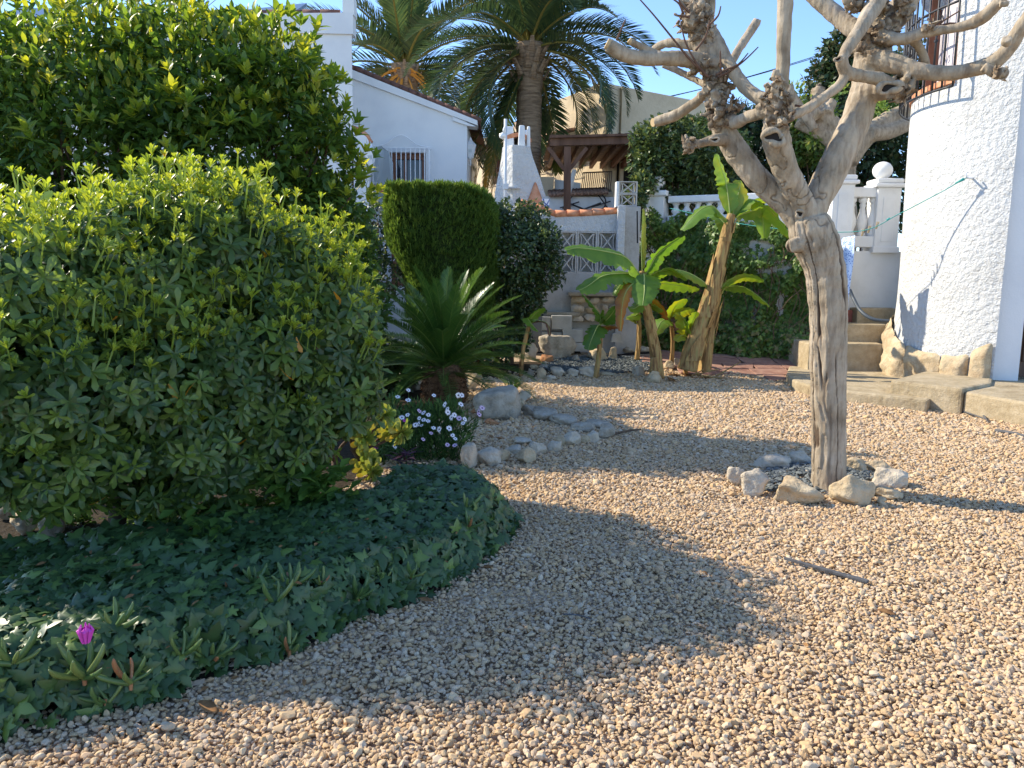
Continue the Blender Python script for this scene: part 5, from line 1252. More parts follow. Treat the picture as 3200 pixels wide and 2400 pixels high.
# ------------------------------------------------------------------ clipped cypress and bushes behind the cycad
def cypress():
    Y = 11.6; c = P(1378, 720, Y); w = 186 * Y / FPX; zt = P(1378, 583, Y).z; zb = .5; r = np.random.default_rng(41)
    b = Vector((c.x, Y + .3, gz(c.x, Y))); t = empty('clipped_cypress', b, 'flat-topped clipped cypress with bright green feathery sides', 'tree')
    # body outline: half width by height (px), left and right
    prof = [(580, 1215, 1475), (590, 1198, 1508), (620, 1193, 1535), (680, 1193, 1550), (740, 1200, 1560), (780, 1212, 1566), (830, 1240, 1564), (880, 1262, 1555), (950, 1262, 1540), (1050, 1262, 1530)]
    ys = np.array([p[0] for p in prof], float); ls = np.array([p[1] for p in prof], float); rs = np.array([p[2] for p in prof], float)
    n = 13000; py = r.uniform(580, 1000, n); l = np.interp(py, ys, ls); rr = np.interp(py, ys, rs); th = r.uniform(0, 2 * math.pi, n)
    se = .75; cx = (l + rr) / 2; hw = (rr - l) / 2; ct, st = np.cos(th), np.sin(th)
    gro = 1 - .06 * np.exp(-((th - 4.55) / .06) ** 2) - .05 * np.exp(-((th - 4.1) / .05) ** 2)
    X = cx + hw * np.sign(ct) * np.abs(ct) ** se * gro; dY = np.sign(st) * np.abs(st) ** se * gro
    rad = 1.02 - .13 * r.random(n) ** 1.5 + .03 * fbm(np.stack([th * 3, py / 45, th * 0], 1), 2)
    k = Y / FPX; P0 = np.array([P(1600, 1200, Y)[i] for i in range(3)])
    x = (cx + (X - cx) * rad - 1600) * k; zc = np.array([P(1378, v, Y).z for v in (580, 1000)]); z = zc[0] + (zc[1] - zc[0]) * (py - 580) / 420
    x = x + (P(1378, 700, Y).x - (1378 - 1600) * k)
    hwm = hw * k; y = Y + .55 + dY * np.minimum(hwm, .62) * rad
    nn = norm(np.stack([ct, st, np.zeros(n)], 1))
    # top
    m = 2600; tx = r.uniform(1205, 1500, m); tz = np.full(m, zc[0]) - .03 * r.random(m) - .1 * sst(1440, 1510, tx); ty = Y + .55 + r.uniform(-.6, .6, m)
    pos = np.concatenate([np.stack([x, y, z], 1), np.stack([(tx - 1600) * k + (P(1378, 700, Y).x - (1378 - 1600) * k), ty, tz], 1)])
    nn = np.concatenate([nn, np.tile([0, 0, 1.], (m, 1))]); N_ = len(pos)
    yd = norm(nn * .35 + np.array([0, 0, .9]) + rdir(r, N_) * .25); spray = rosette(T_SPRIG, 5, 5, 48, 77, .6, 1.0); T = scatter((spray[0][:, [0, 2, 1]] * np.array([1, 1, -1]), spray[1]), pos, yd, norm(nn + rdir(r, N_) * .6), (lambda q: np.stack([q, q * r.uniform(.8, 1.4, N_), q], 1))(r.uniform(.04, .1, N_)), np.clip(r.normal(.38, .14, N_) + .22 * fbm(pos * 3.1, 2) + .25 * (x.mean() < 9) * np.concatenate([np.zeros(n), np.full(m, .4)]), 0, 1))  # top sprigs tinted lighter: light from above painted into their colour
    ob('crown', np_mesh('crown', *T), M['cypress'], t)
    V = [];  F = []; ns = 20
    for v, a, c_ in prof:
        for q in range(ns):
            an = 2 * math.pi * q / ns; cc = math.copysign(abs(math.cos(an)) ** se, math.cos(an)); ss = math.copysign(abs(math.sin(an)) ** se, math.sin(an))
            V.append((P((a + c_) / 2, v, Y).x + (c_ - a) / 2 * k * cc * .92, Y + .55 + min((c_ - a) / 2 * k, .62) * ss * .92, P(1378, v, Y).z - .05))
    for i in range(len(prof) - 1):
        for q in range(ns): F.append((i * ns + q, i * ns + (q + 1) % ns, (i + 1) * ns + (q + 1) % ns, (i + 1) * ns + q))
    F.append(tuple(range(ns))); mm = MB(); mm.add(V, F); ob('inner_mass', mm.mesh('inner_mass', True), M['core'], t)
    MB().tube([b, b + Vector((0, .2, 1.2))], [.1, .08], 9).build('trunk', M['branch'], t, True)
M['core'] = mat('painted_crown_shade', [(.015, .025, .008), (.04, .06, .018)], 30, .95, .05)  # shade inside the crown painted as a dark inner body
cypress()

def leafy(name, label, cat, blobs, n, tm, lm, size, seed, base, group=None, sq=(1, .9, 1), shell=.6, tint=(0, .55), young=.12, gap=-.65, nstem=5, r0=.03, deep=.6, part='crown'):
    r = np.random.default_rng(seed); B = px_blobs(blobs); p, nn = blob_points(B, n, r, shell, sq, deep); k = (vnoise(p * 3.1 + seed) > gap) & (p[:, 2] > .04); p, nn = p[k], nn[k]; n = len(p)
    y = norm(nn * .5 + rdir(r, n) * .8 + np.array([0, -.1, .1])); z = norm(rdir(r, n) * .6 + np.array([0, -.35, .8]))
    tn = np.where(r.random(n) < young * (1 + 1.5 * np.maximum(nn[:, 2], 0)), r.uniform(.65, 1, n), r.uniform(*tint, n))
    t = empty(name, base, label, cat, group); ob(part, np_mesh(part, *scatter(tm, p, y, z, r.uniform(size * .7, size * 1.25, n), tn)), lm, t)
    b = Vector(base); hub = b + Vector((0, 0, max(.1, (np.mean([c[2] for c in B]) - b.z) * .35)))
    MB().tube([b + Vector((0, 0, -.05)), hub], [r0 * 1.6, r0 * 1.3], 8).build('trunk', M['branch'], t, True)
    rr = random.Random(seed); stems(t, [hub], [Vector(c[:3]) + Vector((rr.uniform(-.2, .2), rr.uniform(-.1, .1), rr.uniform(-.1, .2))) for c in B for _ in range(max(1, nstem // len(B) + 1))], r0, seed, name='limb')
    return t
def gp(px, y): return (P(px, 900, y).x, y, gz(0, y))
leafy('dark_bush', 'dark small-leaved bush spilling over the grey plaster wall beside the cypress', 'bush', [(1600, 720, 12.3, 75), (1650, 700, 12.4, 70), (1620, 800, 12.0, 95), (1690, 770, 12.1, 70), (1700, 850, 12.0, 62), (1640, 880, 12.0, 70), (1600, 900, 12.2, 60), (1590, 660, 12.6, 40), (1650, 950, 12.1, 52), (1600, 985, 12.2, 55), (1550, 960, 12.2, 60)], 12000, T_SMALL, M['dark_leaf'], .065, 51, gp(1600, 12.4), young=.1)
leafy('twiggy_bush', 'twiggy shaded bush in the gap between orange trees and cypress', 'bush', [(1150, 720, 12.6, 80), (1120, 830, 12.4, 90), (1190, 870, 12.3, 80), (1100, 930, 12.3, 90), (1170, 680, 12.8, 50), (1230, 900, 12.2, 70)], 5000, T_SMALL, M['dark_leaf'], .07, 52, gp(1150, 12.5), gap=-.2, nstem=18, r0=.016, tint=(0, .4))
leafy('hedge_foot_bush', 'shaded leafy bush below the orange trees beside the pittosporum shrub', 'bush', [(1030, 700, 9.0, 110), (1100, 760, 9.2, 80), (1060, 850, 9.0, 120), (940, 800, 9.0, 130), (1110, 960, 9.0, 110)], 6000, T_LANCE, M['orange_leaf'], .1, 53, gp(1030, 9.1), gap=-.8, tint=(0, .4), young=.05)
leafy('hedge_foot_bush', 'shaded leafy bush under the broad orange tree behind the pittosporum shrub', 'bush', [(60, 720, 8.2, 150), (250, 720, 8.2, 150), (450, 720, 8.2, 140), (-120, 720, 8.2, 150), (650, 740, 8.2, 140), (820, 760, 8.3, 140)], 9000, T_LANCE, M['orange_leaf'], .1, 54, gp(300, 8.2), gap=-.5, tint=(0, .4), young=.05)

leafy('dark_fill_plant', 'added dark leafy plant filling the shaded gap beside the cycad trunk', 'plant', [(1175, 1120, 9.9, 85), (1240, 1170, 10.0, 60), (1120, 1190, 9.7, 90), (1200, 1220, 9.6, 50), (1290, 1130, 10.4, 60)], 3600, T_LANCE, M['dark_leaf'], .11, 55, gp(1180, 9.9), gap=-.9, tint=(0, .4), young=.04)  # plant added to darken the shaded gap here
leafy('dark_fill_plant', 'low dark plant in shade between the clipped cypress and dark bush', 'plant', [(1500, 1090, 11.4, 45), (1560, 1080, 11.6, 50), (1450, 1080, 11.4, 50), (1400, 1070, 11.4, 50), (1620, 1060, 12.2, 40)], 2600, T_SMALL, M['dark_leaf'], .08, 56, gp(1500, 11.5), gap=-.9, tint=(0, .4), young=.04)
# climbers, far hedge and trees
leafy('climbing_shrub', 'glossy climbing shrub heaped on the balustrade wall beside the breeze block pillar', 'shrub', [(2040, 440, 14.6, 65), (2090, 430, 14.7, 70), (2020, 510, 14.5, 55), (2080, 520, 14.6, 80), (2150, 480, 14.8, 80), (2180, 560, 14.8, 80), (2110, 600, 14.6, 60), (2010, 580, 14.3, 40), (1985, 620, 14.0, 36), (1990, 690, 13.75, 30), (2240, 520, 15, 70)], 9000, T_SMALL, M['dark_leaf'], .1, 61, gp(2100, 14.8), young=.25, gap=-.6, nstem=24, r0=.022)
leafy('background_hedge', 'dense dark hedge behind the balustrade below the power lines', 'hedge', [(2300, 480, 17, 130), (2420, 470, 17, 130), (2550, 480, 17, 140), (2680, 470, 17, 130), (2800, 450, 17, 120), (2480, 600, 17, 150), (2650, 600, 17, 150), (2320, 600, 16.5, 110), (2780, 600, 17, 130)], 16000, T_SMALL, M['tree_leaf'], .13, 62, gp(2550, 17), young=.1, gap=-.9, shell=.5)
leafy('dark_tree', 'tall dark evergreen tree with bronze tips behind the bare branches', 'tree', [(2640, 200, 24, 80), (2590, 260, 24, 70), (2660, 300, 24, 90), (2580, 340, 24, 75), (2620, 140, 24, 45), (2700, 220, 24, 70), (2740, 330, 24, 100), (2620, 420, 24, 110), (2800, 350, 24, 110), (2850, 250, 24, 90)], 15000, T_SMALL, M['tree_leaf'], .17, 63, gp(2680, 24), young=.16, gap=-.4, shell=.7)
leafy('far_tree', 'small feathery tree top above the tiled roof between the bare limbs', 'tree', [(2300, 345, 27, 28), (2330, 365, 27, 30), (2270, 375, 27, 30), (2350, 400, 27, 50), (2280, 420, 27, 55)], 2500, T_NARROW, M['tree_leaf'], .25, 64, gp(2300, 27), young=.2, shell=.9)
leafy('yellow_green_bush', 'bright green bush below the tiled roof behind the balustrade wall', 'bush', [(2170, 420, 16.2, 50), (2210, 450, 16.2, 60), (2140, 400, 16.2, 34), (2280, 470, 16.2, 60)], 3000, T_SMALL, M['vine_leaf'], .1, 65, gp(2200, 16.2), young=.4)
leafy('lit_hedge_bush', 'sunlit light green bush in front of the dark hedge seen between the limbs', 'bush', [(2500, 430, 16.0, 50), (2460, 480, 16, 55), (2540, 470, 16, 50), (2490, 350, 16, 30), (2760, 330, 16, 40)], 2400, T_SMALL, M['vine_leaf'], .1, 66, gp(2480, 16), young=.3)

def vines():
    r = np.random.default_rng(71); n = 19000; px = r.uniform(1965, 2640, n); py = r.uniform(640, 1120, n)
    top = np.interp(px, [1965, 2000, 2030, 2080, 2130, 2200, 2300, 2400, 2620], [1000, 760, 640, 690, 655, 680, 690, 700, 690])
    ok = py > top + 30 * (r.random(n) - .3); hole = (np.hypot((px - 2370) / 55, (py - 775) / 34) < 1) | (np.hypot((px - 2445) / 35, (py - 830) / 26) < 1); ok &= ~(hole & (r.random(n) < .85))
    ok &= (vnoise(np.stack([px / 40, py / 40, px * 0], 1)) > -.72)
    px, py = px[ok], py[ok]; n = len(px); bul = .3 * np.clip(fbm(np.stack([px / 90, py / 90, px * 0], 1), 2) + .6, 0, 1.4) + .25 * sst(960, 1090, py) + .03
    off = bul * r.random(n) ** .6
    pos = np.array([VP(a, b, float(o)) for a, b, o in zip(px, py, off)]); pos[:, 2] = np.maximum(pos[:, 2], .24)
    z = norm(np.array(VN) * .6 + np.array([-.3, 0, .8]) + rdir(r, n) * .6); y = norm(rdir(r, n) * .6 + np.array(VN) * .25 + np.array([0, 0, -.7])); tn = np.where(r.random(n) < .25, r.uniform(.5, .8, n), r.uniform(.0, .5, n)); tn = np.where((py > 1000) & (r.random(n) < .25), 1.0, tn)  # some leaves tinted lighter to stand for sunlit ones
    t = empty('vine', VP(2300, 1090), 'leafy green vine curtain hanging down the terrace wall behind the bananas', 'vine')
    tag(ob('foliage', np_mesh('foliage', *scatter(T_IVY, pos, y, z, r.uniform(.05, .105, n), tn, IVY_T)), M['vine_leaf'], t), kind='stuff')
    m = MB(); rr = random.Random(3)
    for k in range(130):
        a, b = rr.uniform(1990, 2580), rr.uniform(760, 1080); p = VP(a, b, rr.uniform(.02, .3)); q = p + Vector((rr.gauss(0, .2), rr.gauss(0, .05), -rr.uniform(.2, .6)))
        q.z = max(q.z, .25); m.tube(spline([p, p.lerp(q, .5) + Vector((rr.gauss(0, .07), -.05, 0)), q], 4), .006, 4)
    tag(m.build('stems', M['twig'], t), kind='stuff')
vines()

# ------------------------------------------------------------------ palms and cycad
def frond(name, L, n, lw, ll, droop, vee, m, seed, tint=(.1, .5), tipdry=0., rr=.02, lift=0., curl=.35):
    """frond along +Y rising in +Z, arching by droop; leaflets in a V"""
    r = np.random.default_rng(seed); ts = np.linspace(0, 1, 24)
    ang_ = lift - droop * ts ** 1.3; dy = np.cos(ang_); dz = np.sin(ang_); pts = np.stack([np.zeros(24), np.concatenate([[0], np.cumsum((dy[1:] + dy[:-1]) / 2)]) * L / 23, np.concatenate([[0], np.cumsum((dz[1:] + dz[:-1]) / 2)]) * L / 23], 1)
    V = []; F = []; T = []
    def at(t):
        i = min(t * 23, 22.999); k = int(i); f = i - k; return pts[k] * (1 - f) + pts[k + 1] * f
    for i in range(n):
        t = .12 + .88 * (i + .5) / n; p = at(t); tg = norm(at(min(t + .02, 1)) - at(t - .02)); side = np.array([1., 0, 0]); up = np.cross(side, tg)
        env = math.sin(math.pi * min(1, .12 + t * .86)) ** .6; l0 = ll * max(.25, env) * r.uniform(.9, 1.08); fw = .55 + .5 * t
        for s in (-1, 1):
            d = norm(side * s * math.cos(vee) + up * math.sin(vee) + tg * fw + r.normal(0, .05, 3)); w = norm(np.cross(d, np.cross(side * s, tg))) * lw / 2 if False else norm(np.cross(d, up)) * lw / 2
            dr = np.array([0, 0, -curl * l0 * .35]); q0 = p; q1 = p + d * l0 * .55 + dr * .25; q2 = p + d * l0 + dr
            b = len(V); V += [q0 - w * .5, q0 + w * .5, q1 + w, q1 - w, q2 + w * .08, q2 - w * .08]; F += [(b, b + 1, b + 2, b + 3), (b + 3, b + 2, b + 4, b + 5)]
            tt = r.uniform(*tint) + tipdry * max(0, t - .55) * 2; T += [tt] * 6
    # rachis
    k = 5
    for i in range(0, 24):
        R_ = rr * (1.15 - ts[i])
        for q in range(k):
            a = 2 * math.pi * q / k; V.append(pts[i] + np.array([math.cos(a) * R_, 0, math.sin(a) * R_])); T.append(.75)
    b0 = len(V) - 24 * k
    for i in range(23):
        for q in range(k): F.append((b0 + i * k + q, b0 + i * k + (q + 1) % k, b0 + (i + 1) * k + (q + 1) % k, b0 + (i + 1) * k + q))
    me = np_mesh(name, np.array(V), np.array(F), np.clip(np.array(T), 0, 1), False); me.materials.append(m); return me
def place_fronds(t, crown, meshes, n, seed, pol0, pol1, scale=(.9, 1.1), name='frond', keep=None):
    """meshes listed from young/upright to old/drooping"""
    r = random.Random(seed)
    for i in range(n):
        f = i / (n - 1); az = i * 2.399963 + r.gauss(0, .12); k = min(len(meshes) - 1, int(f * len(meshes))); el = math.radians(pol0 + (pol1 - pol0) * f + r.gauss(0, 4))
        if keep and not keep(az, f): continue
        mw = Matrix.Translation(crown + Vector((0, 0, -.25 * f * scale[1] * .6))) @ Matrix.Rotation(az, 4, 'Z') @ Matrix.Rotation(el, 4, 'X') @ Matrix.Rotation(r.gauss(0, .12), 4, 'Y') @ Matrix.Scale(r.uniform(*scale), 4)
        ob(name, meshes[k], None, t, mw)
def palms():
    M_ = M['palm_leaf']
    kinds = [frond('frond', 3.6, 62, .05, .62, d, .45, M_, 90 + i, tint, dry, .035) for i, (d, tint, dry) in enumerate(((.55, (.2, .6), 0), (1.0, (.1, .5), 0), (1.4, (.05, .45), 0), (1.75, (.0, .4), .0), (2.0, (.0, .4), .1)))]
    for (px, py, Y, label, sd, n, sc, lean) in ((1643, 140, 19.0, 'large date palm with thick ringed trunk behind the white chimney', 1, 72, (.86, 1.02), 0), (1258, 205, 31.0, 'date palm with orange fruit stalks rising behind the white gable roof', 2, 56, (1.3, 1.5), 0)):
        c = P(px, py, Y); b = Vector((c.x + .1, Y, 0)); t = empty('palm_tree', b, label, 'tree', 'date palms behind the houses')
        w = .31 if sd == 1 else .46; z1 = c.z
        pr = []
        for i in range(46):
            f = i / 45; z = z1 * f; rr = w * (1.06 - .12 * f) * (1 + .035 * ((i % 2) * 2 - 1)) if f < .86 else w * (1.0 + (f - .86) * 1.2); pr.append((rr, z))
        MB().lathe(pr, b, 22).build('trunk', M['palm_trunk'], t, True)
        # old leaf bases under the crown
        r = random.Random(sd)
        for k in range(26):
            a = k * 2.4; z = z1 - .15 - .75 * (k / 26); p = b + Vector((math.cos(a) * w * 1.1, math.sin(a) * w * 1.1, z)); d = Vector((math.cos(a) * .5, math.sin(a) * .5, .8)).normalized()
            MB().tube([p, p + d * .32], [.09, .04], 6, True, .5).build('leaf_base', M['palm_trunk'], t)
        place_fronds(t, b + Vector((0, 0, z1)), kinds, n, sd, 80, -20, sc, keep=lambda az, f: f < .56 or abs((az % (2 * math.pi)) - math.pi) > .8)
        if sd == 1:      # low hanging fronds on the chimney side, tips yellowed
            dry = frond('frond', 3.3, 60, .05, .5, .35, .4, M_, 99, (.2, .5), .75, .03)
            for az, el in ((1.75, -58), (1.5, -66), (1.95, -50), (1.3, -62), (2.2, -60), (1.62, -44)):
                ob('frond', dry, None, t, Matrix.Translation(b + Vector((0, 0, z1 - .3))) @ Matrix.Rotation(az, 4, 'Z') @ Matrix.Rotation(math.radians(el), 4, 'X'))
        if sd == 2:
            for k in range(16):
                a = r.uniform(0, 6.28); p = b + Vector((0, -.3, z1 - .35)); q = p + Vector((math.cos(a) * .9, -.5, -.5 + math.sin(a) * .5)); MB().tube(spline([p, p.lerp(q, .5) + Vector((0, 0, .15)), q], 3), .03, 5).build('fruit_stalk', M['orange_fruit'], t)
palms()

def cycad():
    b = G(1388, 1262); t = empty('cycad', b, 'sago cycad with stiff glossy arching fronds on a stout fibrous trunk', 'cycad')
    Y = b.y; zc = P(1388, 1150, Y).z
    prof = [(.2, -.03), (.26, .05), (.27, .15), (.25, .28), (.22, zc), (.1, zc + .08)]
    r = np.random.default_rng(7); V = []; F = []; n = 40; m = 16
    for j in range(m):
        f = j / (m - 1); z = prof[0][1] + f * (prof[-1][1] - prof[0][1]); rr = np.interp(z, [p[1] for p in prof], [p[0] for p in prof])
        for i in range(n):
            a = 2 * math.pi * i / n; q = rr * (1 + .08 * math.sin(i * 7.3 + (j % 2) * 3.1) * (1 - f) + r.normal(0, .03)); V.append((b.x + q * math.cos(a), b.y + q * math.sin(a), z))
    for j in range(m - 1):
        for i in range(n): F.append((j * n + i, j * n + (i + 1) % n, (j + 1) * n + (i + 1) % n, (j + 1) * n + i))
    ob('trunk', np_mesh('trunk', np.array(V), np.array(F)), M['cycad_trunk'], t)
    mb = MB(); rr = random.Random(2)
    for k in range(420):
        a = rr.uniform(0, 6.28); z = rr.uniform(0, zc); R_ = np.interp(z, [p[1] for p in prof], [p[0] for p in prof]); p = b + Vector((math.cos(a) * R_, math.sin(a) * R_, z)); d = Vector((math.cos(a) * .6, math.sin(a) * .6, rr.uniform(-.8, .5))); mb.tube([p, p + d * .05], [.006, .003], 4)
    tag(mb.build('fibres', M['cycad_trunk'], t), kind='stuff')
    K = [frond('frond', 1.28, 84, .0105, .17, d, .5, M['cycad_leaf'], 110 + i, (.1, .55), 0, .011, 0, .25) for i, d in enumerate((.5, .65, .8, .9, .95))]
    place_fronds(t, Vector((b.x, b.y, zc + .06)), K, 80, 3, 78, 4, (.85, 1.0))
cycad()

# ------------------------------------------------------------------ bananas
def banana_leaf(t, pts, width, tint, seed, roll=0., tear=.06, fold=.35, dry=0.):
    """blade along a spline of world points; first stretch is the bare stalk"""
    r = np.random.default_rng(seed); q = np.array(spline(pts, 8)); n = len(q); s = np.linspace(0, 1, n); up0 = np.array([0, 0, 1.])
    V = []; T = []; F = []; st = .14
    for i in range(n):
        tg = norm(q[min(i + 1, n - 1)] - q[max(i - 1, 0)]); side = np.cross(tg, up0)
        if np.linalg.norm(side) < .25: side = side + np.array([1., 0, 0]) * .6
        side = norm(side); nr = np.cross(side, tg)
        side, nr = side * math.cos(roll) + nr * math.sin(roll), nr * math.cos(roll) - side * math.sin(roll)
        u = max(0., (s[i] - st) / (1 - st)); w = width * (math.sin(math.pi * min(1, u ** .7 * .96 + .02)) ** .55 if u > 0 else 0.)
        wl = w * (1 + r.normal(0, tear)) * (r.uniform(.62, .9) if r.random() < .16 else 1); wr = w * (1 + r.normal(0, tear)) * (r.uniform(.62, .9) if r.random() < .16 else 1); wav = .06 * width * math.sin(i * 1.5 + seed)
        for a, ww in ((-1, wl), (-.5, wl), (0, 0), (.5, wr), (1, wr)):
            dz = -fold * (abs(a) ** 1.6) * ww + (wav if abs(a) == 1 else 0)
            V.append(q[i] + side * a * ww + nr * dz); T.append(tint + (abs(a) * .04 + dry * (abs(a) * .6 + s[i] * .5)) + r.normal(0, .02))
    for i in range(n - 1):
        for k in range(4): F.append((i * 5 + k, i * 5 + k + 1, (i + 1) * 5 + k + 1, (i + 1) * 5 + k))
    o = ob('leaf', np_mesh('leaf', np.array(V), np.array(F), np.clip(T, 0, 1)), M['banana_leaf'], t)
    L = float(np.linalg.norm(q[-1] - q[0])); rb = max(.006, .05 * width)
    MB().tube([Vector(p) for p in q], [rb * (1.5 - 1.3 * k) for k in s], 6).build('midrib', M['banana_rib'], o, True)
def pseudostem(t, pts, r0, r1, seed, scraps=6):
    q = spline(pts, 6); n = len(q); MB().tube(q, [r0 + (r1 - r0) * i / (n - 1) for i in range(n)], 14).build('stem', M['banana_stem'], t, True)
    r = random.Random(seed)
    for k in range(scraps):
        i = r.randint(0, int(n * .75)); a = r.uniform(3.3, 6.1); rr = (r0 + (r1 - r0) * i / n); p = Vector(q[i]); e = Vector(q[min(n - 1, i + 5)]); d = Vector((math.cos(a), math.sin(a), 0)); L = (e - p).length
        sd = Vector((-d.y, d.x, 0)) * rr * r.uniform(.5, .8)
        mb = MB(); mb.add([p + d * rr * 1.02 - sd, p + d * rr * 1.12 + sd, p.lerp(e, .6) + d * rr * 1.1 + sd * .8, e + d * (rr * 1.05 + r.uniform(0, .03)), p.lerp(e, .6) + d * rr * 1.02 - sd * .8], [(0, 1, 2, 3, 4)])
        me = mb.mesh('dry_sheath'); ob('dry_sheath', me, M['banana_stem'], t)
def bananas():
    k5 = .3617; kb = .2653
    def c5(a, b, y): return P(1950 + k5 * a, 600 + k5 * b, y)
    def cb(a, b, y): return P(1650 + kb * a, 780 + kb * b, y)
    GRP = 'banana plants beside the red paving'
    # tall leaning banana
    Y = 11.3; b = GT(2170, 1178); Y = b.y; t = empty('banana_plant', b, 'tall leaning banana plant with dry tan sheaths and a high leaf crown', 'banana plant', GRP)
    pseudostem(t, [c5(545, 1540, Y), c5(600, 1330, Y), c5(690, 1080, Y), c5(790, 760, Y), c5(870, 430, Y), c5(915, 250, Y), c5(930, 190, Y)], .155, .055, 1, 14)
    c = (920, 260)
    for i, (pts, w, tn, ro, dy) in enumerate((([c, (850, 210), (760, 120), (640, 170), (500, 330)], .2, .35, .35, -.2), ([c, (905, 80), (880, -80), (850, -180), (800, -330)], .17, .38, .9, 0), ([c, (960, 120), (1000, -40), (1010, -100)], .16, .45, -.8, .15),
                                              ([c, (1000, 200), (1120, 160), (1230, 130), (1350, 260), (1440, 390)], .18, .38, .4, -.1), ([c, (980, 150), (1060, 60), (1180, 130), (1210, 400)], .2, .35, .1, .25), ([c, (960, 190), (1040, 110), (1150, 60), (1260, 70)], .14, .4, .5, .35), ([c, (900, 330), (850, 250), (780, 200), (700, 200)], .12, .35, .2, .3))):
        banana_leaf(t, [c5(a, e, Y + dy * j / 3) for j, (a, e) in enumerate(pts)], w, tn, 200 + i, ro)
    c = (750, 860)
    for i, (pts, w, tn, ro, dy) in enumerate((([(830, 870), (880, 780), (1010, 720), (1120, 730), (1210, 770)], .13, .4, .5, -.1), ([(840, 880), (890, 820), (1030, 820), (1150, 890), (1260, 985)], .15, .35, .35, -.25), ([(730, 860), (690, 780), (560, 700), (430, 670), (290, 690)], .17, .4, .4, -.2), ([(240, 850), (290, 790), (430, 800), (560, 820), (650, 840)], .13, .38, .6, -.1))):
        banana_leaf(t, [c5(a, e, Y + dy * j / 3) for j, (a, e) in enumerate(pts)], w, tn, 220 + i, ro)
    b2 = c5(700, 1480, Y + .25); b2.z = 0
    t = empty('banana_plant', b2, 'banana stem wrapped in peeling orange sheaths behind the tall leaning one', 'banana plant', GRP)
    pseudostem(t, [b2, c5(730, 1250, Y + .25), c5(770, 1050, Y + .25), c5(820, 800, Y + .25), c5(850, 650, Y + .25)], .1, .06, 2, 8)
    # middle banana with the big leaves and the hanging dry leaf
    b = cb(1540, 1440, 11.6); b.z = gz(b.x, 11.6); Y = 11.6
    t = empty('banana_plant', b, 'banana plant with broad arching leaves and one hanging orange-brown dead leaf', 'banana plant', GRP)
    pseudostem(t, [b, cb(1500, 1200, Y), cb(1450, 950, Y), cb(1400, 700, Y), cb(1365, 400, Y), cb(1350, 250, Y)], .095, .05, 3, 8)
    c = (1350, 330)
    for i, (pts, w, tn, ro, dy, fo, dr) in enumerate((([c, (1290, 260), (1150, 90), (900, 20), (600, -20), (450, 10)], .2, .3, .75, -.3, .45, .0), ([c, (1250, 290), (1080, 280), (880, 310), (700, 430), (600, 480)], .2, .3, .55, -.35, .4, 0), ([c, (1340, 120), (1335, -100), (1345, -330), (1350, -480)], .06, .5, 1.2, 0, .8, 0),
                                                      ([c, (1430, 220), (1520, 60), (1680, -60), (1850, -150)], .17, .2, .5, -.1, .25, 0), ([c, (1365, 290), (1370, 380), (1370, 500), (1350, 660)], .24, .3, .0, -.45, .2, 0), ([c, (1240, 310), (1150, 350), (1080, 430), (1020, 540)], .14, .4, .3, -.2, .4, 0),
                                                      ([(1340, 400), (1280, 390), (1200, 430), (1130, 560), (1100, 760), (1090, 960)], .105, .66, .5, -.5, .6, .16), ([c, (1430, 300), (1540, 260), (1680, 220), (1880, 350)], .15, .35, .4, -.1, .4, 0), ([(1400, 640), (1330, 640), (1260, 690), (1180, 690)], .11, .38, .6, -.15, .3, 0), ([(1400, 640), (1480, 660), (1540, 690), (1590, 720)], .11, .38, .6, -.1, .3, 0), ([(1400, 560), (1480, 580), (1580, 690), (1640, 830)], .12, .6, .2, .1, .3, .3))):
        banana_leaf(t, [cb(a, e, Y + dy * j / 3) for j, (a, e) in enumerate(pts)], w, tn, 240 + i, ro, .07, fo, dr)
    # cut stump at its foot
    s = cb(1500, 1455, 11.35); s.z = gz(0, 11.35); o = empty('banana_stump', s, 'split cut banana stump with yellow sheath at the gravel edge', 'stump')
    pseudostem(o, [s, s + Vector((-.02, 0, .2)), s + Vector((-.03, 0, .36))], .07, .055, 4, 6)
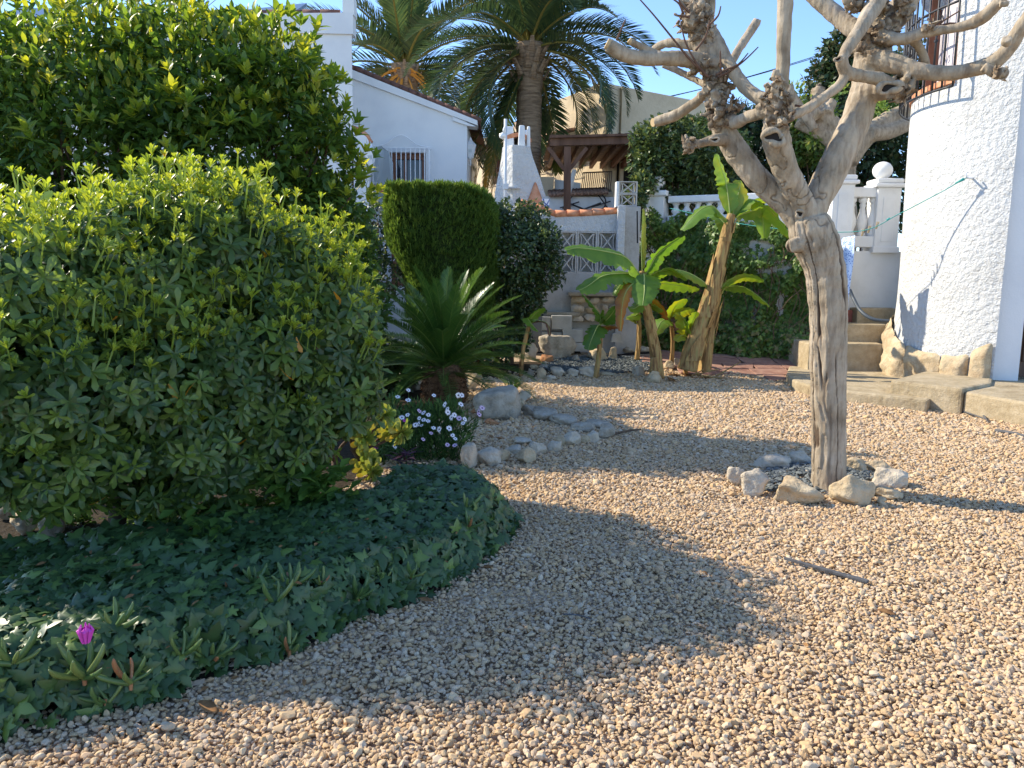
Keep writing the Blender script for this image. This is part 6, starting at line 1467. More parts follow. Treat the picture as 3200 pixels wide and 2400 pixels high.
    # young ones
    for (bx, by, Y, hub, leaves, lab, r0) in (
        (800, 1360, 11.6, (850, 900), [([(850, 900), (850, 780), (760, 650), (650, 530)], .13, .15, .3), ([(850, 910), (830, 890), (790, 960), (740, 1080), (710, 1180)], .17, .15, .2), ([(850, 880), (880, 800), (890, 710)], .05, .3, .9), ([(850, 890), (920, 830), (1000, 740), (1040, 660)], .14, .1, .3), ([(860, 1000), (900, 920), (990, 900), (1060, 910)], .09, .75, .4)], 'young banana plant with dark green blades beside the concrete blocks', .045),
        (1285, 1225, 12.7, (1305, 740), [([(1305, 740), (1240, 690), (1180, 680)], .1, .38, .5), ([(1305, 740), (1260, 780), (1160, 800)], .1, .4, .4), ([(1305, 800), (1220, 820), (1290, 870)], .1, .45, .3), ([(1305, 740), (1350, 700), (1420, 720)], .1, .35, .4)], 'slim brown-stemmed banana plant behind the hanging dead leaf', .045),
        (1690, 1280, 12.3, (1690, 880), [([(1690, 880), (1640, 820), (1560, 860), (1500, 1000)], .16, .35, .3), ([(1690, 880), (1680, 780), (1760, 640), (1870, 580)], .13, .4, .5), ([(1690, 880), (1740, 790), (1760, 850), (1750, 960)], .1, .95, .1), ([(1690, 880), (1760, 760), (1860, 700), (1960, 700)], .14, .45, .5)], 'banana plant with a curled brown dead leaf beside the tall leaning one', .04),
        (1860, 1300, 11.9, (1880, 1040), [([(1880, 1050), (1860, 960), (1820, 800), (1760, 740)], .15, .4, .3), ([(1880, 1050), (1900, 940), (1960, 800), (1990, 730)], .12, .4, .3), ([(1880, 1050), (1830, 1010), (1780, 1030), (1745, 1080)], .1, .45, .4), ([(1880, 1050), (1980, 930), (2080, 850), (2130, 840)], .1, .35, .4), ([(1890, 1050), (1930, 960), (1930, 870)], .08, .5, .4)], 'low banana sucker with broad pale leaves at the foot of the tall one', .035)):
        b = cb(bx, by, Y); b.z = gz(b.x, Y); t = empty('banana_plant', b, lab, 'banana plant', GRP); h = cb(*hub, Y)
        pseudostem(t, [b, b.lerp(h, .5) + Vector((.02, 0, 0)), h], r0, r0 * .6, bx, 3)
        for i, (pts, w, tn, ro) in enumerate(leaves): banana_leaf(t, [cb(a, e, Y - .08 * j) for j, (a, e) in enumerate(pts)], w, tn, bx + i, ro, .06, .3, .2 if tn > .7 else 0)
    # small one by the cycad
    b = GT(1628, 1180); Y = b.y; k2 = .4521
    def c2(a, e): return P(1050 + k2 * a, 500 + k2 * e, Y)
    t = empty('banana_plant', b, 'thin young banana plant with drooping brown leaf beside the cycad', 'banana plant', GRP)
    pseudostem(t, [b, c2(1295, 1300), c2(1330, 1150), c2(1345, 1120)], .035, .022, 6, 5)
    for i, (pts, w, tn, ro) in enumerate((([(1340, 1130), (1350, 1090), (1400, 1040), (1440, 1020)], .09, .35, .4), ([(1340, 1130), (1320, 1090), (1350, 1130), (1395, 1180)], .12, .3, .1), ([(1340, 1130), (1400, 1110), (1460, 1130), (1475, 1210)], .06, .9, .2))):
        banana_leaf(t, [c2(a, e) + Vector((0, -.06 * j, 0)) for j, (a, e) in enumerate(pts)], w, tn, 400 + i, ro, .06, .3, .3 if tn > .7 else 0)
bananas()

# ------------------------------------------------------------------ daisies, succulents, small plants
def daisy_mesh(pet, seed):
    r = random.Random(seed); mb = MB()
    for k in range(13):
        a = 2 * math.pi * k / 13; c, s = math.cos(a), math.sin(a); L = r.uniform(.9, 1.05); z = r.uniform(-.05, .18)
        mb.add([(c * .2 - s * .06, s * .2 + c * .06, 0), (c * .2 + s * .06, s * .2 - c * .06, 0), (c * .7 * L + s * .16, s * .7 * L - c * .16, z * .6), (c * L, s * L, z), (c * .7 * L - s * .16, s * .7 * L + c * .16, z * .6)], [(0, 1, 2, 3, 4)])
    me = mb.mesh('petals'); me.materials.append(pet)
    e = MB(); e.lathe([(.24, -.05), (.24, .05), (.14, .12), (0, .14)], (0, 0, 0), 10); em = e.mesh('flower_eye', True); em.materials.append(M['flower_eye']); return me, em
def daisies():
    b = G(1320, 1462); Y = 6.35; r = np.random.default_rng(81)
    B = px_blobs([(1240, 1340, 6.4, 62), (1300, 1350, 6.3, 70), (1370, 1330, 6.4, 72), (1430, 1340, 6.4, 55), (1280, 1410, 6.2, 65), (1360, 1410, 6.2, 62), (1420, 1400, 6.2, 50), (1220, 1410, 6.3, 50), (1310, 1300, 6.5, 50), (1400, 1290, 6.5, 45), (1230, 1270, 6.6, 30), (1190, 1440, 6.3, 40)])
    t = empty('daisy_bush', b, 'low green daisy bush dotted with white and lilac flowers at the stone edging', 'flowering plant')
    n = 5200; p, nn = blob_points(B, n, r, .7, (1, .9, 1), .5); y = norm(nn * .5 + np.array([0, -.1, .6]) + rdir(r, n) * .5); T = scatter(T_NARROW, p, y, rdir(r, n), np.stack([r.uniform(.05, .08, n) * 1.2] + [r.uniform(.04, .075, n)] * 2, 1), r.uniform(0, 1, n))
    tag(ob('foliage', np_mesh('foliage', *T), M['daisy_green'], t), kind='stuff')
    w, l, m_ = daisy_mesh(M['petal_white'], 1), daisy_mesh(M['petal_pink'], 2), daisy_mesh(M['petal_magenta'], 3)
    fl = [(650, 145), (527, 222), (648, 260), (944, 205), (1225, 203), (1265, 203), (1255, 308), (1100, 360), (1105, 400), (775, 385, 1), (825, 405), (880, 430), (775, 468), (825, 487), (875, 500), (1180, 432), (1235, 470, 1), (1300, 480), (1280, 525), (765, 535), (800, 550), (1005, 595), (940, 580), (1120, 585), (910, 640, 1), (1190, 705), (1160, 665), (820, 712, 1), (1100, 775, 1), (1185, 780, 1), (640, 430), (575, 460), (610, 495, 2), (1500, 350, 1), (1460, 390, 1), (1465, 425, 1), (275, 800, 2), (1070, 310), (1145, 460), (730, 545), (490, 790), (205, 795, 1)]
    rr = random.Random(4)
    for f in fl:
        px, py = 1100 + .2712 * f[0], 1180 + .2712 * f[1]; y = 6.3 - .25 * (py - 1260) / 200 - .1; c = P(px, py, y); kd = f[2] if len(f) > 2 else 0; s = rr.uniform(.02, .029)
        d = (Vector((rr.gauss(0, .5), -.6, .6 + rr.gauss(0, .3)))).normalized(); mw = Matrix.Translation(c) @ d.to_track_quat('Z', 'Y').to_matrix().to_4x4() @ Matrix.Scale(s, 4)
        o = ob('flower', (w, l, m_)[kd][0], None, t, mw); e = ob('flower_eye', (w, l, m_)[kd][1], None, o, mw)
        MB().tube([c - d * .004, c + Vector((rr.gauss(0, .03), .03, -.14))], .0025, 4).build('flower_stalk', M['weed_leaf'], t)
daisies()

def aeonium():
    b = G(1170, 1500); t = empty('aeonium', b, 'succulent shrub with yellow-green spoon-leaved rosettes on brown stems', 'succulent')
    tm = leaf_tmpl([(0, .05), (.35, .1), (.75, .2), (.92, .17), (1, .05)], .2, .3)
    r = random.Random(5); ms = []
    for k in range(3):
        V, F = rosette(tm, 34, 5, 100, 60 + k, .55, 1.0); rng = np.random.default_rng(k); tn = np.repeat(np.clip(np.linspace(.15, .75, 34) + rng.normal(0, .1, 34), 0, 1), len(tm[0])); m = np_mesh('rosette', V, F, tn); m.materials.append(M['aeonium']); ms.append(m)
    hub = P(1100, 1400, 5.6)
    MB().tube(spline([b, b.lerp(hub, .5), hub], 4), .022, 8).build('stem', M['branch'], t, True)
    for i, (x, y, s, d) in enumerate(((1195, 1300, .12, (.8, -.4, .3)), (1250, 1350, .115, (.9, -.3, -.1)), (1215, 1345, .1, (.7, -.6, -.1)), (1130, 1260, .11, (.2, -.5, .8)), (1140, 1370, .11, (.4, -.8, .2)), (1145, 1440, .13, (.6, -.6, .1)), (1160, 1470, .1, (.8, -.6, -.2)), (1090, 1310, .1, (0, -.7, .7)))):
        c = P(x, y, 5.5 + .05 * (i % 3)); dv = Vector(d).normalized(); o = ob('rosette', ms[i % 3], None, t, Matrix.Translation(c) @ dv.to_track_quat('Z', 'Y').to_matrix().to_4x4() @ Matrix.Scale(s, 4))
        MB().tube(spline([hub, hub.lerp(c, .5) + Vector((0, 0, -.04)), c], 4), .011, 6).build('branch', M['branch'], t, True)
aeonium()

def finger_mesh(seed, tn):
    r = random.Random(seed); q = spline([(0, 0, 0), (.02, .1, .35), (.03, .16, .7), (.0, .14, 1.0)], 5); n = len(q); mb = MB(); mb.tube(q, [.085 * (1 if i < n * .6 else max(.12, 1 - ((i / n - .6) / .4) ** 1.5)) for i in range(n)], 3 + 2)
    me = mb.mesh('leaf', True); a = me.attributes.new('tint', 'FLOAT', 'POINT'); a.data.foreach_set('value', np.full(len(me.vertices), tn, np.float32)); me.materials.append(M['succulent']); return me
def ice_plants():
    kt = 1650 / 2212; F = [finger_mesh(i, tn) for i, tn in enumerate((.15, .3, .45, .6, .95))]; r = random.Random(9)
    L = [(1210, 530, .13, 10, 0, 'upright ice plant shoot with long yellow-green fingers rising over the ivy'), (1150, 590, .14, 6, 0, 'splayed ice plant with yellowing fingers low in the ivy'), (1060, 520, .12, 8, 0, 'ice plant tuft with a brown stem beside the leafy weed'), (1500, 580, .13, 10, 0, 'dense ice plant tuft near the ivy edge above the gravel'),
         (1600, 530, .1, 7, 0, 'slender ice plant tuft at the middle of the ivy mat'), (1720, 510, .11, 8, 0, 'ice plant tuft on the ivy slope near the gravel bend'), (1345, 520, .08, 5, 0, 'short pale ice plant shoot with pink stem in the ivy'), (480, 700, .13, 8, 0, 'grey-green ice plant tuft behind the magenta flower'), (770, 770, .13, 7, 0, 'ice plant with swollen bud pods in the ivy'), (890, 820, .13, 10, 0, 'ice plant with red-tipped fingers and reddish runner'),
         (1210, 790, .12, 6, 1, 'reddening ice plant shoot at the ivy margin'), (345, 840, .16, 9, 0, 'ice plant carrying a magenta flower bud'), (240, 950, .11, 6, 0, 'ice plant shoot with an orange finger at the ivy front'), (440, 1000, .11, 7, 0, 'small dull ice plant tuft low on the ivy front'), (40, 840, .15, 8, 0, 'ice plant with an orange-tipped finger at the end of the ivy mat'), (540, 850, .13, 8, 0, 'shaded ice plant tuft between the magenta flower and the red-tipped one'), (1960, 290, .1, 8, 0, 'ice plant tuft high on the ivy hump'), (1950, 220, .13, 4, 0, 'thin strappy ice plant shoot beside the ivy hump tuft')]
    for i, (a, b, s, n, red, lab) in enumerate(L):
        px, py = a * kt, 1400 + b * kt; z_ = .15
        for _ in range(8):
            c = G(px, py, z_ + .03); z_ = .5 * z_ + .5 * float(ivy_h(c.x, c.y)[0])
        c.z = z_ - .025
        t = empty('ice_plant', c, lab, 'succulent', 'ice plants among the ivy')
        for k in range(n):
            az = k * 2.4 + r.random(); tilt = .1 + .95 * (k / n) ** .8; m = F[4] if (red and k % 2) or r.random() < .035 else F[r.randint(0, 3)]
            ob('leaf', m, None, t, Matrix.Translation(c + Vector((r.gauss(0, .008), r.gauss(0, .008), 0))) @ Matrix.Rotation(az, 4, 'Z') @ Matrix.Rotation(-tilt, 4, 'X') @ Matrix.Scale(s * r.uniform(.6, 1.0), 4))
        MB().tube([c + Vector((0, 0, -.03)), c + Vector((0, 0, .012))], .007, 6).build('stem', M['rock_orange'], t)
        if a == 345:
            f = MB(); c2 = P(358 * kt, 1400 + 785 * kt, c.y)
            for k in range(16):
                az = k * .393; d = Vector((math.cos(az) * .35, math.sin(az) * .35, 1)).normalized(); q = c2 + Vector((math.cos(az), math.sin(az), 0)) * (.004 + .006 * (k % 2)); f.tube([q + Vector((0, 0, -.025)), q + d * .02 + Vector((math.cos(az), math.sin(az), 0)) * .006, q + d * (.028 + .012 * (k % 3) / 2) - Vector((math.cos(az), math.sin(az), 0)) * .004], [.004, .006, .002], 4)
            f.build('flower', M['petal_magenta'], t)
ice_plants()

def rosette_plant(name, label, cat, px, py, h, n, tm, lm, size, tint, seed, up=(.5, .9), group=None, base=None):
    b = base or G(px, py); r = np.random.default_rng(seed); p = np.stack([b.x + r.normal(0, h * .22, n), b.y + r.normal(0, h * .2, n), b.z + h * r.random(n) ** .8], 1); az = r.uniform(0, 6.28, n)
    y = norm(np.stack([np.cos(az), np.sin(az), r.uniform(*up, n)], 1)); z = norm(np.array([0, -.2, 1.]) + rdir(r, n) * .4); t = empty(name, b, label, cat, group)
    ob('foliage', np_mesh('foliage', *scatter(tm, p, y, z, r.uniform(size * .7, size * 1.2, n), r.uniform(*tint, n))), lm, t)
    MB().tube([b, b + Vector((0, 0, h * .85))], [.008, .004], 5).build('stem', M['weed_leaf'], t); return t
rosette_plant('leafy_weed', 'bright broad-leaved weed lit between shrub and ivy hump', 'plant', 930, 1690, .42, 230, T_SMALL, M['weed_leaf'], .1, (.2, .8), 1)
rosette_plant('leafy_weed', 'second bright weed clump beside the forked bare stem', 'plant', 1010, 1680, .38, 160, T_SMALL, M['weed_leaf'], .1, (.2, .8), 2)
rosette_plant('leafy_weed', 'upright fresh green weed standing in the ivy below the shrub trunk', 'plant', 640, 1810, .34, 70, T_SMALL, M['weed_leaf'], .075, (.1, .5), 3)
for i, (x, y) in enumerate(((700, 1640), (760, 1620), (640, 1650), (820, 1630), (480, 1660), (420, 1640), (530, 1640), (260, 1640), (180, 1650))):
    rosette_plant('goosegrass', 'spindly sunlit goosegrass on the soil under the shrub', 'plant', x, y, .16, 170, T_SMALL, M['weed_leaf'], .05, (.2, 1), 10 + i, (-.2, .8), 'goosegrass under the shrub')
rosette_plant('strappy_seedling', 'small strappy dark green seedling on the rock beside the cycad', 'plant', 1604, 1245, .1, 26, T_NARROW, M['cycad_leaf'], .16, (.1, .5), 30, (1.2, 3), None, GT(1604, 1232))
rosette_plant('purple_plant', 'dark purple trailing plant at the ivy edge below the daisies', 'plant', 1270, 1470, .14, 40, T_NARROW, M['purple_leaf'], .13, (0, 1), 31, (-.1, .8))
rosette_plant('tansy_weed', 'narrow-leaved green weed beside the daisy bush foot', 'plant', 1200, 1455, .24, 120, T_NARROW, M['daisy_green'], .09, (.1, .8), 32, (.2, 1.2))

# ------------------------------------------------------------------ rocks and stones
def rock(px, py, w, h, seed, m, label, group=None, depth=.8, y=None, cat='rock', sink=.12, name='rock', planes=10, rot=None):
    """px,py = centre of the stone in the photograph, w,h its size there"""
    b = GT(px, py + h / 2) if y is None else P(px, py + h / 2, y)
    k = b.y / FPX; W, H = w * k, h * k; D_ = W * depth; c = Vector((b.x, b.y + D_ * .35, b.z + H / 2 - H * sink * .5))
    me = rock_mesh(name, seed, (W * 1.03, D_, H * (1 + sink)), 4, planes, .12)
    o = ob(name, me, M[m], None, Matrix.Translation(c) @ Matrix.Rotation(random.Random(seed).uniform(-.25, .25) if rot is None else rot, 4, 'Z'))
    return tag(o, label, cat, group)
k4 = .4747
for i, (a, b, w, h, m, lab) in enumerate(((320, 1245, 140, 140, 'rock', 'small shaded stone outermost of the ring round the bare tree'), (460, 1280, 220, 190, 'rock', 'pointed triangular stone in the ring round the bare tree'), (570, 1155, 250, 110, 'rock', 'long pale stone behind the slate chips round the bare tree'), (750, 1130, 150, 110, 'rock', 'pale stone half hidden behind the bare trunk beside the slate chips'),
                                          (755, 1345, 340, 170, 'rock_warm', 'long cream boulder in front of the bare trunk'), (1110, 1335, 290, 215, 'rock_warm', 'largest blocky cream boulder at the foot of the bare trunk'), (1350, 1262, 270, 140, 'rock', 'wide grey boulder beside the trunk shadow'), (1270, 1185, 190, 90, 'rock_warm', 'tan boulder behind the wide grey one in the tree ring'),
                                          (1120, 1175, 150, 110, 'rock_warm', 'tan stone tucked behind the bare trunk'), (1340, 1360, 210, 95, 'rock_warm', 'low flat cream stone beside the largest blocky boulder'), (1275, 1400, 70, 56, 'rock_warm', 'fist-sized cream stone between boulder and flat stone'), (785, 1240, 110, 75, 'rock', 'small pale pinkish stone resting against the bare trunk'))):
    rock(2150 + k4 * a, 900 + k4 * b, k4 * w, k4 * h, 500 + i, m, lab, 'stones ringing the bare tree', .75)
chippings('slate_chippings', 'dark slate pebbles inside the stone ring of the bare tree', [G(2335, 1500), G(2400, 1540), G(2500, 1545), G(2590, 1560), G(2680, 1540), G(2740, 1490), G(2600, 1450), G(2450, 1450)], 1500, .035, .01, 2, .05)
ks = .4521
row = [(805, 830, 125, 185, 'rock', 'upright grey-white stone at the daisy end of the edging row'), (945, 840, 185, 135, 'rock', 'wide grey stone second from the daisies in the edging row'), (1040, 832, 105, 92, 'rock_warm', 'small orange-brown stone wedged in the edging row'), (1200, 830, 145, 125, 'rock_warm', 'pinkish blocky stone standing forward in the edging row'), (1110, 792, 130, 70, 'rock', 'low grey stone behind the pinkish blocky one'), (1285, 782, 125, 112, 'rock', 'pale stone behind the pinkish blocky one in the edging row'),
       (1185, 735, 130, 52, 'rock', 'flat pale slab lying inside the edging row'), (1400, 772, 105, 92, 'rock', 'rounded pale stone midway along the edging row'), (1445, 728, 80, 84, 'rock_warm', 'tan stone leaning behind the rounded pale one'), (1530, 717, 125, 112, 'rock', 'lightest blocky stone of the edging row'), (1612, 717, 72, 72, 'rock_warm', 'small tan stone in the edging row near its corner'), (1662, 702, 105, 92, 'rock', 'pale wedge stone near the corner of the edging row'), (1762, 662, 125, 115, 'rock_grey', 'rough grey corner stone of the edging row'), (1700, 615, 170, 60, 'rock_grey', 'flat rough stone behind the edging corner')]
for i, (a, b, w, h, m, lab) in enumerate(row): rock(1100 + ks * a, 1050 + ks * b, ks * w, ks * h, 540 + i, m, lab, 'stones edging the flower bed', .85)
for i, (a, b, w, h, lab) in enumerate(((1600, 628, 190, 70, 'low grey edging slab running back from the corner stone'), (1460, 585, 230, 80, 'long grey edging slab with a sloping top'), (1340, 545, 210, 90, 'grey edging slab beside the long sloping one'), (1230, 520, 150, 90, 'dark grey slab against the big mossy boulder'))):
    rock(1100 + ks * a, 1050 + ks * b, ks * w, ks * h, 570 + i, 'rock_grey', lab, 'slabs edging the flower bed', .7, None, 'rock', .15, 'edging_slab', 7, -.45)
for i, (a, b, w, h, m, lab) in enumerate(((1000, 470, 340, 245, 'rock_grey', 'big rounded boulder stained dark beside the cycad'), (810, 310, 170, 150, 'rock_warm', 'square cream stone propped against the cycad trunk'), (1190, 415, 100, 75, 'rock', 'small pale stone behind the big rounded boulder'), (1165, 470, 55, 75, 'rock_warm', 'narrow tan stone squeezed beside the big boulder'), (880, 520, 120, 60, 'rock_orange', 'flat orange stone at the daisy bush edge'), (970, 600, 110, 45, 'rock_orange', 'low orange stone below the big boulder'), (940, 560, 90, 40, 'rock_orange', 'thin orange stone against the big boulder'), (860, 480, 60, 50, 'rock_orange', 'small orange stone by the lilac daisies'), (430, 330, 120, 100, 'rock_grey', 'shaded rock in the hollow behind the daisies'), (470, 920, 110, 80, 'rock_grey', 'blue-grey stone beside the purple plant'))):
    rock(1100 + ks * a, 1050 + ks * b, ks * w, ks * h, 580 + i, m, lab, None, .9)
kb = .2653
bb = [(350, 1445, 180, 125, 'rock', 'pale rounded stone edging the slate bed before the concrete blocks'), (530, 1450, 145, 112, 'rock', 'smaller pale stone between two larger ones edging the slate bed'), (720, 1440, 235, 140, 'rock', 'largest pale stone edging the slate bed'), (945, 1470, 240, 55, 'rock_warm', 'low flat stone lying at the slate bed edge'), (160, 1460, 115, 155, 'rock_warm', 'upright knobbly tan stone edging the slate bed'), (270, 1512, 115, 75, 'rock', 'whitish small stone in front of the knobbly one'), (25, 1450, 90, 105, 'rock_grey', 'dark stone at the cycad end of the slate bed edge'), (1310, 1432, 150, 125, 'rock', 'smooth triangular grey stone near the banana stump'), (1490, 1502, 185, 145, 'rock_warm', 'sunlit pinkish wedge stone at the banana foot'),
      (830, 1240, 250, 150, 'rock_warm', 'tan boulder behind the young banana in the slate bed'), (340, 1150, 450, 290, 'rock_grey', 'great slanting grey boulder before the concrete blocks'), (20, 1165, 190, 270, 'rock', 'tall pale boulder behind the cycad fronds'), (220, 1292, 165, 110, 'rock_orange', 'rust-orange stone at the foot of the great boulder'), (570, 1280, 105, 95, 'rock_grey', 'small grey cube-like stone beside the great boulder'), (1190, 1190, 150, 90, 'rock_grey', 'mottled grey stone behind the dark hose'), (1370, 1180, 160, 85, 'rock', 'pale flat stone behind the slim banana'), (1330, 1012, 180, 95, 'rock', 'white rubble stone at the paving edge'), (1460, 1070, 330, 150, 'rock_grey', 'grey rubble boulder at the paving edge behind bananas'), (1000, 1220, 95, 155, 'rock_warm', 'brown upright stone beside the white slab'), (200, 1375, 150, 52, 'rock_grey', 'thin grey slab below the rust-orange stone'), (70, 1390, 110, 70, 'rock_warm', 'brown stone below the tall pale boulder'), (1660, 1360, 130, 110, 'rock_warm', 'pale round stone between the banana stems'), (1750, 1330, 130, 110, 'rock_grey', 'shadowed stone among banana litter')]
for i, (a, b, w, h, m, lab) in enumerate(bb): rock(1650 + kb * a, 780 + kb * b, kb * w, kb * h, 620 + i, m, lab, 'stones around the slate bed', .7)
chippings('slate_mulch', 'blue-grey slate chip mulch filling the banana bed', [GT(1690, 1150), GT(1740, 1172), GT(1870, 1175), GT(1960, 1165), GT(2040, 1160), GT(2030, 1120), GT(1900, 1115), GT(1700, 1120)], 5000, .04, .01, 4)
p = GT(1940, 1098); o = MB().box((p.x, p.y, p.z + .06), (.42, .3, .05)).build('white_slab', M['white_paint'], None, False, .008); o.rotation_euler = (0, 0, 0); tag(o, 'thin white slab lying among the rubble behind the bananas', 'slab')
p = P(1928, 1055, 13.1); tag(MB().hexa([p + Vector(v) for v in ((-.1, 0, -.08), (.1, 0, -.08), (.1, .1, -.08), (-.1, .1, -.08), (-.07, 0, .07), (.07, 0, .07), (.07, .1, .07), (-.07, .1, .07))]).build('concrete_offcut', M['blockwork'], None, False, .006), 'small tapered concrete offcut behind the white slab', 'concrete block')
q = spline([GT(1930, 1118), GT(1980, 1112), GT(2050, 1108)], 5); tag(MB().tube([Vector(v) + Vector((0, 0, .04)) for v in q], .035, 8, True, .6).build('black_sheeting', M['wire'], None, True), 'crumpled black plastic edging behind the slate bed', 'plastic')
for i, (a, b, w, h) in enumerate(((60, 1640, 90, 70), (150, 1650, 80, 80), (20, 1600, 70, 60))):
    rock(a, b, w, h, 680 + i, 'rock_warm', 'shaded brown rock under the shrub behind the ivy', 'shaded rocks under the shrub', .9)

# banana litter, dead leaves, stick
def litter(name, label, px, py, L, w, seed, m='dead_leaf', cat='dead leaf', group=None, z=.02):
    b = GT(px, py); r = random.Random(seed); a = r.uniform(0, 6.28); d = Vector((math.cos(a), math.sin(a), .15)); s = Vector((-d.y, d.x, 0)); mb = MB(); V = []; n = 7
    for i in range(n):
        f = i / (n - 1); c = b + d * L * (f - .5) + Vector((0, 0, z + .25 * L * (f - .5) ** 2)); ww = w * math.sin(math.pi * (.06 + .9 * f)) ; V += [c - s * ww + Vector((0, 0, ww * .5)), c, c + s * ww + Vector((0, 0, ww * .4))]
    mb.add(V, [q for i in range(n - 1) for q in ((i * 3, i * 3 + 1, i * 3 + 4, i * 3 + 3), (i * 3 + 1, i * 3 + 2, i * 3 + 5, i * 3 + 4))]); o = mb.build(name, M[m], None, True); sd = o.modifiers.new('t', 'SOLIDIFY'); sd.thickness = .0015
    return tag(o, label, cat, group)
r = random.Random(12)
for i in range(16): litter('dead_leaf', 'curled dry brown leaf scrap in the litter at the banana foot', 2090 + r.uniform(0, 170), 1165 + r.uniform(0, 32), r.uniform(.12, .3), r.uniform(.02, .045), 30 + i, group='banana litter')
for i, (x, y, lab) in enumerate(((1535, 1372, 'brown curled leaf on the gravel inside the stone edging'), (1565, 1378, 'larger brown leaf beside the curled one inside the stone edging'), (1520, 1786, 'tan curled leaf at the ivy edge by the gravel bend'), (2770, 1930, 'dark brown leaf lying alone on sunlit gravel'), (1330, 1890, 'reddish dead leaf where ivy meets the gravel'), (650, 2230, 'small reddish leaf on gravel below the ivy'))):
    litter('dead_leaf', lab, x, y, r.uniform(.07, .13), r.uniform(.014, .028), 60 + i)
def leaf_litter():
    r = np.random.default_rng(91); pts = []
    for (x0, x1, y0, y1, n) in ((300, 1700, 1700, 2300, 90), (1550, 2100, 1220, 1500, 60), (2000, 3150, 1280, 2300, 60), (0, 1550, 1750, 2150, 50), (1450, 1750, 1350, 1450, 40)):
        for _ in range(n):
            p = GT(r.uniform(x0, x1), r.uniform(y0, y1)); z = p.z + .016
            if in_poly(np.array([p.x]), np.array([p.y]), IVY)[0]: z = float(ivy_h(p.x, p.y)[0]) + .005
            pts.append((p.x, p.y, z))
    pts = np.array(pts); n = len(pts); y = norm(rdir(r, n) * np.array([1, 1, .25])); z = norm(np.array([0, 0, 1.]) + rdir(r, n) * .5)
    T = scatter(T_LANCE, pts, y, z, r.uniform(.015, .045, n), r.uniform(0, 1, n)); tag(ob('leaf_litter', np_mesh('leaf_litter', *T), M['dead_leaf']), 'scattered dry leaf scraps lying on gravel and ivy', 'leaf litter', kind='stuff')
leaf_litter()
rr = random.Random(15)
mb = MB()
a, b = G(2450, 1748, .02), G(2712, 1822, .02); s = (b - a).normalized(); w = Vector((-s.y, s.x, 0)) * .016
mb.hexa([a - w * .5, b - w, b + w, a + w * .5] + [v + Vector((0, 0, .014)) for v in (a - w * .5, b - w, b + w, a + w * .5)])
tag(mb.build('grey_slat', M['slate_stick'], None, False, .003), 'flat dark grey slat lying on the sunlit gravel', 'stick')
for i, (x0, y0, x1, y1, rad, lab) in enumerate(((3110, 1355, 3215, 1375, .018, 'dark stick lying on gravel before the door sill'), (1900, 1372, 2000, 1350, .012, 'brown stick pointing out from the edging corner'), (2750, 1258, 2880, 1280, .012, 'dark strip along the foot of the front step'), (2960, 1280, 3080, 1318, .01, 'second dark strip along the foot of the door sill'), (3070, 1305, 3085, 1325, .012, 'short dark twig below the door sill'), (1760, 1940, 1850, 1955, .004, 'thin dark twig on shaded gravel'))):
    a, b = GT(x0, y0) + Vector((0, 0, .03)), GT(x1, y1) + Vector((0, 0, .03)); tag(MB().tube(spline([a, a.lerp(b, .5) + Vector((0, 0, .008)), b], 4), [rad * (1.1 - .05 * k) for k in range(9)], 7).build('stick', M['slate_stick'] if i != 1 else M['branch'], None, True), lab, 'stick')
st = GT(2210, 1185)
for i in range(5):
    a = st + Vector((r.uniform(-.25, .15), r.uniform(-.1, .1), .05)); b = a + Vector((r.uniform(.1, .35), -r.uniform(.05, .2), r.uniform(.0, .25)))
    tag(MB().tube([a, b], [.014, .007], 6).build('stick', M['banana_stem']), 'dry leaf stalk sticking out of the banana litter', 'stick', 'banana litter stalks')

# ------------------------------------------------------------------ washing line, laundry, cables
hook = cyl(ang(3040, 548), TR + .02, P(3040, 548, 9.95).z)
hk = empty('line_hook', hook, 'small white wall hook holding the teal washing line on the tower', 'hook')
to = Vector((math.cos(ang(3040, 548)), math.sin(ang(3040, 548)), 0))
MB().tube([hook - to * .03, hook + to * .1], .012, 8).build('arm', M['white_iron'], hk, True)
MB().tube(spline([hook + to * .1, hook + to * .13 + Vector((0, 0, .05)), hook + to * .09 + Vector((0, 0, .07))], 4), .01, 6).build('curl', M['white_iron'], hk, True)
h0 = hook + to * .11; e1 = P(2690, 722, 11.0); e2 = P(2320, 700, 12.6); e3 = P(2090, 650, 13.8)
line = [h0] + [Vector(v) for v in spline([h0.lerp(e1, .2) + Vector((0, 0, -.02)), h0.lerp(e1, .6) + Vector((0, 0, -.03)), e1, e1.lerp(e2, .5) + Vector((0, 0, -.04)), e2, e3], 6)]
wl_o = empty('washing_line', e1, 'thin teal washing line slung from tower hook to balustrade', 'washing line')
MB().tube(line, .006, 6).build('cord', M['teal'], wl_o, True)
MB().tube([h0.lerp(e1, .02), h0.lerp(e1, .1)], [.02, .008], 8).build('knot', M['teal'], wl_o, True)
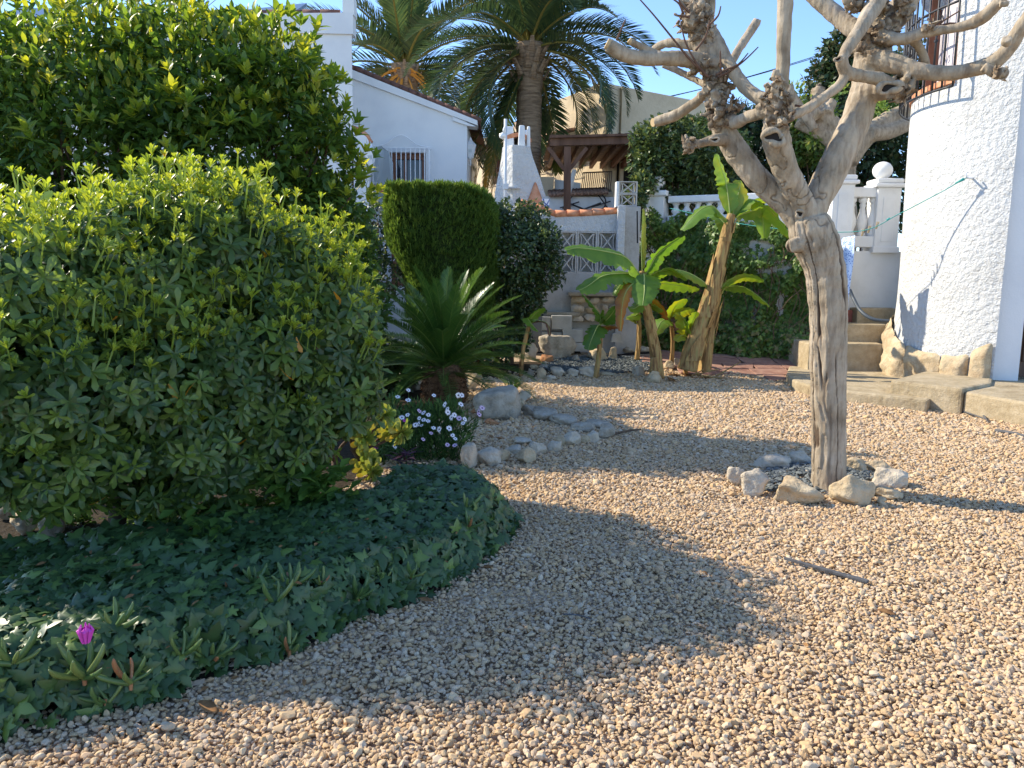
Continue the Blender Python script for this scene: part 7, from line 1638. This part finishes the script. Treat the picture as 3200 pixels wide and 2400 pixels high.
kp = h0.lerp(e1, .72) + Vector((0, 0, -.03)); MB().tube([kp + Vector((.02, 0, .012)), kp - Vector((.02, 0, .012))], .014, 8).build('knot', M['teal'], wl_o, True)
for i, f in enumerate((.84, .92, .985)):
    c = h0.lerp(e1, f) + Vector((0, 0, -.03)); o = empty('clothes_peg', c, 'wooden clothes peg clipped on the washing line beside the blue cloth', 'peg', 'clothes pegs on the washing line')
    for s in (-1, 1): MB().bar(c + Vector((.006 * s, 0, -.05)), c + Vector((.012 * s + .02, 0, .05)), .01, .012).build('half', M['peg'], o)
def cloth(name, label, a, b, drop, m, seed, taper=1.0):
    n, k = 16, 22; V = []; F = []
    for i in range(n + 1):
        for j in range(k + 1):
            f, g = i / n, j / k; p = a.lerp(b, .5 + (f - .5) * (1 + (taper - 1) * g)); V.append(p + Vector((.012 * math.sin(g * 5 + f * 7), .035 * math.sin(f * 9 + seed + g * 1.2) * g ** .5, -drop * g)))
    for i in range(n):
        for j in range(k): F.append((i * (k + 1) + j, (i + 1) * (k + 1) + j, (i + 1) * (k + 1) + j + 1, i * (k + 1) + j + 1))
    mb = MB(); mb.add(V, F); o = mb.build(name, m, None, True); sd = o.modifiers.new('t', 'SOLIDIFY'); sd.thickness = .004; return tag(o, label, 'laundry')
cloth('hanging_cloth', 'pale blue patterned cloth pegged on the washing line behind the bare trunk', P(2672, 735, 11.05), P(2628, 745, 11.3), .98, M['towel'], 1)
for i, (a, b, sag) in enumerate(((P(1500, 395, 40), P(2960, 40, 40), .8), (P(1500, 405, 40), P(2960, 30, 40.3), .8), (P(1600, 390, 42), P(3000, 160, 42), .9), (P(600, 45, 30), P(720, -60, 30), .0), (P(610, 52, 30), P(740, -55, 30), .0))):
    tag(MB().tube([a.lerp(b, f) + Vector((0, 0, -sag * math.sin(math.pi * f))) for f in np.linspace(0, 1, 25)], .018 if i < 3 else .012, 5).build('power_line', M['wire']), ('upper black power line crossing the sky behind the bare limbs', 'twin of the upper power line running just beside it', 'lower black power line crossing the sky behind the bare limbs', 'short power line above the orange trees', 'parallel short power line above the orange trees')[i], 'cable', 'overhead power lines')
